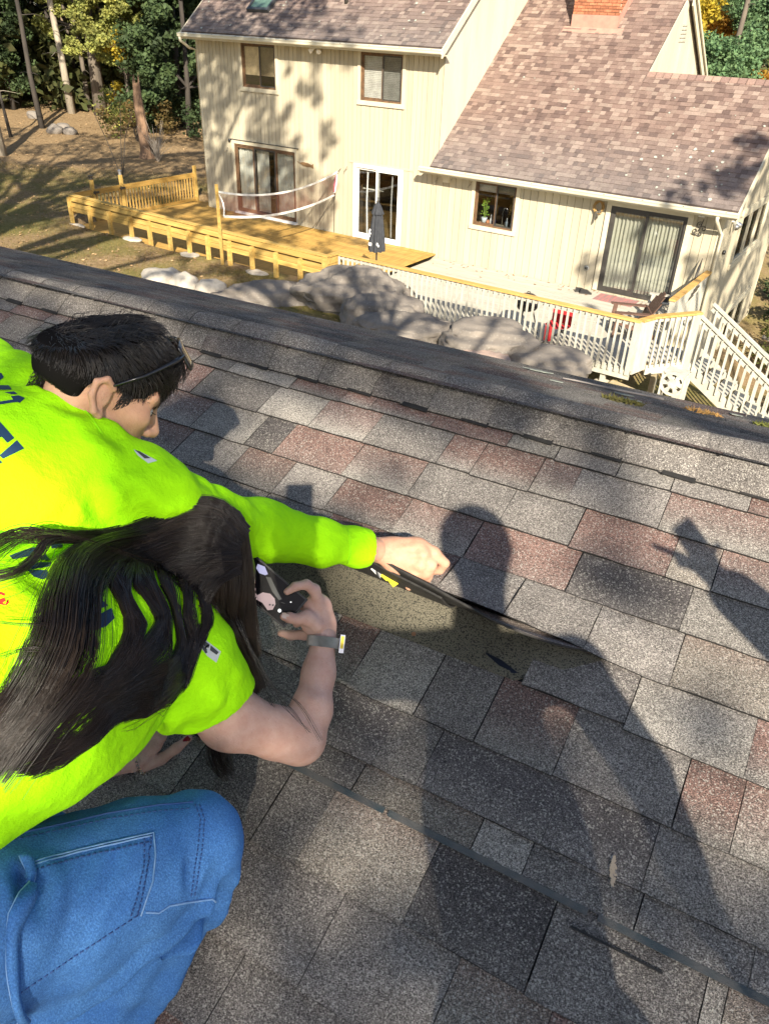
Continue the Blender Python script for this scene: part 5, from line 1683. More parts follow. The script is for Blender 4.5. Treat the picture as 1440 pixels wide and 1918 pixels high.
def trunk_path(base, top, bend=.03, n=7, r=tr_):
    base = np.array(base, float); top = np.array(top, float)
    L = np.linalg.norm(top - base)
    return [tuple(base + (top - base) * t + r.normal(0, bend * L * .12, 3) * (0 if i in (0, n - 1) else 1)) for i, t in enumerate(np.linspace(0, 1, n))]

def limbs(mb, path, targets, r0):
    path = [np.array(p) for p in path]
    for tg in targets:
        tg = np.array(tg)
        z = tg[2] - .5 * np.linalg.norm(tg[:2] - path[-1][:2])
        i = int(np.argmin([abs(p[2] - z) for p in path])); i = max(1, i)
        a = path[i]; m = a + (tg - a) * .5 + np.array([0, 0, .06 * np.linalg.norm(tg - a)])
        mb.tube([a, a + (m - a) * .5, m, tg], [r0 * .5, r0 * .4, r0 * .28, r0 * .10], 5, False)

def tree(name, x, y, h, dia, label, bark, lean=(0, 0), group="trees of the wood beyond the lawn", clumps=None, leaf=None, size=.16, twigs=6, flat=.7, drop=0.0, zb=None):
    z0 = float(ground_z(x, y)) - .1 if zb is None else zb
    t = thing(name, (x, y, z0), label, "tree", group)
    path = trunk_path((x, y, z0), (x + lean[0], y + lean[1], z0 + h))
    n = len(path)
    mb = MB().tube(path, [dia / 2 * (1.25 if i == 0 else 1 - .62 * i / (n - 1)) for i in range(n)], 9)
    tg = []
    if clumps:
        cs = [np.array(c[0]) for c in clumps]
        tg = [cs[i] for i in tr_.choice(len(cs), min(len(cs), twigs * 2), replace=False)]
    # dead twigs low on the trunk
    for k in range(twigs):
        f = tr_.uniform(.15, .7); p = np.array(path[int(f * (n - 1))]); a = tr_.uniform(0, 6.28); L = tr_.uniform(.5, 1.6)
        mb.tube([p, p + np.array([math.cos(a), math.sin(a), .1]) * L * .5, p + np.array([math.cos(a), math.sin(a), -.05]) * L], [.022, .015, .005], 4, False)
    limbs(mb, path, tg, dia / 2)
    mb.build("trunk", bark, t, True)
    if clumps:
        crown_obj("crown", leaf, t, [c[0] for c in clumps], [c[1] for c in clumps], [c[2] for c in clumps], size, 1.7, flat, drop)
    return t

def cone_clumps(x, y, z0, z1, r0, n, per, rad=.55):
    """boughs of a conifer"""
    out = []
    for k in range(n):
        f = (k + tr_.uniform(0, 1)) / n; z = z0 + (z1 - z0) * f
        R_ = r0 * (1 - .8 * f) * tr_.uniform(.35, 1.0); a = tr_.uniform(0, 6.28)
        out.append(((x + R_ * math.cos(a), y + R_ * math.sin(a), z - .12 * R_), rad * tr_.uniform(.6, 1.1), per))
    return out
def ball_clumps(x, y, z, r, rz, n, per, rad=.5):
    out = []
    for k in range(n):
        d = tr_.normal(0, 1, 3); d /= np.linalg.norm(d); q = tr_.uniform(.25, 1) ** .5
        out.append(((x + d[0] * r * q, y + d[1] * r * q, z + d[2] * rz * q), rad * tr_.uniform(.6, 1.15), per))
    return out

# ---- the wood at the left
tree("tall_tree", -39.9, 28.75, 17, .36, "pale lit trunk in the wood, standing in the leaf litter", BARKP, (-1.3, .4), clumps=ball_clumps(-41, 29, 6, 4, 3.5, 26, 90), leaf=LEAF_G, size=.24, twigs=9)
tree("tall_tree", -50.5, 33.5, 17, .36, "far pale lit trunk near the left edge of the wood", BARKP, (1.5, .0), clumps=ball_clumps(-49.5, 33.5, 7, 4, 3, 22, 80), leaf=LEAF_G, size=.26, twigs=9)
tree("tall_tree", -36.9, 24.8, 14, .24, "dark trunk at the edge of the lawn beside a stone", BARKD, (-.7, .3), clumps=ball_clumps(-37.5, 25, 5.5, 3, 3, 18, 80), leaf=LEAF_G, size=.22)
tree("thin_tree", -35.5, 22.2, 10, .13, "thin dark sapling trunk leaning left at the lawn edge", BARKD, (-1.2, .2), clumps=ball_clumps(-36.5, 22.3, 3.8, 1.6, 1.6, 9, 60), leaf=LEAF_G, size=.18)
tree("tall_tree", -38.7, 29.7, 18, .62, "thickest dark trunk in the middle of the wood", BARK, (-.3, .3), clumps=ball_clumps(-39, 29.6, 5.5, 4.4, 3.2, 26, 90), leaf=LEAF_G, size=.24, twigs=8)
tree("tall_tree", -32.3, 19.6, 14, .40, "thick grey trunk leaning at the left edge of the lawn", BARKP, (-2.2, .5), clumps=ball_clumps(-34, 20, 6.5, 3.2, 2.8, 22, 90), leaf=LEAF_G, size=.22)
tree("tall_tree", -30.8, 28.5, 13, .26, "dark trunk close to the left corner of the house", BARKD, (.2, .3), clumps=cone_clumps(-30.8, 28.6, -4.0, 7, 2.5, 90, 220), leaf=LEAF_D, size=.22)
tree("thin_tree", -40.8, 33.5, 14, .2, "slender pale trunk rising behind the broken stump", BARKP, (.5, 0), clumps=ball_clumps(-40.4, 33.5, 5, 2.5, 2.5, 12, 80), leaf=LEAF_YG, size=.22)
tree("evergreen_tree", -33.6, 30.6, 13, .3, "dense dark evergreen beside the left wall of the house", BARKD, (.2, .2), clumps=cone_clumps(-33.4, 30.3, -4.8, 7.5, 3.4, 150, 260, .75), leaf=LEAF_D, size=.2, drop=.3)
tree("evergreen_tree", -36.6, 33.4, 13, .3, "dark evergreen behind the yellow green pine", BARKD, clumps=cone_clumps(-36.6, 33.4, -4.4, 7, 3.0, 120, 240, .75), leaf=LEAF_D, size=.2, drop=.3)
tree("evergreen_tree", -46.5, 29.6, 12, .3, "dark low evergreen at the far left of the wood", BARKD, clumps=cone_clumps(-46.5, 29.6, -4.2, 6, 3.0, 110, 240, .7), leaf=LEAF_D, size=.2, drop=.3)
tree("evergreen_tree", -43.0, 27.4, 9, .22, "small dark evergreen left of the pale lit trunk", BARKD, clumps=cone_clumps(-43.0, 27.4, -3.8, 3.5, 2.0, 60, 200, .6), leaf=LEAF_D, size=.18, drop=.3)
tree("pine_tree", -36.3, 29.7, 13, .3, "sunlit yellow green pine with open boughs above the stump", BARK, (-.2, .1), clumps=cone_clumps(-36.2, 29.2, -2.4, 5, 2.7, 120, 260, .5), leaf=LEAF_YG, size=.17, drop=.2, twigs=10)
tree("pine_tree", -40.6, 30.4, 12, .26, "second yellow green pine between the trunks", BARK, clumps=cone_clumps(-40.9, 30.2, -1.6, 5, 1.8, 60, 220, .45), leaf=LEAF_YG, size=.17, drop=.2, twigs=10)
tree("yellow_tree", -35.3, 28.8, 7.2, .12, "small tree with bright yellow leaves below the pine", BARK, (.3, 0), clumps=ball_clumps(-35.0, 28.6, -1.7, .9, .8, 16, 55, .35), leaf=LEAF_Y, size=.15, twigs=3)
far_trunks = [(-54, 30, .3), (-57, 36, .34), (-52, 38, .3), (-47, 36.5, .26), (-45, 40, .34), (-60, 33, .3), (-43.5, 36.5, .24), (-49, 43, .34), (-40.5, 40.5, .3), (-37, 40, .26), (-62, 40, .36), (-55, 45, .34), (-45, 33, .2), (-51.5, 29, .22)]
for i, (x, y, d) in enumerate(far_trunks):
    x += tr_.uniform(-.4, .4); y += tr_.uniform(-.4, .4)
    rank_ = sorted(range(len(far_trunks)), key=lambda q: math.atan2(far_trunks[q][0], far_trunks[q][1])).index(i)
    tree("tall_tree", x, y, 15, d, "dim trunk deep in the wood, " + ("leftmost", "second", "third", "fourth", "fifth", "sixth", "seventh", "eighth", "ninth", "tenth", "eleventh", "twelfth", "thirteenth", "last")[rank_] + " counted from the left", BARKD if i % 3 else BARK, (tr_.uniform(-.8, .8), 0), clumps=ball_clumps(x, y, tr_.uniform(1.5, 5), 3, 3, 14, 70, .8), leaf=(LEAF_D, LEAF_G, LEAF_YG)[i % 3], size=.28, twigs=8)

def shrub(name, x, y, label, leaf, clumps, size, stems=5, zb=None, h=1.0, group="shrubs at the lawn edge", bark=BARK):
    z0 = float(ground_z(x, y)) - .05 if zb is None else zb
    t = thing(name, (x, y, z0), label, "shrub", group)
    mb = MB()
    for k in range(stems):
        a = tr_.uniform(0, 6.28); q = tr_.uniform(.15, .4) * h
        mb.tube([(x, y, z0), (x + .4 * q * math.cos(a), y + .4 * q * math.sin(a), z0 + h * .5), (x + q * math.cos(a), y + q * math.sin(a), z0 + h * tr_.uniform(.8, 1.1))], [.02, .014, .005], 4, False)
    mb.build("stem", bark, t)
    if clumps: crown_obj("foliage", leaf, t, [c[0] for c in clumps], [c[1] for c in clumps], [c[2] for c in clumps], size)
    return t
shrub("yellow_shrub", -38.8, 30.9, "bright yellow leafed shrub at the foot of the wood", LEAF_Y, ball_clumps(-38.7, 30.6, -4.2, .7, .7, 10, 60, .35), .14, h=1.6)
shrub("sapling", -25.9, 20.4, "leafy young sapling behind the far deck railing", LEAF_G, ball_clumps(-26.2, 20.5, -3.5, .45, .9, 16, 26, .28), .11, 3, h=2.9)
shrub("brush", -31.6, 26.0, "brown green brush to the right of the broken stump", LEAF_B, ball_clumps(-31.8, 26.3, -4.6, 1.9, .8, 26, 60, .5), .14, 8, h=1.4)
shrub("brush", -34.9, 27.6, "yellowish brush left of the broken stump", LEAF_YG, ball_clumps(-34.6, 27.4, -4.7, 1.0, .7, 14, 50, .4), .13, 6, h=1.3)
shrub("brush", -29.5, 28.6, "dark brush against the left wall of the house", LEAF_D, ball_clumps(-29.3, 28.6, -4.7, 1.4, 1.0, 18, 70, .5), .14, 6, h=1.4)
t = thing("bare_bush", (-27.4, 23.5, float(ground_z(-27.4, 23.5))), "bare pale twiggy bush beside the broken stump", "shrub")
mb = MB(); z0 = float(ground_z(-27.4, 23.5)) - .05
for k in range(26):
    a = tr_.uniform(0, 6.28); q = tr_.uniform(.2, .8); h = tr_.uniform(.6, 1.6)
    p1 = (-27.4 + .3 * q * math.cos(a), 23.5 + .3 * q * math.sin(a), z0 + h * .5); p2 = (-27.4 + q * math.cos(a), 23.5 + q * math.sin(a), z0 + h)
    mb.tube([(-27.4, 23.5, z0), p1, p2], [.014, .010, .004], 4, False)
    mb.tube([p1, (p1[0] + tr_.uniform(-.3, .3), p1[1] + tr_.uniform(-.3, .3), p1[2] + .3)], [.008, .003], 4, False)
mb.build("twigs", mat("bleached_twig", (.42, .36, .30), .9), t)
# broken stump
t = thing("tree_stump", (-28.3, 23.7, float(ground_z(-28.3, 23.7))), "tall broken brown tree stump with a jagged top at the lawn edge", "tree stump")
mb = MB(); z0 = float(ground_z(-28.3, 23.7)) - .1
n = 12; prof = [(.34, 0), (.24, .4), (.21, 1.4), (.19, 2.3)]
V = []; F = []
for r0_, h in prof + [(.16, 2.7)]:
    for k in range(n):
        a = 2 * math.pi * k / n; q = r0_ * tr_.uniform(.88, 1.12)
        V.append((-28.3 + q * math.cos(a) - .06 * h, 23.7 + q * math.sin(a), z0 + h + (tr_.uniform(-.3, .6) if h > 2.5 else 0)))
for i in range(4):
    for k in range(n): F.append((i * n + k, i * n + (k + 1) % n, (i + 1) * n + (k + 1) % n, (i + 1) * n + k))
F.append(tuple(range(4 * n, 5 * n)))
mb.add(V, F); mb.build("trunk", BARKB, t)
# stones at the wood's edge
for i, (x, y, s) in enumerate(((-35.6, 24.6, .45), (-34.9, 24.9, .35), (-36.0, 25.3, .4), (-39.9, 26.5, .4))):
    boulder((x, y, float(ground_z(x, y)) + .1), (s, s * .8, s * .6), 90 + i, ROCK, ("larger grey stone at the foot of the dark trunk", "small grey stone right of the larger one at the wood edge", "grey stone behind the two at the wood edge", "grey stone alone left of the dark trunk")[i], "stones at the edge of the wood", .25, sub=3)

# ---- trees beyond the house at the right
RIGHT = np.array([math.cos(_yaw), math.sin(_yaw), 0])
def puff(masses, per, rad):
    out = []
    for c, rx, rz, n in masses:
        for k in range(n):
            a = tr_.uniform(0, 6.283); q = tr_.random() ** .5
            p = np.array(c) + RIGHT * rx * q * math.cos(a) + np.array([0, 0, rz * q * math.sin(a)]) + np.array([-RIGHT[1], RIGHT[0], 0]) * tr_.uniform(-1.2, 1.2)
            out.append((tuple(p), rad * tr_.uniform(.7, 1.15), per))
    return out
tree("pine_tree", -9.46, 39.70, 13, .35, "large blue green pine with rounded tufts beyond the right roof", BARK, clumps=puff([((-9.811, 38.420, -0.983), 0.92, 0.70, 16), ((-8.844, 39.574, -1.239), 1.12, 0.76, 20), ((-9.246, 37.462, -1.781), 1.08, 0.35, 14), ((-8.815, 40.896, -0.478), 0.59, 0.59, 9)], 170, .62), leaf=LEAF_P, size=.17, group="trees beyond the right roof", zb=-8.0)
tree("pine_tree", -10.33, 44.94, 15, .35, "second blue green pine rising at the upper right corner", BARK, clumps=puff([((-10.678, 44.778, 0.595), 1.19, 0.79, 20), ((-9.679, 44.897, -0.103), 0.54, 0.49, 7), ((-12.756, 46.049, 2.164), 1.78, 1.02, 10)], 170, .62), leaf=LEAF_P, size=.18, group="trees beyond the right roof", zb=-8.0)
tree("yellow_tree", -11.94, 42.53, 13, .3, "yellow leafed tree right of the triangular gable", BARK, clumps=puff([((-11.609, 41.252, 0.520), 0.51, 0.61, 14), ((-12.122, 41.422, 1.176), 0.70, 0.61, 8), ((-11.617, 40.537, -0.396), 0.19, 0.33, 4)], 130, .55), leaf=LEAF_Y, size=.2, group="trees beyond the right roof", zb=-8.0)
tree("orange_tree", -12.47, 47.27, 12, .3, "orange leafed tree behind the blue green pine", BARK, clumps=puff([((-12.522, 45.901, -0.068), 0.78, 0.31, 10), ((-11.409, 46.463, -0.290), 0.68, 0.31, 8), ((-10.736, 46.998, -0.174), 0.78, 0.26, 7), ((-8.858, 43.831, -2.177), 0.40, 0.15, 3), ((-10.739, 45.093, -0.788), 0.51, 0.25, 4)], 120, .6), leaf=LEAF_O, size=.22, group="trees beyond the right roof", zb=-8.0)
tree("dark_tree", -13.22, 53.71, 13, .3, "dark green tree behind the orange leaves", BARKD, clumps=puff([((-14.214, 53.026, -0.480), 1.51, 1.81, 22), ((-12.227, 54.400, -0.399), 1.81, 2.12, 24), ((-13.372, 49.418, -2.172), 0.75, 0.58, 6)], 140, .8), leaf=LEAF_D, size=.25, group="trees beyond the right roof", zb=-8.0)
# shrubs and a path stone beyond the right-hand corner
shrub("evergreen_shrub", -1.5, 21.9, "low dark green shrub beyond the stairs", LEAF_G, ball_clumps(-1.6, 22.0, -7.6, 1.1, .5, 22, 90, .4), .11, 6, h=.8, group="shrubs beyond the stairs")
shrub("evergreen_shrub", -2.3, 23.4, "rounded green shrub by the right hand wall below its windows", LEAF_G, ball_clumps(-2.2, 23.4, -7.4, 1.0, .6, 24, 90, .4), .11, 6, h=.9, group="shrubs beyond the stairs")
shrub("evergreen_shrub", -.9, 19.9, "low green shrub close behind the stair railing", LEAF_G, ball_clumps(-.9, 19.9, -7.7, .9, .5, 20, 90, .4), .11, 6, h=.8, group="shrubs beyond the stairs")
shrub("evergreen_shrub", -2.6, 25.6, "dark green shrub farther along the right hand wall", LEAF_D, ball_clumps(-2.3, 25.8, -7.2, 1.1, .8, 24, 110, .45), .13, 6, h=1.0, group="shrubs beyond the stairs")
shrub("evergreen_shrub", -3.0, 27.6, "dark green shrub behind the right corner of the house", LEAF_D, ball_clumps(-2.2, 28.0, -7.0, 1.6, 1.4, 26, 110, .5), .14, 6, h=1.4, group="shrubs beyond the stairs")
shrub("evergreen_shrub", .2, 30.6, "tall dark evergreen shrub far behind the house", LEAF_D, ball_clumps(-.6, 31.5, -5.5, 2.2, 2.6, 34, 120, .7), .18, 6, h=2.4, group="shrubs beyond the stairs")
boulder((-2.9, 25.2, -7.92), (.42, .25, .06), 97, ROCKW, "flat pale stepping stone behind the right corner", None, .25, sub=3)

# ---- far woodland that reads as one mass
cs, rr_, nn = [], [], []
for k in range(2300):
    left_ = k < 1500
    a = math.radians(tr_.uniform(-84, -40) if left_ else tr_.uniform(-44, 48)); d = tr_.uniform(50, 84) if left_ else tr_.uniform(62, 85)
    x, y = math.sin(a) * d, math.cos(a) * d
    z = -4.6 + 15 * tr_.random() ** 1.6
    cs.append((x, y, z)); rr_.append(tr_.uniform(1.0, 2.2)); nn.append(60)
V, F, T_ = leaves(cs, rr_, nn, .6)
fw_o = link_mesh("far_wood", np_mesh("far_wood", V, F, False, T_), leaf_mat("far_leaf", (.05, .065, .02), (.075, .07, .022), .2))
tag(fw_o, "far woodland of dark mixed trees behind house and lawn", "wood", kind='stuff')
mb = MB()
for k in range(150):
    a = math.radians(tr_.uniform(-80, 48)); d = tr_.uniform(58, 84); x, y = math.sin(a) * d, math.cos(a) * d
    z = float(ground_z(np.clip(x, -90, 90), np.clip(y, -90, 90))) - .2
    mb.tube([(x, y, z), (x + tr_.uniform(-.5, .5), y, z + 9), (x + tr_.uniform(-1, 1), y, z + 17)], [.24, .19, .1], 6, False)
tag(mb.build("far_trunks", BARKD, None), "far tree trunks standing in the woodland", "wood", kind='stuff')

# ---- big trees behind the viewer: their crowns let the sun through in patches
E1 = np.array([LIGHT.y, -LIGHT.x, 0]); E1 /= np.linalg.norm(E1); LN = np.array(LIGHT); E2 = np.cross(E1, LN)
def shade_tree(label, base, clumps, size, leaf, dia=.6, nl=26, top=None, lr=None):
    zb = float(ground_z(base[0], base[1]))
    cs = np.array([c[0] for c in clumps]); cen = cs.mean(0)
    t = thing("shade_tree", (base[0], base[1], zb), label, "tree", "tall trees standing behind the viewer")
    top = cen + np.array([0, 0, 1.0]) if top is None else np.array(top)
    path = trunk_path((base[0], base[1], zb - .2), tuple(top), .02, 9)
    mb = MB().tube(path, [dia / 2 * (1.2 if i == 0 else 1 - .75 * i / 8) for i in range(9)], 10)
    limbs(mb, path, [cs[i] for i in tr_.choice(len(cs), min(nl, len(cs)), replace=False)], lr or dia * .42)
    mb.build("trunk", BARK, t, True)
    crown_obj("crown", leaf, t, [c[0] for c in clumps], [c[1] for c in clumps], [c[2] for c in clumps], size, 1.5, 1.0)
    return t
def sun_ab(p): p = np.array(p, float); return p @ E1, p @ E2
def at_ab(a, b, t): return E1 * a + E2 * b - LN * t
# tree one: over the near roof and the two people, with gaps in its crown
GAPS = [(0.155, -0.118, 0.050, 0.050), (0.287, -0.157, 0.090, 0.070), (0.228, -0.278, 0.100, 0.060), (0.556, -0.360, 0.100, 0.060), (-0.436, 0.012, 0.110, 0.060), (-0.478, 0.039, 0.100, 0.070), (-0.371, -0.039, 0.060, 0.030), (-0.155, -0.017, 0.035, 0.022), (-0.385, -0.155, 0.090, 0.090), (-0.358, -0.262, 0.060, 0.070), (-0.399, -0.234, 0.100, 0.120), (-0.220, -0.137, 0.040, 0.040), (0.857, -0.637, 0.120, 0.090), (1.093, -0.027, 0.200, 0.070), (1.116, 0.176, 0.250, 0.040)]
ZONES = [(-0.277, 0.047, 0.170, 0.090), (-0.368, 0.245, 0.200, 0.140), (-0.034, -0.070, 0.160, 0.060), (-0.230, -0.137, 0.180, 0.110), (-0.155, -0.344, 0.200, 0.140), (-0.292, -0.393, 0.250, 0.120), (-0.157, -0.536, 0.250, 0.180), (-0.351, -0.557, 0.320, 0.250), (0.025, -0.406, 0.150, 0.200), (-0.014, -0.248, 0.100, 0.090), (0.110, -0.862, 0.700, 0.260), (0.329, -0.757, 0.400, 0.160), (0.553, -0.627, 0.130, 0.140), (-0.072, -0.813, 0.300, 0.300), (0.138, -0.609, 0.280, 0.200), (0.408, -0.647, 0.200, 0.150), (0.568, -0.549, 0.100, 0.110), (0.268, -0.515, 0.220, 0.090), (0.583, -0.690, 0.120, 0.120), (0.031, -0.426, 0.120, 0.050), (0.619, -0.886, 0.500, 0.170), (0.800, -0.824, 0.160, 0.100), (0.865, -0.021, 0.050, 0.090), (0.744, -0.170, 0.050, 0.060), (0.810, -0.234, 0.040, 0.050), (0.271, 0.042, 0.050, 0.040), (0.756, 0.074, 0.050, 0.050), (-0.193, 0.231, 0.090, 0.060), (0.758, -0.338, 0.035, 0.040), (0.867, -0.508, 0.060, 0.035), (0.889, -0.652, 0.050, 0.050)]
cl = []
nz = lambda a, b, s, o: mnoise.noise(Vector((a * s + o, b * s - o, o * .37)))
for a in np.arange(-2.4, 2.2, .085):
    for b in np.arange(-1.7, 1.7, .085):
        aa, bb = a + tr_.uniform(-.035, .035), b + tr_.uniform(-.035, .035)
        if any((aa - ga) ** 2 / ra ** 2 + (bb - gb) ** 2 / rb ** 2 < 1 for ga, gb, ra, rb in GAPS): continue
        zone = any((aa - ga) ** 2 / ra ** 2 + (bb - gb) ** 2 / rb ** 2 < 1 for ga, gb, ra, rb in ZONES)
        if not zone:
            if bb < .30 - .28 * aa: continue
            if bb > .58 - .36 * aa and aa < .9:
                cl.append((at_ab(aa, bb, tr_.uniform(12.5, 15.5)), .075, 22)); continue
            v = nz(aa, bb, 2.6, 4.0) + .6 * nz(aa, bb, 6.0, 2.0)
            if v > (.10 if bb > .42 - .28 * aa else -.05): continue
        cl.append((at_ab(aa, bb, tr_.uniform(12.5, 15.5)), .075, 22))
shade_tree("large leafy tree whose dappled shade falls over the near roof", (3.5, -12.5), cl, .070, LEAF_S, .5, 30, at_ab(-1.9, 1.9, 14), .03)
def shade_grid(cl, us, vs, pt, keep, t, rad, n, jit):
    """leaf clumps on the sun's side of a patch of wall, lawn or roof"""
    for u in us:
        for v in vs:
            uu, vv = u + tr_.uniform(-jit, jit), v + tr_.uniform(-jit, jit)
            if keep(uu, vv): cl.append((np.array(pt(uu, vv)) - LN * tr_.uniform(*t), rad, n))
# tree two: the lawn, the left end of the deck and the left part of the front wall
cl = []
shade_grid(cl, np.arange(-20.9, -14.6, .26), np.arange(-6, -.6, .26), lambda u, z: (u, FACE_Y, z),
           lambda u, z: (nz(u, z, 1.0, 7.0) + .55 * nz(u, z, 2.6, 3.0)) < (.32 if u < -19.6 else .26 if z < -2.2 else .06) - max(0, u + 16.9) * .42 - (.25 if z > -1.9 and u > -17 else 0), (21, 25), .17, 15, .1)
shade_grid(cl, np.arange(-20.9, -13.6, .3), np.arange(19.3, 23.5, .36), lambda u, y: (u, y, UPZ(y)),
           lambda u, y: (nz(u, y, .9, 2.0) + .6 * nz(u, y, 2.2, 5.0)) < (.5 if u < -19.2 else .06) - max(0, u + 16.5) * .16, (22, 26), .19, 15, .1)
shade_grid(cl, np.arange(-21.7, -13.4, .34), np.arange(15, 19.7, .34), lambda u, y: (u, y, -5.8),
           lambda u, y: (nz(u, y, .8, 3.0) + .6 * nz(u, y, 2.0, 8.0)) < (.12 - max(0, u + 18.5) * .09 if y > 16 else .0 - max(0, u + 20) * .2), (21, 25), .2, 13, .12)
shade_grid(cl, np.arange(-46, -9.5, .42), np.arange(9.8, 29, .42), lambda u, y: (u, y, -5.6),
           lambda u, y: not (u > -21.8 and y > 14.6) and y - .55 * u < 45 and (nz(u, y, .55, 7.0) + .6 * nz(u, y, 1.4, 1.0)) < (.04 if y - .55 * u < 30 else .20), (22, 26), .27, 14, .14)
shade_tree("wide leafy tree whose shade falls over the lawn and the left wall", (-3.5, -9.5), cl, .19, LEAF_S, .8, 60)
# tree three: the boulders
cl = []
shade_grid(cl, np.arange(-14.5, -4, .24), np.arange(12.2, 14.75, .3), lambda u, y: (u, y, -5.25),
           lambda u, y: (nz(u, y, 1.2, 5.0) + .6 * nz(u, y, 2.8, 1.0)) < .02, (19, 22), .16, 14, .1)
shade_tree("leafy tree whose shade falls over the boulders", (9.5, -4.0), cl, .15, LEAF_S, .6, 30)
# tree four: the right-hand end of the house
cl = []
def add_shade(p, rad, keep):
    n = max(1, int((rad / .16) ** 2 * 2.6))
    for k in range(n):
        q = tr_.normal(0, 1, 3); q *= rad * tr_.random() ** .5 / np.linalg.norm(q)
        if tr_.random() < keep: cl.append((np.array(p) + q - LN * tr_.uniform(19, 22), .14, 14))
for p, rad, keep in (((-4.35, 20.1, -2.95), .60, .9), ((-4.0, 20.9, -2.2), .45, .9), ((-5.1, 19.5, -3.35), .42, .7), ((-4.35, 19.77, -4.6), .38, .5), ((-4.3, 19.77, -5.3), .35, .5),
                     ((-6.3, 19.77, -5.45), .45, .5), ((-7.2, 19.77, -5.5), .33, .7), ((-7.0, 19.77, -5.1), .2, .6), ((-5.5, 19.77, -4.9), .35, .3), ((-6.4, 18.6, -5.97), .32, .5), ((-5.0, 18.2, -5.8), .4, .4), ((-5.9, 19.77, -4.2), .25, .4)):
    add_shade(p, rad, keep)
shade_grid(cl, np.arange(19.9, 27, .3), np.arange(-8, -2.3, .3), lambda y, z: (-4.03, y, z), lambda y, z: nz(y * .8, z * .5, 1.6, 3.0) < .10, (19, 22), .18, 14, .1)
shade_tree("leafy tree whose shade falls over the right end of the house", (9.5, 1.5), cl, .15, LEAF_S, .6, 30)

# ---- grass blades and fallen leaves on the lawn
def scatter(n, xr, yr, keep):
    x = tr_.uniform(*xr, n); y = tr_.uniform(*yr, n)
    m = keep(x, y)
    x, y = x[m], y[m]
    return x, y, ground_z(x, y)
out_deck = lambda x, y: ~((x > -21.8) & (x < -4) & (y > 14.75 - .03 * (x + 21.6)) ) & (y - .55 * x < 36)
x, y, z = scatter(90000, (-36, -8), (9.5, 26), out_deck)
n = len(x)
h = tr_.uniform(.03, .085, n); a = tr_.uniform(0, 6.28, n); w = .006
dx, dy = np.cos(a) * w, np.sin(a) * w; lx, ly = tr_.normal(0, .03, n), tr_.normal(0, .03, n)
V = np.stack([np.stack([x - dx, y - dy, z - .01], 1), np.stack([x + dx, y + dy, z - .01], 1), np.stack([x + lx, y + ly, z + h], 1)], 1).reshape(-1, 3)
tint = np.repeat(np.where(tr_.random(n) < .45, 1.0, .7)[:, None] * np.where((tr_.random(n) < .5)[:, None], np.array([[1.0, 1.0, 1.0]]), np.array([[1.5, 1.15, 1.0]])), 3, axis=0)
g = link_mesh("grass", np_mesh("grass", V, np.arange(3 * n).reshape(-1, 3), False, tint), mat("grass_blades", (.145, .15, .035), .8, (.20, .16, .06), .8, attr="tint", trans=.3))
tag(g, "short patchy grass of the lawn", "grass", kind='stuff')
x, y, z = scatter(16000, (-46, -8), (9.5, 38), lambda x, y: ~((x > -21.8) & (x < -4) & (y > 14.75 - .03 * (x + 21.6))))
V, F, T_ = leaves([(0, 0, 0)], [0.0], [len(x)], .085, 1.4)
V = V.reshape(-1, 4, 3); V[:, :, 2] *= .4; V += np.stack([x, y, z + .03], 1)[:, None, :]
T_ = np.repeat((tr_.uniform(.4, 1.5, (len(x), 1)) * np.array([[1.0, 1, 1]])), 4, axis=0)
g = link_mesh("fallen_leaves", np_mesh("fallen_leaves", V.reshape(-1, 3), F, False, T_), mat("lawn_leaf_litter", (.27, .165, .08), .85, (.38, .26, .14), 2, attr="tint"))
tag(g, "brown fallen leaves scattered over the lawn", "leaves", kind='stuff')

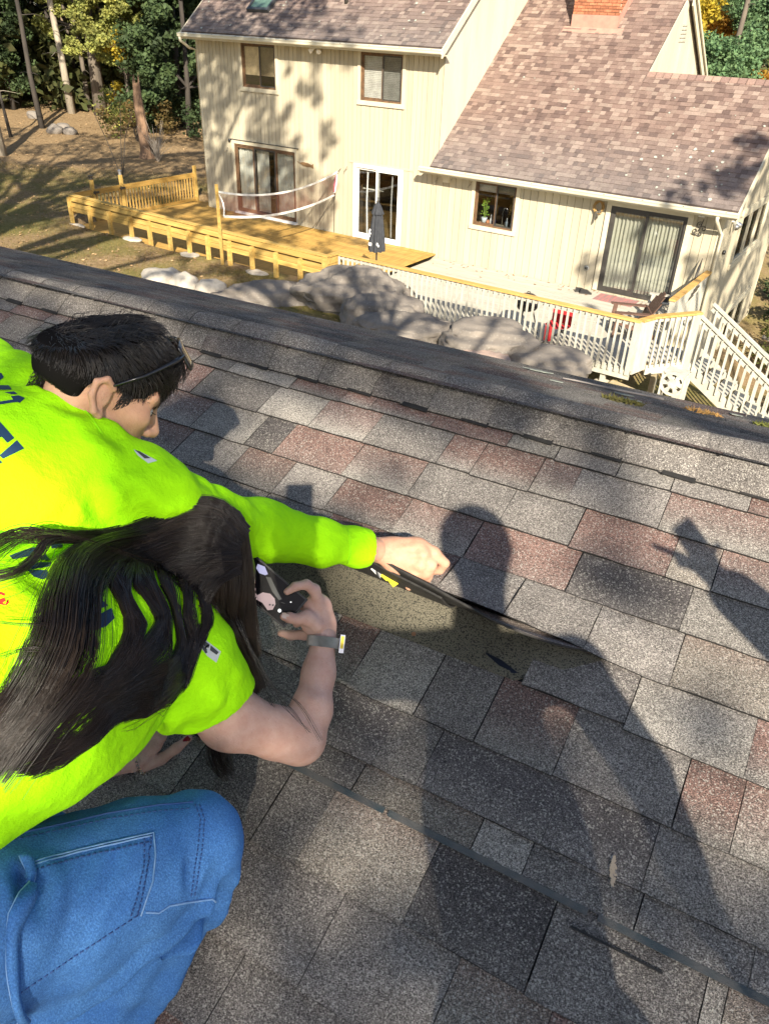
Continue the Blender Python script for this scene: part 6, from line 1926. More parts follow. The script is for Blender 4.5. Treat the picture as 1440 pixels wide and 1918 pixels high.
# ------------------------------------------------------------------ soft bodies: a distance field per garment, meshed once
class Field:
    def __init__(self, pts, pad, vox):
        p = np.array(pts, float)
        self.lo = p.min(0) - pad; self.vox = vox
        self.n = np.ceil((p.max(0) + pad - self.lo) / vox).astype(int) + 1
        self.d = np.full(self.n, 0.5, np.float32)
    def _sub(self, lo, hi):
        a = np.clip(np.floor((lo - self.lo) / self.vox).astype(int), 0, self.n - 1)
        b = np.clip(np.ceil((hi - self.lo) / self.vox).astype(int) + 1, 0, self.n)
        if (b <= a).any(): return None
        ax = [self.lo[i] + self.vox * np.arange(a[i], b[i]) for i in range(3)]
        return tuple(slice(a[i], b[i]) for i in range(3)), ax[0][:, None, None], ax[1][None, :, None], ax[2][None, None, :]
    def _join(self, sl, d, k, mode='union'):
        o = self.d[sl]
        if mode == 'union':
            if k > 0:
                h = np.clip(.5 + .5 * (o - d) / k, 0, 1)
                self.d[sl] = o * (1 - h) + d * h - k * h * (1 - h)
            else: self.d[sl] = np.minimum(o, d)
        else:                                   # carve
            if k > 0:
                h = np.clip(.5 - .5 * (o + d) / k, 0, 1)
                self.d[sl] = o * (1 - h) + (-d) * h + k * h * (1 - h)
            else: self.d[sl] = np.maximum(o, -d)
    def cap(self, p0, p1, r0, r1, k=.02, flat=None, mode='union'):
        """tapered capsule; flat=(axis, f): thinner by f along axis"""
        p0 = np.array(p0, float); p1 = np.array(p1, float); m = max(r0, r1) * 1.05 + k * 1.5 + .02
        s = self._sub(np.minimum(p0, p1) - m, np.maximum(p0, p1) + m)
        if s is None: return self
        sl, x, y, z = s
        v = p1 - p0; L = max(v @ v, 1e-9)
        px, py, pz = x - p0[0], y - p0[1], z - p0[2]
        t = np.clip((px * v[0] + py * v[1] + pz * v[2]) / L, 0, 1)
        dx, dy, dz = px - t * v[0], py - t * v[1], pz - t * v[2]
        if flat is not None:
            a, f = np.array(flat[0], float), flat[1]; a = a / np.linalg.norm(a)
            c = (dx * a[0] + dy * a[1] + dz * a[2])
            e = (1 / f - 1) * c
            dist = np.sqrt((dx + e * a[0]) ** 2 + (dy + e * a[1]) ** 2 + (dz + e * a[2]) ** 2)
        else:
            dist = np.sqrt(dx * dx + dy * dy + dz * dz)
        self._join(sl, (dist - (r0 + (r1 - r0) * t)).astype(np.float32), k, mode)
        return self
    def chain(self, pts, rs, k=.02, flat=None):
        for (a, b, ra, rb) in zip(pts[:-1], pts[1:], rs[:-1], rs[1:]): self.cap(a, b, ra, rb, k, flat)
        return self
    def ell(self, c, axes, rad, k=.015, mode='union'):
        c = np.array(c, float); A = np.array(axes, float); r = np.array(rad, float)
        m = r.max() * 1.1 + k * 1.5 + .01
        s = self._sub(c - m, c + m)
        if s is None: return self
        sl, x, y, z = s
        q = [((x - c[0]) * A[i][0] + (y - c[1]) * A[i][1] + (z - c[2]) * A[i][2]) / r[i] for i in range(3)]
        k0 = np.sqrt(q[0] ** 2 + q[1] ** 2 + q[2] ** 2)
        k1 = np.sqrt((q[0] / r[0]) ** 2 + (q[1] / r[1]) ** 2 + (q[2] / r[2]) ** 2)
        self._join(sl, (k0 * (k0 - 1) / np.maximum(k1, 1e-6)).astype(np.float32), k, mode)
        return self
    def halfspace_cut(self, p, nrm, centre, radius):
        """cuts away everything beyond the plane, but only near centre"""
        p = np.array(p, float); nrm = np.array(nrm, float); nrm /= np.linalg.norm(nrm); c = np.array(centre, float)
        s = self._sub(c - radius, c + radius)
        if s is None: return self
        sl, x, y, z = s
        d = (x - p[0]) * nrm[0] + (y - p[1]) * nrm[1] + (z - p[2]) * nrm[2]
        near = np.sqrt((x - c[0]) ** 2 + (y - c[1]) ** 2 + (z - c[2]) ** 2) < radius
        self.d[sl] = np.where(near, np.maximum(self.d[sl], d), self.d[sl]).astype(np.float32)
        return self
    def mesh(self, smooth=2):
        d = self.d
        d = d.copy(); d[0] = d[-1] = .5; d[:, 0] = d[:, -1] = .5; d[:, :, 0] = d[:, :, -1] = .5
        neg = d < 0
        c = [neg[i:neg.shape[0] - 1 + i, j:neg.shape[1] - 1 + j, k:neg.shape[2] - 1 + k] for i in (0, 1) for j in (0, 1) for k in (0, 1)]
        a = c[0].copy(); o = c[0].copy()
        for q in c[1:]: a &= q; o |= q
        act = np.argwhere(o & ~a)
        idx = np.full(a.shape, -1, np.int32); idx[tuple(act.T)] = np.arange(len(act))
        cor = np.array([(i, j, k) for i in (0, 1) for j in (0, 1) for k in (0, 1)])
        val = np.stack([d[act[:, 0] + i, act[:, 1] + j, act[:, 2] + k] for i, j, k in cor], 1)
        acc = np.zeros((len(act), 3)); cnt = np.zeros(len(act))
        for e0 in range(8):
            for e1 in range(e0 + 1, 8):
                if np.abs(cor[e0] - cor[e1]).sum() != 1: continue
                m = (val[:, e0] < 0) != (val[:, e1] < 0)
                t = val[m, e0] / (val[m, e0] - val[m, e1])
                acc[m] += cor[e0] + t[:, None] * (cor[e1] - cor[e0]); cnt[m] += 1
        v = (act + acc / cnt[:, None]) * self.vox + self.lo
        F = []
        for ax in range(3):
            s0 = [slice(None)] * 3; s1 = [slice(None)] * 3
            s0[ax] = slice(0, -1); s1[ax] = slice(1, None)
            ch = np.argwhere(neg[tuple(s0)] != neg[tuple(s1)])
            b, g = (ax + 1) % 3, (ax + 2) % 3
            ok = (ch[:, b] > 0) & (ch[:, g] > 0); ch = ch[ok]
            sg = neg[tuple(ch.T)]
            q = []
            for (db, dg) in ((1, 1), (0, 1), (0, 0), (1, 0)):
                w = ch.copy(); w[:, b] -= db; w[:, g] -= dg
                q.append(idx[tuple(w.T)])
            q = np.stack(q, 1)
            q[~sg] = q[~sg][:, ::-1]
            F.append(q)
        F = np.concatenate(F)
        F = F[(F >= 0).all(1)]
        if smooth:
            e = np.concatenate([F[:, [0, 1]], F[:, [1, 2]], F[:, [2, 3]], F[:, [3, 0]]])
            for it in range(smooth):
                sm = np.zeros_like(v); n = np.zeros(len(v))
                np.add.at(sm, e[:, 0], v[e[:, 1]]); np.add.at(n, e[:, 0], 1)
                np.add.at(sm, e[:, 1], v[e[:, 0]]); np.add.at(n, e[:, 1], 1)
                v = v + (.55 if it % 2 == 0 else -.57 if smooth > 2 else .5) * (sm / np.maximum(n, 1)[:, None] - v)
        return v, F

def vnormals(v, F):
    n = np.cross(v[F[:, 2]] - v[F[:, 0]], v[F[:, 3]] - v[F[:, 1]])
    out = np.zeros_like(v)
    for k in range(4): np.add.at(out, F[:, k], n)
    return out / np.maximum(np.linalg.norm(out, axis=1, keepdims=True), 1e-9)

def seg_dist(v, a, b):
    a = np.array(a, float); b = np.array(b, float); ab = b - a
    t = np.clip(((v - a) @ ab) / max(ab @ ab, 1e-9), 0, 1)
    return np.linalg.norm(v - a - t[:, None] * ab, axis=1), t

def folds(v, F, creases, noise=(.0, 1)):
    """creases: (points, depth, width): a groove along the line with a soft roll on either side"""
    n = vnormals(v, F)
    off = np.zeros(len(v))
    for pts, dep, wid in creases:
        dm = np.full(len(v), 9.0); fade = np.zeros(len(v)); N = len(pts) - 1
        for i in range(N):
            d, t = seg_dist(v, pts[i], pts[i + 1])
            s = (i + t) / N
            m = d < dm
            dm = np.where(m, d, dm); fade = np.where(m, np.clip(4 * s * (1 - s) * 1.4, 0, 1), fade)
        x = dm / wid
        off += 2.0 * dep * fade * (-np.exp(-x * x) + .75 * np.exp(-((x - 1.8) / .8) ** 2))
    if noise[0]:
        f = noise[1]
        q = v * f
        off += noise[0] * (np.sin(q[:, 0] * 1.0 + 1.7 * np.sin(q[:, 1] * .8 + .5)) * np.sin(q[:, 1] * 1.1 + 1.3 * np.sin(q[:, 2] * .9)) + .5 * np.sin(q[:, 2] * 2.3 + 2 * np.sin(q[:, 0] * 1.4)) + .35 * np.sin(q[:, 0] * 3.1 + q[:, 1] * 2.7 + 1.5 * np.sin(q[:, 2] * 2)))
    return v + n * off[:, None]

def body_obj(name, parts, material, parent, smooth=True):
    vs, fs, b = [], [], 0
    for v, F in parts:
        vs.append(v); fs.append(F + b); b += len(v)
    v = np.concatenate(vs) - np.array(org(parent)); F = np.concatenate(fs)
    me = np_mesh(name, v, F, smooth)
    return link_mesh(name, me, material, parent)

def bvh_of(o):
    me = o.data; off = Vector(org(o.parent)) if o.parent else Vector((0, 0, 0))
    return BVHTree.FromPolygons([v.co + off for v in me.vertices], [tuple(p.vertices) for p in me.polygons])

def onto(bvh, p, d, lift):
    p = Vector(p); d = Vector(d).normalized()
    hit, nrm, i, dist = bvh.ray_cast(p - d * .25, d, .8)
    if hit is None:
        hit, nrm, i, dist = bvh.find_nearest(p)
    if nrm.dot(d) > 0: nrm = -nrm
    return hit + nrm * lift, nrm

def decal(name, bvh, polys, d, material, parent, lift=.0012, cell=.012):
    return [decal_one(name, bvh, [q], d, material, parent, lift, cell) for q in polys]
def decal_one(name, bvh, polys, d, material, parent, lift=.0012, cell=.012):
    """flat printed shapes laid on a surface along direction d"""
    mb_v, mb_f = [], []
    d = Vector(d).normalized()
    for poly in polys:
        bm = bmesh.new()
        vs = [bm.verts.new(Vector(p)) for p in poly]
        f = bm.faces.new(vs)
        bmesh.ops.triangulate(bm, faces=[f])
        for _ in range(4):
            es = [e for e in bm.edges if e.calc_length() > cell]
            if not es: break
            bmesh.ops.subdivide_edges(bm, edges=es, cuts=1)
            bmesh.ops.triangulate(bm, faces=[q for q in bm.faces if len(q.verts) > 3])
        b = len(mb_v)
        bm.verts.ensure_lookup_table(); bm.verts.index_update()
        for v in bm.verts: mb_v.append(onto(bvh, v.co, d, lift)[0])
        mb_f += [tuple(v.index + b for v in q.verts) for q in bm.faces]
        bm.free()
    o_ = org(parent)
    me = poly_mesh([p - o_ for p in mb_v], mb_f, name)
    me.polygons.foreach_set("use_smooth", [True] * len(me.polygons))
    return link_mesh(name, me, material, parent)

def seam(name, bvh, pts, d, material, parent, r=.0013, lift=.0008, step=.01, dashed=False):
    P = [Vector(p) for p in pts]; S = []
    for a, b in zip(P[:-1], P[1:]):
        n = max(1, int((b - a).length / step))
        S += [a.lerp(b, i / n) for i in range(n)]
    S.append(P[-1])
    S = [onto(bvh, p, d, lift)[0] for p in S]
    m = MB()
    if dashed:
        for a, b in zip(S[:-1], S[1:]): m.tube([a, a.lerp(b, .62)], r, 4)
    else: m.tube(S, r, 5)
    return m.build(name, material, parent, True)

def patch(name, bvh, quad, d, material, parent, lift=.003, nu=26, nv=26, bulge=0.0):
    """a sewn-on piece of cloth: corners c00 c10 c11 c01, lies on the surface"""
    c = [Vector(p) for p in quad]
    V = []; F = []
    for i in range(nu + 1):
        for j in range(nv + 1):
            s, t = i / nu, j / nv
            p = c[0].lerp(c[1], s).lerp(c[3].lerp(c[2], s), t)
            e = min(min(s, 1 - s) * nu, min(t, 1 - t) * nv, 2) / 2
            V.append(onto(bvh, p, d, lift * (.35 + .65 * e) + bulge * math.sin(math.pi * s) * math.sin(math.pi * t) + .0012 * math.sin(s * 23 + t * 7))[0])
    m = nv + 1
    for i in range(nu):
        for j in range(nv): F.append((i * m + j, (i + 1) * m + j, (i + 1) * m + j + 1, i * m + j + 1))
    o_ = org(parent)
    me = poly_mesh([p - o_ for p in V], F, name)
    me.polygons.foreach_set("use_smooth", [True] * len(F))
    return link_mesh(name, me, material, parent)

def skin_mat(name, col, col2, rough=.5):
    m, nt, bs = _base(name)
    vec = _coords(nt)
    f = _ramp(nt, _noise(nt, vec, 34, 6, .65), [(.35, 0), (.65, 1)])
    c = _mixrgb(nt, f, col, col2)
    fr = _ramp(nt, _noise(nt, vec, 180, 2, .5), [(.66, 0), (.74, .35)])
    c = _mixrgb(nt, fr, c, tuple(x * .62 for x in col2))
    nt.links.new(c, bs.inputs["Base Color"])
    bs.inputs["Roughness"].default_value = rough
    bs.inputs["Specular IOR Level"].default_value = .35
    bs.inputs["Subsurface Weight"].default_value = .14
    bs.inputs["Subsurface Radius"].default_value = (.012, .004, .002)
    bs.inputs["Subsurface Scale"].default_value = .6
    _bump(nt, bs, _noise(nt, vec, 240, 6, .7), .45, .004)
    return m
SKIN_W = skin_mat("fair_skin", (.62, .40, .33), (.55, .32, .25))
SKIN_M = skin_mat("tan_skin", (.56, .32, .215), (.47, .25, .165))

def cloth_mat(name, col, col2, bscale, bump, sheen=.15, stretch=(1, 1, 1)):
    m, nt, bs = _base(name)
    vec = _coords(nt, stretch)
    c = _mixrgb(nt, _ramp(nt, _noise(nt, vec, 14, 4), [(.3, 0), (.7, 1)]), col, col2)
    nt.links.new(c, bs.inputs["Base Color"])
    bs.inputs["Roughness"].default_value = .85
    bs.inputs["Specular IOR Level"].default_value = .15
    bs.inputs["Sheen Weight"].default_value = sheen
    w1 = _noise(nt, _coords(nt, (1, 1, 1)), 38, 5, .62)
    ad = nt.nodes.new("ShaderNodeMath"); ad.operation = 'MULTIPLY_ADD'; ad.inputs[1].default_value = .12
    nt.links.new(_noise(nt, vec, bscale, 3, .6), ad.inputs[0]); nt.links.new(w1, ad.inputs[2])
    _bump(nt, bs, ad.outputs[0], bump, .012)
    return m
HIVIS = cloth_mat("fluorescent_lime_jersey", (.40, .92, .004), (.37, .88, .004), 520, .55, 0.0)
def denim():
    m, nt, bs = _base("washed_blue_denim")
    vec = _coords(nt)
    tw = _noise(nt, _coords(nt, (1, 1, .45)), 460, 2, .6)
    f = _ramp(nt, _noise(nt, vec, 9, 6, .65), [(.3, 0), (.72, 1)])
    c = _mixrgb(nt, f, (.060, .185, .48), (.098, .26, .56))
    c = _mixrgb(nt, _ramp(nt, tw, [(.40, 0.0), (.60, .55)]), c, (.035, .11, .33))
    fine = _ramp(nt, _noise(nt, vec, 330, 3, .7), [(.3, .72), (.7, 1.22)])
    c = _mixrgb(nt, 1.0, c, fine, 'MULTIPLY')
    nt.links.new(c, bs.inputs["Base Color"])
    bs.inputs["Roughness"].default_value = .9
    bs.inputs["Specular IOR Level"].default_value = .12
    _bump(nt, bs, tw, .4, .002)
    return m
DENIM = denim()
THREAD = mat("navy_thread", (.05, .11, .30), .9)
PALETH = mat("pale_seam", (.17, .33, .60), .9, (.26, .42, .68), 60)
NAVYP = mat("navy_print", (.012, .045, .105), .75)
REDP = mat("red_print", (.70, .03, .02), .7)
GREYP = mat("grey_white_print", (.62, .66, .66), .7)
DARKP = mat("charcoal_print", (.06, .065, .07), .7)
BLACKHAIR = mat("black_hair", (.010, .009, .010), .38, (.022, .016, .013), 40, spec=.5)
BROWNHAIR = mat("dark_brown_hair", (.014, .010, .009), .34, (.028, .019, .015), 24, spec=.5)
LIGHTHAIR = mat("sun_lightened_hair", (.060, .042, .032), .4, (.035, .025, .019), 24, spec=.5)

def strands(name, items, material, parent, sides=3):
    """items: (points (k,3), r0, r1): thin hairs, joined into one mesh"""
    VV, FF, b = [], [], 0
    for P, r0, r1 in items:
        P = np.asarray(P, float); k = len(P)
        T = np.gradient(P, axis=0); T /= np.maximum(np.linalg.norm(T, axis=1, keepdims=True), 1e-9)
        ref = np.array([.31, .2, .93]); S = np.cross(T, ref); S /= np.maximum(np.linalg.norm(S, axis=1, keepdims=True), 1e-9)
        U = np.cross(T, S)
        r = np.linspace(r0, r1, k)[:, None]
        ring = [P + r * (math.cos(2 * math.pi * i / sides) * S + math.sin(2 * math.pi * i / sides) * U) for i in range(sides)]
        V = np.stack(ring, 1).reshape(-1, 3)
        i = np.arange(k - 1)[:, None] * sides; j = np.arange(sides)[None, :]; j2 = (j + 1) % sides
        F = np.stack([i + j, i + j2, i + sides + j2, i + sides + j], -1).reshape(-1, 4) + b
        VV.append(V); FF.append(F); b += len(V)
    me = np_mesh(name, np.concatenate(VV) - np.array(org(parent)), np.concatenate(FF), True)
    return link_mesh(name, me, material, parent)

def spline(P, n):
    """smooth curve through control points"""
    P = np.asarray(P, float); k = len(P)
    Q = np.vstack([2 * P[0] - P[1], P, 2 * P[-1] - P[-2]])
    t = np.linspace(0, k - 1, n); i = np.minimum(t.astype(int), k - 2); f = (t - i)[:, None]
    a, b, c, d = Q[i], Q[i + 1], Q[i + 2], Q[i + 3]
    return .5 * (2 * b + (c - a) * f + (2 * a - 5 * b + 4 * c - d) * f ** 2 + (3 * b - a - 3 * c + d) * f ** 3)

def lerp3(a, b, t): return tuple(a[i] + (b[i] - a[i]) * t for i in range(3))
def sub3(a, b): return np.array(a, float) - np.array(b, float)
hr = np.random.default_rng(5)

# ================================================================== the woman in front
wroot = tuple(rloc(-1.05, .02, 0))
woman = thing("person", wroot, "person with long dark hair in lime short sleeved shirt and blue jeans, photographing the shingle", "person")
# --- skin
arm_pts = [(-0.865, 0.673, -1.028), (-0.807, 0.710, -1.158), (-0.719, 0.808, -1.254), (-0.733, 0.866, -1.224), (-0.760, 0.925, -1.180), (-0.786, 0.977, -1.127)]
wb = Field([(-1.044, 0.263, -0.981), (-0.854, 0.863, -0.830), (-0.673, 0.819, -1.317), (-0.787, 0.984, -1.117), (-0.845, 0.412, -0.867), (-1.246, 0.535, -1.471)], .16, .0042)
wb.chain(arm_pts[:3], [.058, .0565, .046], .03)
wb.cap((-0.748, 0.778, -1.222), (-0.709, 0.821, -1.255), .049, .036, .02)
wb.chain(arm_pts[2:], [.042, .0405, .032, .0255], .022)
wb.cap((-0.886, 0.668, -1.017), (-0.858, 0.689, -1.051), .06, .06, .03)
wb.chain([(-0.927, 0.268, -0.963), (-0.887, 0.409, -0.926), (-0.938, 0.658, -0.966)], [.10, .09, .07], .05)
wb.chain([(-1.045, 0.707, -0.923), (-1.191, 0.616, -1.174), (-1.195, 0.576, -1.369)], [.055, .045, .04], .04)       # other arm, under the body
wb.chain([(-1.195, 0.576, -1.369), (-1.149, 0.623, -1.449), (-1.096, 0.672, -1.450)], [.04, .034, .026], .02)
wb.cap((-0.942, 0.691, -0.939), (-0.950, 0.766, -0.928), .052, .05, .03)                                        # neck
HC = np.array((-0.939, 0.816, -0.918))
AX = [sub3((-0.874, 0.853, -1.028), (-0.990, 0.789, -0.846)), sub3((-0.940, 0.727, -0.950), (-0.938, 0.888, -0.891)), None]
AX[0] /= np.linalg.norm(AX[0]); AX[1] -= AX[0] * (AX[1] @ AX[0]); AX[1] /= np.linalg.norm(AX[1]); AX[2] = np.cross(AX[0], AX[1])
wb.ell(HC, AX, (.098, .078, .085), .02)
wb.ell(HC + AX[0] * .055 - AX[2] * .03 * np.sign(AX[2][2]), AX, (.06, .055, .06), .03)
w_main = wb.mesh(3)
# right hand around the phone
hf = Field([(-0.873, 0.934, -0.997), (-0.785, 1.009, -1.196)], .03, .0020)
hf.chain([(-0.785, 0.975, -1.131), (-0.799, 0.985, -1.109), (-0.816, 0.995, -1.081)], [.026, .029, .030], .014, (np.array((-0.935, 1.128, -1.247)) - np.array((-0.739, 0.890, -0.984)), .62))
hf.cap((-0.814, 0.972, -1.100), (-0.819, 0.995, -1.075), .026, .026, .012, (np.array((-0.935, 1.128, -1.247)) - np.array((-0.739, 0.890, -0.984)), .6))
hf.chain([(-0.813, 0.997, -1.068), (-0.828, 0.998, -1.037), (-0.842, 0.989, -1.023)], [.0125, .0115, .0105], .008)
hf.chain([(-0.842, 0.989, -1.023), (-0.857, 0.970, -1.024), (-0.865, 0.954, -1.031)], [.0105, .0095, .0075], .004)
hf.chain([(-0.798, 0.971, -1.102), (-0.817, 0.960, -1.081), (-0.829, 0.940, -1.079)], [.018, .0150, .0115], .010)
hf.chain([(-0.829, 0.940, -1.079), (-0.840, 0.929, -1.072), (-0.849, 0.923, -1.070)], [.0115, .0110, .0085], .004)
hf.chain([(-0.804, 0.983, -1.126), (-0.834, 0.972, -1.147), (-0.861, 0.955, -1.151), (-0.878, 0.942, -1.145)], [.015, .0110, .0098, .0075], .007)
hf.chain([(-0.818, 1.004, -1.102), (-0.840, 0.995, -1.122), (-0.863, 0.977, -1.134)], [.014, .011, .009], .006)
hf.chain([(-0.821, 1.008, -1.084), (-0.843, 1.014, -1.085), (-0.863, 0.997, -1.099)], [.013, .011, .009], .006)
w_hand = hf.mesh(1)
# left hand spread on the shingles
lf = Field([(-1.145, 0.684, -1.347), (-0.988, 0.745, -1.512)], .035, .0022)
dn = np.array(RN)
lf.chain([(-1.099, 0.668, -1.453), (-1.095, 0.688, -1.443), (-1.083, 0.714, -1.426)], [.027, .029, .028], .012, (dn, .6))
lf.chain([(-1.078, 0.682, -1.466), (-1.051, 0.712, -1.453), (-1.033, 0.743, -1.434), (-1.019, 0.770, -1.416)], [.016, .0125, .0112, .0085], .007)
for a, b, c in (((-1.068, 0.733, -1.414), (-1.075, 0.756, -1.400), (-1.083, 0.775, -1.383)), ((-1.084, 0.727, -1.409), (-1.095, 0.748, -1.392), (-1.107, 0.766, -1.374)), ((-1.097, 0.715, -1.413), (-1.113, 0.733, -1.397), (-1.127, 0.749, -1.382)), ((-1.106, 0.698, -1.428), (-1.127, 0.710, -1.415), (-1.145, 0.719, -1.403))):
    lf.chain([a, b, c], [.0115, .0098, .0078], .007)
w_lhand = lf.mesh(1)
wbody = body_obj("body", [w_main, w_hand, w_lhand], SKIN_W, woman)
# finger nails
NAIL_R = mat("dark_red_nail", (.28, .01, .02), .25, spec=.6)
def nail(c, ax, wd, s, m, parent):
    c = Vector(c); a = Vector(ax).normalized(); w_ = Vector(wd).normalized(); n = a.cross(w_)
    V = []; F = []
    for i in range(5):
        for j in range(4):
            x = (i / 4 - .5) * 2; y = (j / 3 - .5) * 2
            q = 1 - .25 * abs(x) ** 3
            V.append(c + a * x * s * 1.3 + w_ * y * s * q + n * (-.25 * s * y * y))
    for i in range(4):
        for j in range(3): F.append((i * 4 + j, (i + 1) * 4 + j, (i + 1) * 4 + j + 1, i * 4 + j + 1))
    m_ = MB().add(V, F)
    return m_.build("fingernail", m, parent, True)
nail((-1.016, 0.761, -1.412), sub3((-1.012, 0.768, -1.406), (-1.019, 0.755, -1.418)), sub3((-1.023, 0.762, -1.406), (-1.011, 0.765, -1.421)), .0068, NAIL_R, woman)
nail((-0.842, 0.920, -1.062), sub3((-0.846, 0.918, -1.060), (-0.835, 0.923, -1.063)), sub3((-0.843, 0.923, -1.056), (-0.842, 0.918, -1.067)), .0060, mat("pale_nail", (.75, .60, .55), .3), woman)
# tattoo on the forearm that props her up: leaves and dots
bvh_wb = bvh_of(wbody)
tat = [[(-1.122, 0.627, -1.422), (-1.122, 0.624, -1.425), (-1.125, 0.621, -1.426), (-1.125, 0.624, -1.423)], [(-1.130, 0.611, -1.435), (-1.128, 0.616, -1.430), (-1.122, 0.621, -1.428), (-1.124, 0.616, -1.433)], [(-1.101, 0.637, -1.427), (-1.105, 0.633, -1.428), (-1.109, 0.632, -1.425), (-1.105, 0.635, -1.425)], [(-1.130, 0.625, -1.418), (-1.124, 0.624, -1.424), (-1.122, 0.620, -1.431), (-1.128, 0.620, -1.425)], [(-1.097, 0.626, -1.444), (-1.099, 0.628, -1.440), (-1.097, 0.631, -1.436), (-1.096, 0.629, -1.440)], [(-1.113, 0.616, -1.443), (-1.118, 0.617, -1.437), (-1.119, 0.622, -1.430), (-1.114, 0.621, -1.436)], [(-1.096, 0.640, -1.426), (-1.103, 0.637, -1.424), (-1.108, 0.637, -1.419), (-1.102, 0.640, -1.421)], [(-1.111, 0.631, -1.425), (-1.113, 0.628, -1.427), (-1.117, 0.626, -1.426), (-1.114, 0.629, -1.424)], [(-1.089, 0.632, -1.442), (-1.093, 0.629, -1.443), (-1.097, 0.628, -1.440), (-1.093, 0.631, -1.440)], [(-1.100, 0.628, -1.439), (-1.099, 0.633, -1.433), (-1.094, 0.639, -1.430), (-1.095, 0.634, -1.436)], [(-1.107, 0.627, -1.434), (-1.112, 0.625, -1.433), (-1.116, 0.625, -1.429), (-1.111, 0.627, -1.430)], [(-1.124, 0.617, -1.432), (-1.125, 0.619, -1.429), (-1.124, 0.622, -1.426), (-1.123, 0.620, -1.429)], [(-1.126, 0.616, -1.432), (-1.123, 0.614, -1.437), (-1.124, 0.610, -1.442), (-1.127, 0.612, -1.437)], [(-1.117, 0.624, -1.430), (-1.114, 0.627, -1.428), (-1.110, 0.629, -1.429), (-1.113, 0.625, -1.431)], [(-1.113, 0.627, -1.429), (-1.117, 0.625, -1.427), (-1.121, 0.626, -1.423), (-1.116, 0.628, -1.425)], [(-1.113, 0.622, -1.435), (-1.111, 0.619, -1.440), (-1.114, 0.615, -1.444), (-1.115, 0.618, -1.439)]]
VIEW_L = (-0.643, 0.362, -0.826)
decal("tattoo", bvh_wb, tat, VIEW_L, mat("tattoo_ink", (.05, .06, .06), .6), woman, .0006, .01)

# --- shirt
ws = Field([(-1.010, 0.124, -1.005), (-1.153, 0.324, -0.810), (-0.806, 0.776, -1.075), (-0.890, 0.615, -1.210), (-1.100, 0.770, -0.832)], .14, .0046)
ws.chain([(-0.902, 0.154, -0.948), (-0.865, 0.277, -0.914), (-0.841, 0.380, -0.911), (-0.855, 0.467, -0.934), (-0.884, 0.600, -0.977)], [.125, .106, .101, .092, .068], .05)
ws.chain([(-1.071, 0.266, -0.862), (-1.003, 0.441, -0.814), (-1.026, 0.587, -0.854), (-1.045, 0.700, -0.896)], [.13, .115, .100, .082], .06)
ws.chain([(-0.982, 0.199, -0.933), (-0.897, 0.367, -0.834), (-0.904, 0.501, -0.876), (-0.926, 0.667, -0.928)], [.14, .135, .115, .085], .07)
ws.chain([(-0.925, 0.665, -0.932), (-0.874, 0.678, -1.004), (-0.855, 0.689, -1.052)], [.075, .078, .078], .05)
ws.chain([(-0.869, 0.679, -1.025), (-0.842, 0.700, -1.123), (-0.819, 0.712, -1.183)], [.078, .077, .080], .04)
ws.chain([(-0.868, 0.622, -0.999), (-0.868, 0.662, -1.076)], [.055, .058], .04)
hem_n = sub3((-0.791, 0.700, -1.241), (-0.848, 0.687, -1.099))
hem_p = (-0.846, 0.697, -1.128)
ws.halfspace_cut(hem_p, hem_n, (-0.817, 0.702, -1.198), .155)
ws.cap((-0.947, 0.720, -0.935), (-0.956, 0.802, -0.914), .060, .062, .008, None, 'carve')
ws.cap(hem_p, lerp3(hem_p, (-0.791, 0.700, -1.241), .8), .064, .066, .004, None, 'carve')
sv, sF = ws.mesh(3)
sv = folds(sv, sF, [
    ([(-0.845, 0.603, -0.950), (-0.844, 0.525, -0.998), (-0.808, 0.404, -0.945), (-0.787, 0.306, -0.886)], .010, .022),
    ([(-0.838, 0.626, -1.002), (-0.866, 0.588, -1.081), (-0.847, 0.514, -1.010)], .010, .020),
    ([(-0.846, 0.534, -1.021), (-0.781, 0.393, -0.945), (-0.798, 0.278, -0.932)], .008, .018),
    ([(-0.795, 0.415, -0.850), (-0.784, 0.334, -0.835), (-0.802, 0.266, -0.815)], .006, .024),
    ([(-0.828, 0.661, -0.946), (-0.793, 0.683, -1.021), (-0.779, 0.691, -1.060)], .004, .018),
    ([(-0.855, 0.601, -1.018), (-0.820, 0.639, -1.055), (-0.787, 0.686, -1.060)], .004, .014),
    ([(-0.923, 0.474, -0.683), (-0.846, 0.443, -0.734), (-0.778, 0.373, -0.753)], .005, .03),
    ([(-0.933, 0.407, -0.705), (-0.787, 0.358, -0.709), (-0.773, 0.318, -0.773)], .005, .03)], (.0022, 30))
wshirt = body_obj("shirt", [(sv, sF)], HIVIS, woman)
bvh_ws = bvh_of(wshirt)
VB_ = (-0.741, 0.422, -0.666)
# hem stitch of the sleeve and side seam
mat("lime_thread", (.33, .80, .004), .9)
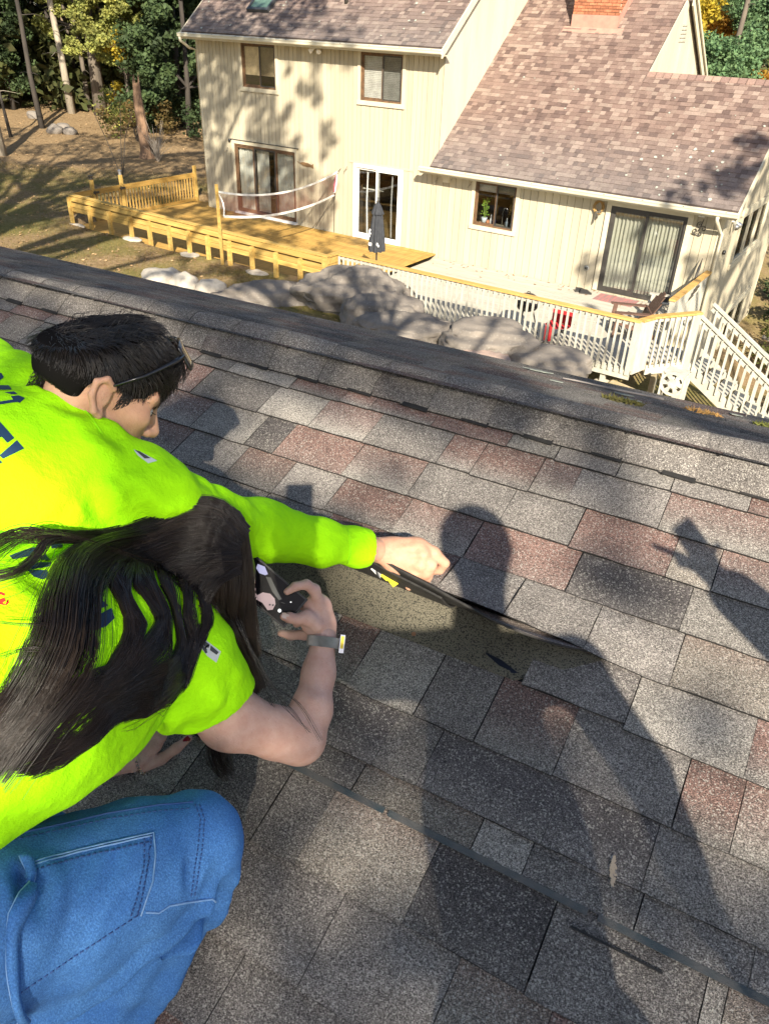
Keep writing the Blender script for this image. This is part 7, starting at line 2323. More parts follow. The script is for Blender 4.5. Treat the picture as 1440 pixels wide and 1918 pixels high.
# navy print between the shoulders, half hidden by hair, and the red letters beside it
decal("back_print", bvh_ws, [
    [(-0.942, 0.450, -0.679), (-0.931, 0.478, -0.672), (-0.924, 0.483, -0.670), (-0.912, 0.474, -0.674), (-0.920, 0.466, -0.678), (-0.927, 0.447, -0.677)],
    [(-0.917, 0.478, -0.683), (-0.917, 0.490, -0.686), (-0.908, 0.490, -0.694), (-0.912, 0.478, -0.688)],
    [(-0.916, 0.456, -0.693), (-0.912, 0.475, -0.691), (-0.905, 0.490, -0.697), (-0.905, 0.485, -0.703), (-0.908, 0.461, -0.694)],
    [(-0.914, 0.456, -0.695), (-0.895, 0.453, -0.697), (-0.890, 0.463, -0.707), (-0.893, 0.474, -0.709), (-0.898, 0.477, -0.701), (-0.901, 0.465, -0.695)],
    [(-0.980, 0.524, -0.698), (-0.968, 0.535, -0.695), (-0.961, 0.536, -0.700), (-0.958, 0.524, -0.699), (-0.968, 0.518, -0.698)],
    [(-0.949, 0.519, -0.695), (-0.945, 0.533, -0.699), (-0.930, 0.528, -0.699), (-0.936, 0.512, -0.697)],
    [(-0.889, 0.515, -0.751), (-0.881, 0.520, -0.752), (-0.859, 0.535, -0.788), (-0.865, 0.528, -0.791), (-0.875, 0.512, -0.767), (-0.875, 0.504, -0.759)],
    [(-0.849, 0.489, -0.782), (-0.854, 0.536, -0.791), (-0.845, 0.532, -0.803), (-0.852, 0.519, -0.813), (-0.844, 0.493, -0.799)]], VB_, NAVYP, woman)
decal("red_print", bvh_ws, [
    [(-0.876, 0.386, -0.690), (-0.872, 0.391, -0.686), (-0.869, 0.394, -0.685), (-0.865, 0.394, -0.688), (-0.868, 0.390, -0.691), (-0.864, 0.391, -0.693), (-0.862, 0.396, -0.688), (-0.864, 0.396, -0.686), (-0.861, 0.395, -0.691), (-0.863, 0.391, -0.694), (-0.869, 0.388, -0.693), (-0.873, 0.385, -0.693)],
    [(-0.881, 0.392, -0.677), (-0.873, 0.396, -0.679), (-0.870, 0.397, -0.680), (-0.869, 0.395, -0.683), (-0.873, 0.394, -0.682), (-0.879, 0.390, -0.681)]], VB_, REDP, woman)
# sleeve badge
decal("sleeve_badge", bvh_ws, [[(-0.855, 0.690, -0.960), (-0.843, 0.697, -0.961), (-0.819, 0.715, -0.995), (-0.819, 0.702, -1.011), (-0.830, 0.693, -0.995), (-0.850, 0.688, -0.966)]], (-0.592, 0.496, -0.696), GREYP, woman, .0012)
decal("sleeve_badge_print", bvh_ws, [
    [(-0.851, 0.690, -0.963), (-0.847, 0.693, -0.963), (-0.832, 0.696, -0.990), (-0.834, 0.693, -0.992)], [(-0.843, 0.695, -0.963), (-0.833, 0.704, -0.979), (-0.833, 0.700, -0.984), (-0.840, 0.698, -0.980), (-0.833, 0.697, -0.988), (-0.837, 0.696, -0.985)],
    [(-0.831, 0.704, -0.979), (-0.822, 0.712, -0.996), (-0.824, 0.708, -1.000), (-0.830, 0.700, -0.987)]], (-0.592, 0.496, -0.696), DARKP, woman, .0022)

# --- jeans
KN = (-0.675, 0.487, -1.173)
wj = Field([(-0.964, 0.119, -0.959), (-1.130, 0.301, -0.951), (-0.624, 0.576, -1.119), (-0.709, 0.288, -1.750), (-0.819, 0.556, -1.347), (-1.042, 0.047, -1.630)], .13, .0055)
wj.chain([(-0.845, 0.102, -1.045), (-0.791, 0.182, -1.099), (-0.752, 0.299, -1.147), (-0.714, 0.402, -1.165), KN], [.155, .128, .110, .099, .082], .03)
wj.chain([(-0.812, 0.160, -1.165), (-0.746, 0.281, -1.212), (-0.707, 0.379, -1.229)], [.105, .085, .065], .04)
wj.chain([KN, (-0.695, 0.454, -1.271), (-0.731, 0.389, -1.417), (-0.770, 0.316, -1.569), (-0.788, 0.257, -1.668)], [.080, .082, .080, .078, .072], .014)
wj.chain([(-0.876, 0.195, -1.342), (-0.824, 0.269, -1.474), (-0.779, 0.272, -1.619)], [.08, .09, .075], .05)
wj.chain([(-0.981, 0.190, -0.982), (-0.972, 0.283, -1.201), (-0.918, 0.404, -1.385), (-0.897, 0.446, -1.459)], [.14, .105, .082, .072], .05)
wj.chain([(-0.897, 0.446, -1.459), (-0.987, 0.322, -1.598), (-1.067, 0.183, -1.710)], [.075, .07, .065], .03)
wj.chain([(-0.981, 0.190, -0.982), (-0.867, 0.110, -1.054)], [.15, .155], .05)
jv, jF = wj.mesh(3)
jv = folds(jv, jF, [
    ([(-0.594, 0.477, -1.217), (-0.639, 0.407, -1.232), (-0.684, 0.312, -1.261), (-0.725, 0.198, -1.263), (-0.750, 0.120, -1.233)], .016, .016),
    ([(-0.606, 0.463, -1.244), (-0.642, 0.415, -1.275), (-0.662, 0.384, -1.298)], .008, .012),
    ([(-0.589, 0.483, -1.178), (-0.609, 0.454, -1.234), (-0.628, 0.420, -1.317)], .010, .016),
    ([(-0.647, 0.401, -1.325), (-0.675, 0.353, -1.419), (-0.700, 0.311, -1.507)], .007, .02),
    ([(-0.673, 0.361, -1.170), (-0.687, 0.299, -1.183), (-0.701, 0.250, -1.198)], .005, .018),
    ([(-0.656, 0.386, -1.116), (-0.640, 0.385, -1.169), (-0.653, 0.348, -1.204)], .004, .014),
    ([(-0.723, 0.266, -0.974), (-0.705, 0.231, -1.035), (-0.707, 0.195, -1.117)], .007, .018),
    ([(-0.617, 0.449, -1.105), (-0.623, 0.423, -1.133), (-0.630, 0.405, -1.187)], .004, .012)], (.0018, 34))
wjeans = body_obj("jeans", [(jv, jF)], DENIM, woman)
bvh_wj = bvh_of(wjeans)
VJ = (-0.579, 0.302, -0.958)
# outseam with its pale edge, knee seam, pocket, hammer loop
seam("seam", bvh_wj, [(-0.803, 0.263, -1.002), (-0.749, 0.329, -1.000), (-0.722, 0.381, -1.012), (-0.678, 0.443, -1.024), (-0.644, 0.485, -1.035)], (-0.619, 0.320, -0.901), THREAD, woman, .0016)
seam("seam", bvh_wj, [(-0.800, 0.260, -1.009), (-0.746, 0.326, -1.006), (-0.719, 0.377, -1.019), (-0.675, 0.439, -1.032), (-0.644, 0.478, -1.044)], (-0.619, 0.320, -0.901), THREAD, woman, .0010, .0008, .008, True)
seam("seam", bvh_wj, [(-0.643, 0.486, -1.035), (-0.629, 0.479, -1.056), (-0.620, 0.458, -1.091), (-0.616, 0.435, -1.142), (-0.615, 0.421, -1.180)], VJ, THREAD, woman, .0012, .0006, .008, True)
seam("seam", bvh_wj, [(-0.637, 0.490, -1.035), (-0.624, 0.483, -1.056), (-0.614, 0.462, -1.090), (-0.611, 0.439, -1.142), (-0.610, 0.424, -1.179)], VJ, THREAD, woman, .0012, .0006, .008, True)
seam("hem_seam", bvh_wj, [(-0.654, 0.366, -1.181), (-0.638, 0.376, -1.181), (-0.628, 0.390, -1.172), (-0.614, 0.409, -1.177), (-0.584, 0.440, -1.181), (-0.578, 0.441, -1.185)], VJ, PALETH, woman, .0017, .0008)
pocket = patch("pocket", bvh_wj, [(-0.719, 0.263, -0.982), (-0.654, 0.408, -1.034), (-0.651, 0.351, -1.165), (-0.706, 0.189, -1.181)], VJ, DENIM, woman, .0042)
bvh_pk = bvh_of(pocket)
for q in ([(-0.717, 0.262, -0.985), (-0.704, 0.319, -1.014), (-0.655, 0.406, -1.036)], [(-0.714, 0.259, -0.991), (-0.701, 0.316, -1.021), (-0.654, 0.401, -1.044)]):
    seam("seam", bvh_pk, q, VJ, PALETH if q[0] == (-0.717, 0.262, -0.985) else THREAD, woman, .0014, .0008, .008, q[0] != (-0.717, 0.262, -0.985))
for q in ([(-0.656, 0.404, -1.038), (-0.649, 0.388, -1.083), (-0.647, 0.364, -1.134), (-0.653, 0.350, -1.165)], [(-0.663, 0.397, -1.041), (-0.656, 0.382, -1.084), (-0.655, 0.358, -1.134), (-0.659, 0.343, -1.168)], [(-0.651, 0.351, -1.165), (-0.668, 0.307, -1.171), (-0.689, 0.246, -1.177), (-0.704, 0.192, -1.178)]):
    seam("seam", bvh_pk, q, VJ, THREAD, woman, .0013, .0006, .008, True)
seam("pocket_edge", bvh_wj, [(-0.719, 0.263, -0.982), (-0.705, 0.321, -1.012), (-0.654, 0.409, -1.032), (-0.642, 0.396, -1.061), (-0.638, 0.379, -1.103), (-0.648, 0.353, -1.165)], VJ, PALETH, woman, .0012, .0026)
# hanging loop
lp = [(-0.746, 0.254, -0.989), (-0.729, 0.247, -1.003), (-0.723, 0.227, -1.034), (-0.717, 0.211, -1.070), (-0.710, 0.193, -1.117), (-0.705, 0.181, -1.164), (-0.693, 0.176, -1.191), (-0.705, 0.161, -1.218)]
lq = [(-0.734, 0.264, -0.987), (-0.709, 0.257, -0.998), (-0.707, 0.236, -1.027), (-0.703, 0.217, -1.064), (-0.697, 0.199, -1.111), (-0.697, 0.186, -1.155), (-0.681, 0.179, -1.187), (-0.686, 0.165, -1.210)]
A_ = spline(lp, 40); B_ = spline(lq, 40)
V = []; F = []
for i in range(40):
    for t in (0, .5, 1):
        q_ = onto(bvh_wj, Vector(A_[i] * (1 - t) + B_[i] * t), VJ, .007 + .010 * math.sin(i * .16) ** 2 + (.004 if t == .5 else 0))[0]
        V.append(q_)
for i in range(39):
    for j in range(2): F.append((i * 3 + j, i * 3 + j + 1, i * 3 + j + 4, i * 3 + j + 3))
me = poly_mesh([p - org(woman) for p in V], F, "hammer_loop"); me.polygons.foreach_set("use_smooth", [True] * len(F))
lo_ = link_mesh("hammer_loop", me, DENIM, woman)
sd = lo_.modifiers.new("thickness", 'SOLIDIFY'); sd.thickness = .003
m_ = MB().tube([V[i] for i in range(0, 120, 3)], .0016, 4).tube([V[i] for i in range(2, 120, 3)], .0020, 4)
m_.build("loop_edge", PALETH, woman, True)
# shoes under her
def shoe(a, b, name, m, parent):
    f = Field([a, b], .09, .006)
    f.cap(a, b, .045, .040, .02).cap(lerp3(a, b, -.1), lerp3(a, b, .35), .05, .045, .03)
    return body_obj(name, [f.mesh(2)], m, parent)
SHOE = mat("grey_work_shoe", (.10, .10, .10), .7, (.06, .06, .06), 12)
shoe((-0.796, 0.251, -1.668), (-0.628, 0.343, -1.601), "shoe", SHOE, woman)
shoe((-1.134, 0.140, -1.763), (-1.024, 0.291, -1.736), "shoe", SHOE, woman)

# --- bracelet and watch
br = MB()
cB = np.array((-1.086, 0.679, -1.451)); axB = sub3((-1.071, 0.704, -1.439), (-1.104, 0.659, -1.459)); axB /= np.linalg.norm(axB)
e1 = np.array(RN) - axB * (np.array(RN) @ axB); e1 /= np.linalg.norm(e1); e2 = np.cross(axB, e1)
for k in range(26):
    a = 2 * math.pi * k / 26
    c = cB + (e1 * math.cos(a) * .0225 + e2 * math.sin(a) * .0345)
    t = Vector(-e1 * math.sin(a) + e2 * math.cos(a)); c = Vector(c)
    w_ = Vector(axB) * .0028
    br.tube([c - t * .0042 - w_, c - t * .001 + w_, c + t * .003 + w_ * .3, c + t * .0042 - w_], .0011, 4)
br.build("bracelet", mat("silver_gold_chain", (.75, .62, .45), .2, metal=1.0), woman)
STEEL = mat("woven_steel_strap", (.55, .55, .52), .42, (.40, .40, .38), 60, metal=.9, bump=.6, bscale=700)
cW = np.array((-0.781, 0.969, -1.138)); axW = sub3((-0.760, 0.925, -1.180), (-0.790, 0.982, -1.117)); axW /= np.linalg.norm(axW)
e1 = np.array((-0.471, 0.584, -0.686)); e1 = -e1 / np.linalg.norm(e1); e1 -= axW * (e1 @ axW); e1 /= np.linalg.norm(e1); e2 = np.cross(axW, e1)
if e2 @ sub3((-0.750, 0.991, -1.140), (-0.789, 0.967, -1.137)) < 0: e2 = -e2
V = []; F = []; n = 40
for k in range(n):
    a = 2 * math.pi * k / n
    for (r, s) in ((.0, -.011), (.0, .011), (.0022, .011), (.0022, -.011)):
        V.append(cW + e1 * math.cos(a) * (.0305 + r) + e2 * math.sin(a) * (.0345 + r) + axW * s)
for k in range(n):
    for j in range(4):
        F.append((k * 4 + j, ((k + 1) % n) * 4 + j, ((k + 1) % n) * 4 + (j + 1) % 4, k * 4 + (j + 1) % 4))
wt = MB().add(V, F).build("wristwatch", STEEL, woman)
def oriented_box(c, ax, half):
    c = np.array(c); A = [np.array(a) / np.linalg.norm(a) for a in ax]
    f = lambda s: [Vector(c + A[0] * half[0] * i + A[1] * half[1] * j + A[2] * half[2] * s) for i, j in ((-1, -1), (1, -1), (1, 1), (-1, 1))]
    return MB().hexa(f(-1), f(1))
cF = cW + e2 * .0385 + e1 * .006
oriented_box(cF, (axW, e1, e2), (.019, .016, .005)).build("watch_case", CHR, wt)
oriented_box(cF + e2 * .0056, (axW, e1, e2), (.0165, .0135, .001)).build("watch_face", BLK, wt)
oriented_box(cF + e1 * .0155 - axW * .003, (axW, e1, e2), (.013, .0006, .0035)).build("watch_edge", mat("yellow_reflection_band", (.75, .60, .08), .3, metal=.7), wt)

# --- hair: solid under-layer and about five thousand strands
hs_ = Field([HC - .2, HC + .2], .04, .005)
hs_.ell(HC - AX[0] * .004, AX, (.100, .083, .089), .01)
scalp = body_obj("hair_base", [hs_.mesh(1)], BROWNHAIR, woman)
LOCKS = [
    # (points, start spread, end spread, strands, material index)
    ([(-0.873, 0.844, -0.828), (-0.911, 0.826, -0.781), (-0.952, 0.783, -0.775), (-0.970, 0.682, -0.779), (-0.896, 0.532, -0.705), (-0.811, 0.439, -0.685), (-0.775, 0.394, -0.710), (-0.766, 0.332, -0.761), (-0.771, 0.262, -0.810)], .018, .030, 330, 0),
    ([(-0.869, 0.836, -0.833), (-0.907, 0.818, -0.787), (-0.946, 0.771, -0.778), (-0.966, 0.666, -0.786), (-0.879, 0.515, -0.723), (-0.796, 0.435, -0.713), (-0.758, 0.387, -0.733), (-0.755, 0.313, -0.776), (-0.778, 0.271, -0.793)], .020, .020, 300, 1),
    ([(-0.865, 0.828, -0.837), (-0.900, 0.803, -0.793), (-0.946, 0.750, -0.795), (-0.960, 0.648, -0.795), (-0.880, 0.526, -0.745), (-0.793, 0.446, -0.738), (-0.751, 0.396, -0.746), (-0.751, 0.333, -0.772), (-0.761, 0.260, -0.821)], .020, .034, 280, 0),
    ([(-0.861, 0.822, -0.839), (-0.896, 0.791, -0.803), (-0.938, 0.732, -0.807), (-0.956, 0.635, -0.815), (-0.882, 0.541, -0.798), (-0.831, 0.510, -0.825), (-0.783, 0.449, -0.816), (-0.763, 0.359, -0.802), (-0.780, 0.281, -0.814)], .022, .024, 330, 0),
    ([(-0.858, 0.815, -0.841), (-0.892, 0.780, -0.812), (-0.934, 0.715, -0.824), (-0.936, 0.631, -0.837), (-0.887, 0.573, -0.844), (-0.848, 0.553, -0.866), (-0.806, 0.480, -0.849), (-0.780, 0.387, -0.806), (-0.782, 0.307, -0.779)], .020, .022, 280, 0),
    ([(-0.861, 0.779, -0.839), (-0.916, 0.707, -0.839), (-0.914, 0.642, -0.869), (-0.879, 0.598, -0.892), (-0.853, 0.560, -0.909), (-0.807, 0.469, -0.863), (-0.781, 0.383, -0.829), (-0.778, 0.299, -0.830)], .022, .020, 330, 0),
    ([(-0.859, 0.774, -0.847), (-0.895, 0.706, -0.859), (-0.892, 0.660, -0.893), (-0.866, 0.647, -0.932), (-0.852, 0.608, -0.958), (-0.811, 0.495, -0.898), (-0.775, 0.407, -0.858), (-0.768, 0.314, -0.837)], .020, .018, 360, 0),
    ([(-0.859, 0.768, -0.856), (-0.882, 0.709, -0.884), (-0.884, 0.687, -0.920), (-0.865, 0.671, -0.948), (-0.844, 0.612, -0.969), (-0.815, 0.513, -0.927), (-0.772, 0.396, -0.857), (-0.766, 0.328, -0.839)], .016, .016, 240, 0),
    ([(-0.875, 0.843, -0.828), (-0.914, 0.826, -0.780), (-0.951, 0.782, -0.777), (-0.971, 0.652, -0.762), (-0.931, 0.517, -0.676), (-0.943, 0.469, -0.654), (-0.943, 0.411, -0.656)], .012, .012, 130, 0),
    ([(-0.871, 0.838, -0.828), (-0.914, 0.818, -0.781), (-0.952, 0.764, -0.782), (-0.960, 0.622, -0.755), (-0.921, 0.510, -0.676), (-0.892, 0.465, -0.665), (-0.876, 0.423, -0.660), (-0.892, 0.386, -0.658)], .010, .006, 90, 0),
    ([(-0.856, 0.813, -0.846), (-0.873, 0.771, -0.836), (-0.888, 0.718, -0.854), (-0.886, 0.664, -0.890), (-0.867, 0.617, -0.923), (-0.831, 0.530, -0.911), (-0.783, 0.432, -0.856)], .024, .016, 380, 0),
    ([(-0.853, 0.797, -0.859), (-0.860, 0.749, -0.865), (-0.862, 0.708, -0.898), (-0.859, 0.674, -0.936), (-0.846, 0.624, -0.961), (-0.816, 0.538, -0.931), (-0.772, 0.438, -0.877)], .022, .016, 360, 0),
    # falls over the face side
    ([(-0.919, 0.823, -0.779), (-0.892, 0.852, -0.801), (-0.873, 0.846, -0.853), (-0.853, 0.828, -0.921), (-0.839, 0.809, -0.994), (-0.821, 0.792, -1.068), (-0.793, 0.784, -1.131)], .010, .010, 420, 0),
    ([(-0.917, 0.815, -0.782), (-0.887, 0.835, -0.810), (-0.870, 0.823, -0.857), (-0.853, 0.807, -0.921), (-0.847, 0.788, -0.996), (-0.831, 0.774, -1.074), (-0.801, 0.771, -1.140)], .014, .012, 420, 0),
    ([(-0.915, 0.806, -0.786), (-0.879, 0.812, -0.818), (-0.868, 0.799, -0.860), (-0.854, 0.781, -0.917), (-0.854, 0.765, -0.984), (-0.836, 0.760, -1.051), (-0.813, 0.768, -1.116)], .018, .015, 380, 0),
    ([(-0.909, 0.792, -0.791), (-0.886, 0.780, -0.827), (-0.868, 0.763, -0.863), (-0.864, 0.748, -0.913), (-0.863, 0.743, -0.967), (-0.845, 0.746, -1.025)], .020, .022, 300, 0),
    ([(-0.873, 0.787, -0.837), (-0.878, 0.740, -0.866), (-0.880, 0.717, -0.913), (-0.876, 0.715, -0.947)], .020, .018, 260, 1),
    ([(-0.914, 0.832, -0.782), (-0.889, 0.860, -0.812), (-0.871, 0.851, -0.867), (-0.853, 0.836, -0.939), (-0.835, 0.819, -1.012), (-0.815, 0.801, -1.071)], .006, .007, 160, 1),
]
items = ([], [])
for (P, s0, s1, N, mi) in LOCKS:
    n = 26
    C = spline(P, n)
    T = np.gradient(C, axis=0); T /= np.linalg.norm(T, axis=1, keepdims=True)
    A = np.cross(T, np.array([.2, -.5, .8])); A /= np.linalg.norm(A, axis=1, keepdims=True); B = np.cross(T, A)
    s = np.linspace(0, 1, n)
    for k in range(int(N * 1.5)):
        a = hr.uniform(0, 2 * math.pi); q = math.sqrt(hr.uniform(0, 1))
        spread = s0 * 1.25 * (1 - s) + s1 * 1.25 * s
        # the lock is pinched into smaller wisps further down
        w = hr.integers(0, 7); wa = w * .898 + .4
        ox = q * math.cos(a) * (1 - .55 * s) + math.cos(wa) * .75 * s
        oy = (q * math.sin(a) * (1 - .55 * s) + math.sin(wa) * .75 * s) * .55
        ph = hr.uniform(0, 6.28); am = hr.uniform(.0, .004)
        wv = am * np.sin(s * hr.uniform(6, 12) + ph) * s
        X = C + A * ((ox * spread + wv)[:, None]) + B * ((oy * spread + wv * .6)[:, None])
        if hr.random() < .06: X = X + A * ((hr.uniform(-.03, .03) * s ** 2)[:, None]) + B * ((hr.uniform(-.01, .02) * s ** 2)[:, None])
        for i_ in range(6, n):
            hit, nr_, _i, dist = bvh_ws.find_nearest(Vector(X[i_]), .12)
            if hit is not None:
                sd_ = (Vector(X[i_]) - hit).dot(nr_)
                if sd_ < .004: X[i_] = hit + nr_ * (.002 + .008 * ((k * 7919) % 97) / 97)
        L = n if hr.random() < .45 else int(n * hr.uniform(.62, .98))
        items[mi if hr.random() < .8 else 1 - mi if mi else (1 if hr.random() < .25 else 0)].append((X[:L], .00060, .00028))
# loose strands
for P in ([(-0.920, 0.690, -0.831), (-0.889, 0.533, -0.673), (-0.907, 0.473, -0.643), (-0.900, 0.401, -0.649)], [(-0.848, 0.787, -0.969), (-0.758, 0.769, -1.069), (-0.706, 0.797, -1.132), (-0.660, 0.808, -1.213)], [(-0.845, 0.782, -0.978), (-0.743, 0.766, -1.086), (-0.698, 0.781, -1.142), (-0.676, 0.791, -1.184)], [(-0.857, 0.739, -0.968), (-0.827, 0.703, -1.003), (-0.808, 0.686, -1.060), (-0.803, 0.684, -1.104)],
          [(-0.856, 0.749, -0.974), (-0.826, 0.697, -1.012), (-0.809, 0.679, -1.068)], [(-0.781, 0.436, -0.706), (-0.787, 0.381, -0.680), (-0.822, 0.359, -0.678)], [(-0.749, 0.398, -0.727), (-0.777, 0.367, -0.706), (-0.807, 0.340, -0.716)], [(-0.832, 0.792, -1.032), (-0.774, 0.781, -1.132), (-0.755, 0.782, -1.165)]):
    for k in range(5):
        C = spline(np.array(P) + hr.normal(0, .0025, (len(P), 3)), 22)
        items[0].append((C, .0006, .0003))
# hair hanging below the raised arm
for k in range(130):
    x0 = hr.normal(0, 9)
    P = np.array([(-0.882, 0.734, -1.284), (-0.886, 0.735, -1.354), (-0.879, 0.749, -1.416)]) + hr.normal(0, .010, (1, 3))
    P[1:] += hr.normal(0, .006, (2, 3))
    items[0].append((spline(P, 10), .0007, .0003))
strands("hair", items[0], BROWNHAIR, woman); strands("hair_highlights", items[1], LIGHTHAIR, woman)

# --- the phone she holds: a thing of its own
PA, PB, PC_, PD = (np.array((-0.842, 0.986, -1.058)), np.array((-0.851, 0.929, -1.111)), np.array((-0.982, 0.908, -1.035)), np.array((-0.973, 0.965, -0.981)))
pc = (PA + PB + PC_ + PD) / 4
pu = (PA - PD) / np.linalg.norm(PA - PD); pv = (PB - PA); pv -= pu * (pv @ pu); pv /= np.linalg.norm(pv); pn = np.cross(pu, pv)
if pn @ np.array((-0.555, 0.573, -0.629)) > 0: pn = -pn
pl_, pw_ = np.linalg.norm(PA - PD) / 2, np.linalg.norm(PB - PA) / 2
phone = thing("phone", tuple(pc), "black phone held over the shingles showing the photo being taken", "phone")
oriented_box(pc, (pu, pv, pn), (pl_, pw_, .0045)).build("case", mat("black_phone_case", (.012, .012, .016), .45, spec=.5), phone)
oriented_box(pc + pn * .0048, (pu, pv, pn), (pl_ - .004, pw_ - .004, .0004)).build("screen", mat("black_screen", (.006, .006, .009), .25, spec=.15), phone)
def lit(name, col, e):
    m, nt, bs = _base(name)
    bs.inputs["Base Color"].default_value = (*[c * .3 for c in col], 1); bs.inputs["Emission Color"].default_value = (*col, 1); bs.inputs["Emission Strength"].default_value = e
    bs.inputs["Roughness"].default_value = .2
    return m
def on_screen(poly, h=.0055):
    return [Vector(pc + pu * x * pl_ + pv * y * pw_ + pn * h) for x, y in poly]
def screen_shape(name, poly, m, h=.0055):
    return MB().add(on_screen(poly, h), [tuple(range(len(poly)))]).build(name, m, phone)
PK = lit("screen_pink", (.55, .40, .40), .30); WH = lit("screen_white", (.9, .9, .9), .55); VI = lit("screen_violet", (.45, .45, .7), .35); GY = lit("screen_grey", (.10, .10, .09), .25)
screen_shape("screen_image", [(-.62, .62), (-.45, .40), (-.30, .34), (-.24, .52), (-.12, .60), (-.16, .86), (-.30, .90), (-.48, .86)], PK)
screen_shape("screen_image", [(-.08, .26), (.10, .06), (.28, .10), (.40, .30), (.44, .62), (.34, .82), (.10, .70), (-.10, .78), (-.14, .55)], PK)
screen_shape("screen_image", [(-.70, -.72), (-.50, -.86), (-.30, -.66), (-.34, -.52), (-.5, -.40), (-.66, -.5)], VI)
screen_shape("screen_image", [(-.30, -.48), (-.18, -.62), (.20, -.30), (.44, -.12), (.40, .02), (.1, -.1)], GY)
screen_shape("shutter_button", [(.60 + .05 * math.cos(a), .42 + .10 * math.sin(a)) for a in np.linspace(0, 6.0, 14)], WH, .006)
screen_shape("screen_mark", [(.66, -.30), (.68, -.36), (.71, -.34), (.69, -.27)], WH, .006)
screen_shape("screen_mark", [(.48, .02), (.58, -.06), (.585, -.04), (.485, .04)], GY, .006)
screen_shape("screen_mark", [(.33, .42), (.37, .36), (.39, .44), (.36, .50)], DARKP, .006)
screen_shape("screen_mark", [(.26, .50), (.30, .46), (.32, .54), (.28, .58)], DARKP, .006)

# ================================================================== the man behind her
mroot = tuple(rloc(-2.1, .45, 0))
man = thing("person", mroot, "person with short black hair in lime long sleeved shirt reaching out to lift the shingle", "person")
Hc = np.array((-1.159, 0.815, -0.594))
# forward (towards the face), up (crown) and side (the ear we see)
HFWD = np.array((0.4456, 0.6538, -0.6115)); HUP = np.array((0.0945, 0.6479, 0.7558)); HSIDE = np.array((0.8898, -0.3959, 0.2270))
def hp(f, u, s): return Hc + HFWD * f + HUP * u + HSIDE * s
HA = (HFWD, HUP, HSIDE)
hd = Field([hp(-.14, -.2, -.12), hp(.16, .15, .13)], .05, .0026)
hd.ell(hp(-.006, .018, 0), HA, (.100, .095, .078), .01)
hd.ell(hp(.038, -.045, 0), HA, (.060, .080, .060), .03)
hd.cap(hp(.060, -.100, -.014), hp(.060, -.100, .014), .026, .026, .02)
for s in (-1, 1):
    hd.cap(hp(.012, -.070, s * .055), hp(.055, -.098, s * .022), .016, .018, .02)
    hd.ell(hp(.060, -.028, s * .044), HA, (.026, .018, .020), .02)
    hd.cap(hp(.085, .012, s * .008), hp(.070, .016, s * .048), .012, .012, .014)
    hd.ell(hp(.090, -.012, s * .032), HA, (.018, .011, .016), .010, 'carve')
    hd.ell(hp(.074, -.012, s * .031), HA, (.0135, .0125, .0135), .003)
    hd.cap(hp(.086, -.0045, s * .018), hp(.074, -.006, s * .046), .0045, .004, .004)
    hd.ell(hp(.104, -.050, s * .012), HA, (.010, .009, .0085), .006)
    # ear
    for (a, b) in (((-.002, .020), (-.020, .030)), ((-.020, .030), (-.034, .018)), ((-.034, .018), (-.032, -.006)), ((-.032, -.006), (-.016, -.030)), ((-.016, -.030), (-.003, -.034))):
        hd.cap(hp(a[0] - .005, a[1] - .022, s * (.086 + (.006 if a[0] < -.01 else 0))), hp(b[0] - .005, b[1] - .022, s * (.086 + (.006 if b[0] < -.01 else 0))), .0058, .0058, .004)
    hd.ell(hp(-.020, -.022, s * .082), HA, (.017, .028, .007), .005)
    hd.ell(hp(-.012, -.052, s * .083), HA, (.009, .010, .006), .006)
    hd.ell(hp(-.010, -.026, s * .094), HA, (.008, .012, .007), .004, 'carve')
hd.cap(hp(.092, -.002, 0), hp(.117, -.040, 0), .0085, .0105, .010)
hd.ell(hp(.114, -.046, 0), HA, (.0125, .010, .013), .008)
hd.cap(hp(.092, -.071, -.014), hp(.092, -.071, .014), .0085, .0085, .006)
hd.cap(hp(.089, -.082, -.013), hp(.089, -.082, .013), .0095, .0095, .006)
hd.cap(hp(.101, -.0765, -.022), hp(.101, -.0765, .022), .0025, .0025, .003, None, 'carve')
hd.cap(hp(-.035, -.06, 0), (-1.204, 0.730, -0.665), .056, .062, .03)
m_head = hd.mesh(1)
# arm with the hand that lifts the flap
mb_ = Field([(-1.770, 0.711, -0.705), (-1.044, 0.581, -0.755), (-0.866, 1.320, -1.150)], .13, .005)
mb_.chain([(-1.037, 0.768, -0.759), (-1.005, 1.033, -0.979), (-0.930, 1.186, -1.066), (-0.866, 1.284, -1.113)], [.06, .046, .038, .030], .03)
mb_.chain([(-1.218, 0.721, -0.666), (-1.206, 0.603, -0.699), (-1.243, 0.473, -0.725), (-1.317, 0.339, -0.779)], [.07, .11, .11, .11], .05)
mb_.chain([(-1.264, 0.711, -0.676), (-1.558, 0.766, -0.667), (-1.814, 0.787, -0.865), (-2.036, 0.937, -1.108)], [.06, .06, .045, .035], .03)
m_core = mb_.mesh(1)
mh = Field([(-0.884, 1.251, -1.039), (-0.705, 1.408, -1.266)], .045, .0022)
vdir = np.array((-0.416, 0.696, -0.589))
mh.chain([(-0.872, 1.281, -1.112), (-0.837, 1.311, -1.122), (-0.793, 1.340, -1.121)], [.031, .035, .040], .016, (vdir, .75))
mh.cap((-0.819, 1.309, -1.139), (-0.766, 1.337, -1.140), .036, .034, .016, (vdir, .75))
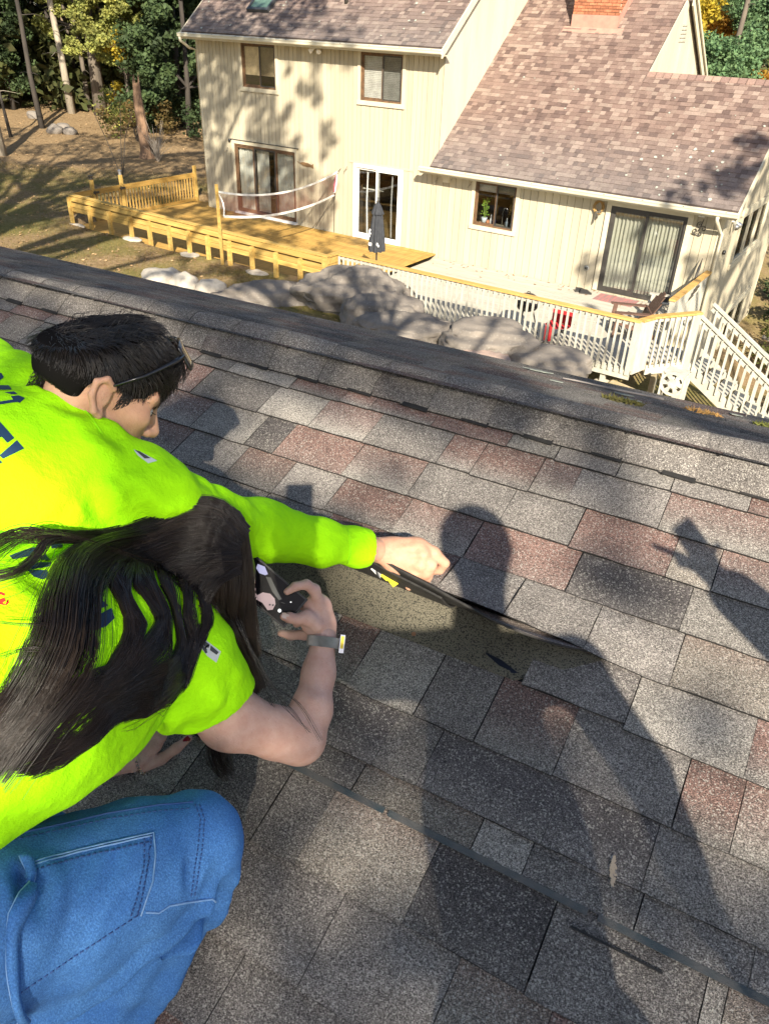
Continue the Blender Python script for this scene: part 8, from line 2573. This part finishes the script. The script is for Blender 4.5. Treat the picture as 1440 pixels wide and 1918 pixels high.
# knuckles and the four bent fingers
mh.chain([(-0.784, 1.348, -1.101), (-0.751, 1.364, -1.118), (-0.726, 1.379, -1.147)], [.020, .0155, .0125], .008)
mh.chain([(-0.726, 1.379, -1.147), (-0.736, 1.376, -1.170), (-0.756, 1.370, -1.180)], [.0125, .0115, .010], .003)
mh.chain([(-0.766, 1.338, -1.116), (-0.746, 1.343, -1.139), (-0.749, 1.341, -1.176)], [.019, .0155, .0125], .006)
mh.chain([(-0.763, 1.326, -1.137), (-0.752, 1.330, -1.160), (-0.763, 1.328, -1.191)], [.018, .0145, .0118], .006)
mh.chain([(-0.772, 1.313, -1.156), (-0.769, 1.316, -1.183), (-0.785, 1.315, -1.207)], [.0165, .0130, .0108], .006)
mh.chain([(-0.834, 1.309, -1.154), (-0.795, 1.338, -1.196), (-0.764, 1.365, -1.206)], [.018, .014, .011], .008)
for a, b in (((-0.826, 1.302, -1.106), (-0.774, 1.338, -1.094)), ((-0.822, 1.296, -1.113), (-0.759, 1.327, -1.110)), ((-0.817, 1.294, -1.123), (-0.757, 1.317, -1.132))):
    mh.cap(a, b, .005, .007, .012)
mh.ell((-0.764, 1.333, -1.106), np.eye(3), (.012, .012, .012), .014)
mh.ell((-0.761, 1.318, -1.131), np.eye(3), (.011, .011, .011), .014)
m_hand = mh.mesh(1)
mbody = body_obj("body", [m_head, m_core, m_hand], SKIN_M, man)
# eyes, brows
EYEW = mat("eye_white", (.75, .72, .68), .2, spec=.5)
IRIS = mat("dark_iris", (.03, .018, .012), .15, spec=.6)
for s in (-1, 1):
    c = Vector(hp(.0765, -.0125, s * .031))
    MB().lathe(c - Vector(HFWD) * .0125, [(.0001, -.0002), (.008, .003), (.0122, .0095), (.0128, .0135), (.0118, .018), (.0085, .0222), (.0035, .0248), (.0001, .0252)], 14, tuple(HFWD)).build("eyeball", EYEW, man, True)
    MB().lathe(c + Vector(HFWD) * .0112 - Vector(HUP) * .002, [(.0055, 0), (.0045, .0018), (.0001, .0024)], 12, tuple(HFWD)).build("iris", IRIS, man, True)
br_items = []
for s in (-1, 1):
    for k in range(150):
        t = hr.uniform(0, 1)
        p = hp(.0985 - .024 * t ** 1.6, .004 + .010 * math.sin(t * 2.4) + hr.normal(0, .0018), s * (.012 + .040 * t))
        d = HUP * hr.uniform(.0, .004) + HSIDE * s * .008 - HFWD * .004 * t
        br_items.append((np.array([p, p + d * .5 + HFWD * .001, p + d]), .0006, .0002))
for s in (-1, 1):
    for k in range(36):
        t = hr.uniform(-1, 1)
        p = hp(.0885 - .006 * t * t, -.0095, s * (.031 + .012 * t))
        br_items.append((np.array([p, p + HFWD * .005 - HUP * .002, p + HFWD * .009 - HUP * .001]), .0005, .0002))
strands("eyebrows", br_items, BLACKHAIR, man)
# hair: cap and strands
hc_ = Field([hp(-.15, -.15, -.12), hp(.14, .15, .13)], .04, .004)
hc_.ell(hp(-.020, .030, 0), HA, (.118, .100, .086), .01)
hc_.ell(hp(.018, .072, 0), HA, (.070, .050, .066), .03)
hc_.ell(hp(-.072, -.005, 0), HA, (.054, .062, .066), .03)
hc_.ell(hp(.075, -.060, 0), HA, (.068, .068, .12), .008, 'carve')
hc_.ell(hp(-.10, -.085, 0), HA, (.068, .042, .12), .012, 'carve')
hc_.cap(hp(-.012, -.030, .11), hp(-.012, -.030, .075), .034, .034, .01, None, 'carve')
hc_.cap(hp(-.012, -.030, -.11), hp(-.012, -.030, -.075), .034, .034, .01, None, 'carve')
hc_.cap(hp(.02, -.09, -.12), hp(.02, -.09, .12), .055, .055, .012, None, 'carve')
hcv, hcF = hc_.mesh(2)
body_obj("hair_base", [(hcv, hcF)], mat("matte_black_scalp", (.010, .009, .009), 1.0, spec=.02), man)
hn_ = vnormals(hcv, hcF)
rel = hcv - Hc
ff, uu, ss = rel @ HFWD, rel @ HUP, rel @ HSIDE
sel = np.where(hn_ @ (hcv - (Hc - HUP * .02)).T.mean(1) > -9)[0]
items = []
for k in hr.integers(0, len(hcv), 11000):
    n = hn_[k]; f, u, s = ff[k], uu[k], ss[k]
    if np.linalg.norm(n) < .5: continue
    if (hcv[k] - hp(.0, .0, 0)) @ n < 0: continue
    top = np.clip((u + .02) / .09, 0, 1)
    Lh = .017 + .030 * top * hr.uniform(.6, 1.1)
    comb = HFWD * (.9 * top - .1) - HUP * (.9 * (1 - top)) + HSIDE * (np.sign(s) * .25 * top) + hr.normal(0, .10, 3)
    comb = comb - n * (comb @ n); comb /= max(np.linalg.norm(comb), 1e-6)
    lift = (.26 + .5 * (hr.random() < .05)) * top + .10
    p0 = hcv[k] - n * .004
    p1 = p0 + (comb * .7 + n * lift) * Lh * .5
    p2 = p1 + (comb + n * lift * .1 - HUP * .25 * top) * Lh * .5
    items.append((np.array([p0, p1, p2]), .00085, .00035))
# the forelock
for k in range(420):
    s = hr.uniform(-.05, .06)
    p0 = hp(.060 + hr.uniform(-.015, .015), .094 + hr.uniform(-.01, .012), s)
    L = hr.uniform(.35, .72)
    p1 = p0 + (HFWD * .030 + HUP * .010 + HSIDE * hr.normal(.004, .004)) * L
    p2 = p1 + (HFWD * .018 - HUP * .020 + HSIDE * hr.normal(.006, .004)) * L
    p3 = p2 + (HFWD * .000 - HUP * .026 + HSIDE * hr.normal(.004, .005)) * L
    items.append((spline(np.array([p0, p1, p2, p3]), 9), .0009, .0004))
for k in range(3600):                       # clipped sides
    s = hr.choice([-1, 1]); f = hr.choice([hr.uniform(-.118, .062), hr.uniform(-.118, -.02), hr.uniform(.014, .034)]); u = hr.uniform(-.072 if f < -.03 else -.055 if f < .036 else -.03, .004)
    if f > -.045 and f < .022 and u < .002: 
        if not (f > .012): continue
    p = hp(f, u, s * .0)
    q = Hc + HSIDE * s * .079 * math.sqrt(max(.0, 1 - ((f + .006) / .1005) ** 2 - ((u - .018) / .0955) ** 2)) + HFWD * f + HUP * u
    d = (-HUP * .8 - HFWD * .3) * hr.uniform(.004, .009) + HSIDE * s * .002
    items.append((np.array([q - HSIDE * s * .002, q + d * .5 + HSIDE * s * .0015, q + d]), .0006, .0003))
strands("hair", items, BLACKHAIR, man)

# --- shirt with long sleeve
ms = Field([(-1.402, 0.286, -0.831), (-1.743, 0.791, -0.624), (-0.880, 1.270, -1.111), (-1.044, 0.581, -0.755), (-1.838, 0.720, -1.005)], .17, .0048)
ms.chain([(-1.199, 0.710, -0.677), (-1.203, 0.599, -0.707), (-1.240, 0.469, -0.733), (-1.351, 0.295, -0.790)], [.085, .145, .155, .155], .06)
ms.chain([(-1.217, 0.712, -0.678), (-1.288, 0.728, -0.652)], [.075, .08], .04)
ms.chain([(-1.334, 0.737, -0.674), (-1.397, 0.702, -0.703), (-1.453, 0.572, -0.749), (-1.548, 0.366, -0.825)], [.085, .115, .135, .14], .06)
ms.chain([(-1.300, 0.739, -0.665), (-1.539, 0.757, -0.659), (-1.799, 0.772, -0.841)], [.080, .088, .065], .05)
ms.chain([(-1.177, 0.695, -0.697), (-1.077, 0.716, -0.756), (-1.036, 0.769, -0.759)], [.080, .088, .076], .04)
ms.chain([(-1.109, 0.700, -0.731), (-1.119, 0.594, -0.749)], [.10, .13], .06)
ms.chain([(-1.035, 0.768, -0.761), (-1.012, 0.889, -0.882), (-1.005, 1.033, -0.978), (-0.941, 1.160, -1.053), (-0.897, 1.243, -1.094), (-0.873, 1.281, -1.111)], [.078, .068, .066, .053, .0435, .041], .03)
ms.halfspace_cut((-0.881, 1.270, -1.105), sub3((-0.857, 1.305, -1.121), (-0.918, 1.212, -1.079)), (-0.862, 1.294, -1.117), .075)
ms.cap((-0.883, 1.262, -1.100), (-0.838, 1.325, -1.131), .036, .036, .003, None, 'carve')
# neck hole with its collar band
nk0, nk1 = np.array((-1.204, 0.730, -0.665)), hp(-.035, -.055, 0)
nax = (nk1 - nk0) / np.linalg.norm(nk1 - nk0)
ncen = np.array((-1.212, 0.760, -0.638))
e1 = np.cross(nax, np.array([.1, .2, .9])); e1 /= np.linalg.norm(e1); e2 = np.cross(nax, e1)
prev = None
for k in range(25):
    a = 2 * math.pi * k / 24
    p = ncen + e1 * math.cos(a) * .078 + e2 * math.sin(a) * .072
    if prev is not None: ms.cap(prev, p, .0095, .0095, .010)
    prev = p
ms.cap(ncen + nax * .0, ncen + nax * .12, .066, .075, .006, None, 'carve')
tv, tF = ms.mesh(3)
tv = folds(tv, tF, [
    ([(-1.010, 0.560, -0.719), (-1.041, 0.603, -0.692), (-1.070, 0.671, -0.671), (-1.064, 0.723, -0.665)], .006, .016),
    ([(-1.136, 0.638, -0.658), (-1.118, 0.678, -0.659), (-1.067, 0.727, -0.657), (-1.043, 0.753, -0.663)], .006, .022),
    ([(-1.218, 0.666, -0.644), (-1.150, 0.697, -0.625), (-1.101, 0.736, -0.635)], .005, .022),
    ([(-0.998, 0.779, -0.705), (-0.986, 0.797, -0.765), (-0.967, 0.751, -0.786)], .006, .016),
    ([(-0.996, 0.841, -0.755), (-0.988, 0.861, -0.810), (-0.979, 0.904, -0.853)], .006, .014),
    ([(-0.987, 0.875, -0.792), (-0.976, 0.903, -0.839), (-0.972, 0.970, -0.904)], .005, .014),
    ([(-0.987, 0.988, -0.886), (-0.964, 1.007, -0.955), (-0.958, 1.030, -1.022)], .003, .016),
    ([(-1.031, 0.691, -0.698), (-0.975, 0.703, -0.748), (-0.953, 0.724, -0.795)], .006, .02),
    ([(-1.025, 0.734, -0.684), (-0.987, 0.786, -0.760), (-0.971, 0.838, -0.853)], .005, .018),
    ([(-1.028, 0.633, -0.701), (-0.990, 0.652, -0.728), (-0.963, 0.667, -0.768)], .005, .02),
    ([(-1.204, 0.729, -0.611), (-1.194, 0.689, -0.635), (-1.176, 0.655, -0.658)], .004, .016),
    ([(-0.921, 1.175, -1.014), (-0.904, 1.192, -1.061), (-0.906, 1.175, -1.099)], .002, .010)], (.0018, 28))
mshirt = body_obj("shirt", [(tv, tF)], HIVIS, man)
bvh_ms = bvh_of(mshirt)
VM = (-0.876, 0.496, -0.455)
seam("seam", bvh_ms, [(-1.223, 0.748, -0.571), (-1.168, 0.740, -0.592), (-1.120, 0.738, -0.616), (-1.090, 0.736, -0.644)], VM, MATS["lime_thread"], man, .0012, .0006)
seam("cuff_seam", bvh_ms, [(-0.905, 1.215, -1.031), (-0.886, 1.203, -1.044), (-0.876, 1.189, -1.071), (-0.883, 1.187, -1.104)], (-0.488, 0.656, -0.580), MATS["lime_thread"], man, .0012, .0006)
# large navy letters across the back: what shows of them
decal("back_print", bvh_ms, [
    [(-1.306, 0.691, -0.575), (-1.296, 0.697, -0.574), (-1.281, 0.692, -0.576), (-1.280, 0.672, -0.584)],
    [(-1.280, 0.671, -0.585), (-1.260, 0.685, -0.584), (-1.243, 0.680, -0.587), (-1.267, 0.662, -0.589)],
    [(-1.251, 0.671, -0.592), (-1.239, 0.681, -0.590), (-1.232, 0.682, -0.593), (-1.240, 0.676, -0.594)],
    [(-1.240, 0.674, -0.597), (-1.230, 0.682, -0.595), (-1.219, 0.686, -0.598), (-1.215, 0.673, -0.601), (-1.219, 0.671, -0.600), (-1.240, 0.641, -0.602), (-1.242, 0.643, -0.598), (-1.226, 0.669, -0.597)],
    [(-1.223, 0.626, -0.618), (-1.214, 0.632, -0.618), (-1.176, 0.629, -0.635), (-1.183, 0.620, -0.642), (-1.193, 0.619, -0.634), (-1.194, 0.604, -0.635)],
    [(-1.172, 0.630, -0.638), (-1.149, 0.626, -0.644), (-1.162, 0.596, -0.653), (-1.169, 0.595, -0.649)],
    [(-1.178, 0.589, -0.649), (-1.171, 0.592, -0.651), (-1.161, 0.593, -0.658), (-1.163, 0.577, -0.659)]], VM, NAVYP, man)
decal("sleeve_badge", bvh_ms, [[(-1.033, 0.756, -0.667), (-1.023, 0.761, -0.669), (-1.000, 0.777, -0.687), (-1.011, 0.766, -0.691), (-1.024, 0.756, -0.675)]], (-0.739, 0.556, -0.495), GREYP, man, .0012)
decal("sleeve_badge_print", bvh_ms, [[(-1.032, 0.757, -0.668), (-1.023, 0.761, -0.670), (-1.011, 0.772, -0.684), (-1.019, 0.766, -0.685)]], (-0.739, 0.556, -0.495), DARKP, man, .0022)
# work trousers and shoes (kneeling, mostly behind the woman)
mt = Field([(-1.446, 0.256, -0.832), (-1.589, 0.504, -1.496), (-1.976, 0.322, -1.400)], .17, .008)
mt.chain([(-1.399, 0.312, -0.800), (-1.540, 0.397, -1.030), (-1.677, 0.499, -1.279)], [.15, .11, .085], .05)
mt.chain([(-1.677, 0.499, -1.279), (-1.737, 0.374, -1.352), (-1.725, 0.233, -1.360)], [.085, .07, .06], .03)
mt.chain([(-1.533, 0.369, -0.797), (-1.811, 0.502, -1.033), (-2.008, 0.639, -1.259)], [.14, .11, .085], .05)
mt.chain([(-2.008, 0.639, -1.259), (-2.074, 0.490, -1.322), (-2.085, 0.362, -1.348)], [.085, .07, .06], .03)
body_obj("trousers", [mt.mesh(2)], mat("dark_work_trousers", (.035, .04, .055), .9), man)
shoe((-1.733, 0.224, -1.366), (-1.733, 0.141, -1.398), "shoe", SHOE, man); shoe((-2.085, 0.362, -1.348), (-2.114, 0.262, -1.397), "shoe", SHOE, man)

# --- sunglasses pushed up on his hair: a thing of its own
SGP = mat("black_glossy_plastic", (.015, .015, .018), .18, spec=.6)
SGL = mat("dark_lens", (.012, .006, .005), .10, spec=.4)
sg = thing("sunglasses", tuple(hp(.09, .09, 0)), "black sunglasses pushed up on the dark hair of the man", "sunglasses")
for s in (-1, 1):
    MB().tube([hp(.078, .108, s * .072), hp(.066, .092, s * .082), hp(.028, .044, s * .0935), hp(-.012, .002, s * .092)], [.0046, .0046, .0032, .0026], 6).build("temple", SGP, sg, True)
    V = []; F = []; N = 12
    for i in range(N + 1):
        for j in range(6):
            x = s * (.006 + .066 * i / N); y = (j / 5 - .5) * .050 * (1 - .35 * abs(i / N - .45) ** 2)
            g_ = .018 - .022 * (abs(x) / .072) ** 2
            V.append(hp(.084 + .52 * g_ - .85 * y, .108 + .85 * g_ + .52 * y, x))
    for i in range(N):
        for j in range(5): F.append((i * 6 + j, (i + 1) * 6 + j, (i + 1) * 6 + j + 1, i * 6 + j + 1))
    me = poly_mesh([Vector(p) - org(sg) for p in V], F, "lens"); me.polygons.foreach_set("use_smooth", [True] * len(F))
    l = link_mesh("lens", me, SGL, sg)
    sd = l.modifiers.new("thickness", 'SOLIDIFY'); sd.thickness = .002
    rim = [V[i * 6] for i in range(N + 1)] + [V[N * 6 + j] for j in range(6)] + [V[i * 6 + 5] for i in range(N, -1, -1)] + [V[j] for j in range(5, -1, -1)]
    MB().tube(rim, .0024, 5).build("frame", SGP, sg, True)
MB().tube([hp(.090, .128, -.008), hp(.091, .130, 0), hp(.090, .128, .008)], .003, 6).build("bridge", SGP, sg, True)

# --- the knife in his hand
kn = thing("utility_knife", (-0.847, 1.301, -1.200), "yellow and black utility knife gripped under the man's hand", "knife")
YEL = mat("bright_yellow_plastic", (.85, .70, .0), .35, spec=.5)
def knife_part(name, poly, d, m, th=.010):
    P = [np.array(p) for p in poly]; n = vdir / np.linalg.norm(vdir)
    a = [Vector(p) for p in P]; b = [Vector(p + n * th) for p in P]; k = len(a)
    q = MB().add(a + b, [tuple(range(k)), tuple(range(2 * k - 1, k - 1, -1))] + [(i, (i + 1) % k, k + (i + 1) % k, k + i) for i in range(k)])
    return q.build(name, m, kn)
knife_part("handle", [(-0.856, 1.289, -1.190), (-0.848, 1.301, -1.180), (-0.817, 1.310, -1.185), (-0.838, 1.292, -1.201)], 0, YEL)
knife_part("slider", [(-0.835, 1.294, -1.200), (-0.821, 1.308, -1.185), (-0.808, 1.305, -1.201), (-0.819, 1.294, -1.213)], 0, YEL)
knife_part("end_cap", [(-0.883, 1.285, -1.180), (-0.877, 1.295, -1.172), (-0.856, 1.301, -1.179), (-0.854, 1.287, -1.198), (-0.867, 1.287, -1.191)], 0, BLK)
knife_part("blade_holder", [(-0.819, 1.313, -1.190), (-0.815, 1.324, -1.179), (-0.768, 1.351, -1.194), (-0.770, 1.340, -1.205)], 0, IRON, .006)

# ================================================================== two more people stand behind and beside the lens; only their shadows show
def roof_under(p):
    return np.array([p[0], p[1], (-DR - RN.x * p[0] - RN.y * p[1]) / RN.z])
def figure(label, sh0, sh1, head, arm0, arm1, jacket, hand0=None, hand1=None, aw=1.0):
    sh0, sh1, head = np.array(sh0), np.array(sh1), np.array(head)
    mid = (sh0 + sh1) / 2; foot = roof_under(mid)
    H_ = mid[2] - foot[2]
    ax = sh1 - sh0; ax[2] = 0; ax /= np.linalg.norm(ax)
    t = thing("person", tuple(foot), label, "person")
    hip = foot + np.array([0, 0, H_ * .60])
    f0, f1 = roof_under(hip - ax * .14), roof_under(hip + ax * .14)
    tr = Field([f0, f1, hip], .2, .010)
    for f, s in ((f0, -1), (f1, 1)):
        tr.chain([f + np.array([0, 0, .06]), (f + hip + ax * s * .09) / 2, hip + ax * s * .09], [.065, .075, .098], .03)
    tr.cap(hip - ax * .07, hip + ax * .07, .11, .11, .05)
    body_obj("trousers", [tr.mesh(2)], MATS["dark_work_trousers"], t)
    jk = Field([sh0, sh1, hip, *arm0, *arm1], .14, .010)
    jk.chain([hip + np.array([0, 0, -.03]), hip * .5 + mid * .5, mid + np.array([0, 0, -.06])], [.14, .155, .12], .05).cap(sh0, sh1, .072, .072, .05)
    for s_, a in ((sh0, arm0), (sh1, arm1)):
        jk.chain([s_, *[np.array(q) for q in a]], [.066, .056 * (aw if a is arm0 else 1), .046 * (aw if a is arm0 else 1)][:len(a) + 1], .02)
    body_obj("jacket", [jk.mesh(2)], jacket, t)
    hb = Field([mid, head, *arm0, *arm1] + [q for h in (hand0, hand1) if h for q in h], .16, .007)
    hb.cap(mid, head - np.array([0, 0, .05]), .056, .056, .02).ell(head, np.eye(3), (.076, .095, .112), .02)
    fw_ = np.cross(np.array([0, 0, 1.0]), ax)
    hb.ell(head + fw_ * .095 - np.array([0, 0, .03]), np.eye(3), (.016, .02, .028), .02)
    for s in (-1, 1): hb.ell(head + ax * s * .078, np.eye(3), (.014, .02, .03), .008)
    for a, h in ((arm0, hand0), (arm1, hand1)):
        p = np.array(a[-1]); d = p - np.array(a[-2]); d /= np.linalg.norm(d)
        hb.cap(p, p + d * .085, .030, .036, .015)
        if h:
            for q in h: hb.chain([p + d * .08, (p + d * .1 + np.array(q)) / 2, np.array(q)], [.015, .012, .009], .008)
        else:
            s_ = np.cross(d, ax); s_ /= np.linalg.norm(s_)
            for k in range(4): hb.chain([p + d * .08 + s_ * (.025 - .017 * k), p + d * .13 + s_ * (.028 - .019 * k), p + d * .17 + s_ * (.024 - .016 * k) + ax * .01], [.013, .011, .008], .006)
            hb.chain([p + d * .03 + s_ * .03, p + d * .07 + s_ * .05, p + d * .10 + s_ * .05], [.014, .012, .009], .008)
    body_obj("body", [hb.mesh(1)], SKIN_M, t)
    hh = Field([head], .22, .008)
    hh.ell(head + np.array([0, 0, .03]) - fw_ * .012, np.eye(3), (.088, .102, .105), .02).ell(head + fw_ * .09 - np.array([0, 0, .04]), np.eye(3), (.075, .07, .09), .01, 'carve')
    body_obj("hair", [hh.mesh(1)], BLACKHAIR, t)
    for f in (f0, f1):
        shoe(tuple(f + np.array([0, 0, .04]) - fw_ * .06), tuple(f + np.array([0, 0, .07]) + fw_ * .15), "shoe", SHOE, t)
    return t
def held_phone(q, label):
    q = [Vector(p) for p in q]; c = sum(q, Vector()) / 4
    ph = thing("phone", tuple(c), label, "phone")
    MB().hexa(q, [p - LIGHT * .008 for p in q]).build("case", MATS["black_phone_case"], ph)
    MB().hexa([p.lerp(c, .08) - LIGHT * .0082 for p in q], [p.lerp(c, .08) - LIGHT * .0088 for p in q]).build("screen", MATS["black_screen"], ph)
figure("person in grey jacket standing behind the lens to take the picture", (0.497, -0.324, -0.122), (0.843, -0.035, -0.129), (0.621, -0.022, 0.081), [(0.274, -0.287, -0.164), (0.068, -0.109, -0.092)], [(0.976, -0.067, -0.270), (1.018, -0.084, -0.411)], mat("grey_jacket", (.16, .17, .18), .9),
       [(0.009, -0.087, -0.050), (-0.007, -0.075, -0.018), (-0.017, -0.057, 0.014), (0.058, -0.015, -0.023)])
held_phone([(-0.034, -0.033, 0.052), (0.029, 0.020, 0.050), (0.080, -0.049, -0.087), (0.021, -0.099, -0.086)], "black phone of the person taking the picture")
figure("person in blue jacket standing to the right with an arm held out", (1.262, 0.592, -0.105), (1.520, 0.570, -0.137), (1.450, 0.751, 0.045), [(1.142, 0.441, -0.277), (0.919, 0.532, -0.199)], [(1.539, 0.436, -0.319), (1.497, 0.346, -0.461)], mat("blue_jacket", (.05, .09, .20), .9),
       [(0.753, 0.508, -0.111), (0.820, 0.609, -0.076), (0.863, 0.613, -0.116), (0.799, 0.514, -0.150)], aw=1.45)
held_phone([(0.779, 0.564, -0.078), (0.813, 0.615, -0.051), (0.872, 0.587, -0.148), (0.838, 0.536, -0.174)], "black phone in the outstretched hand of the right hand bystander")
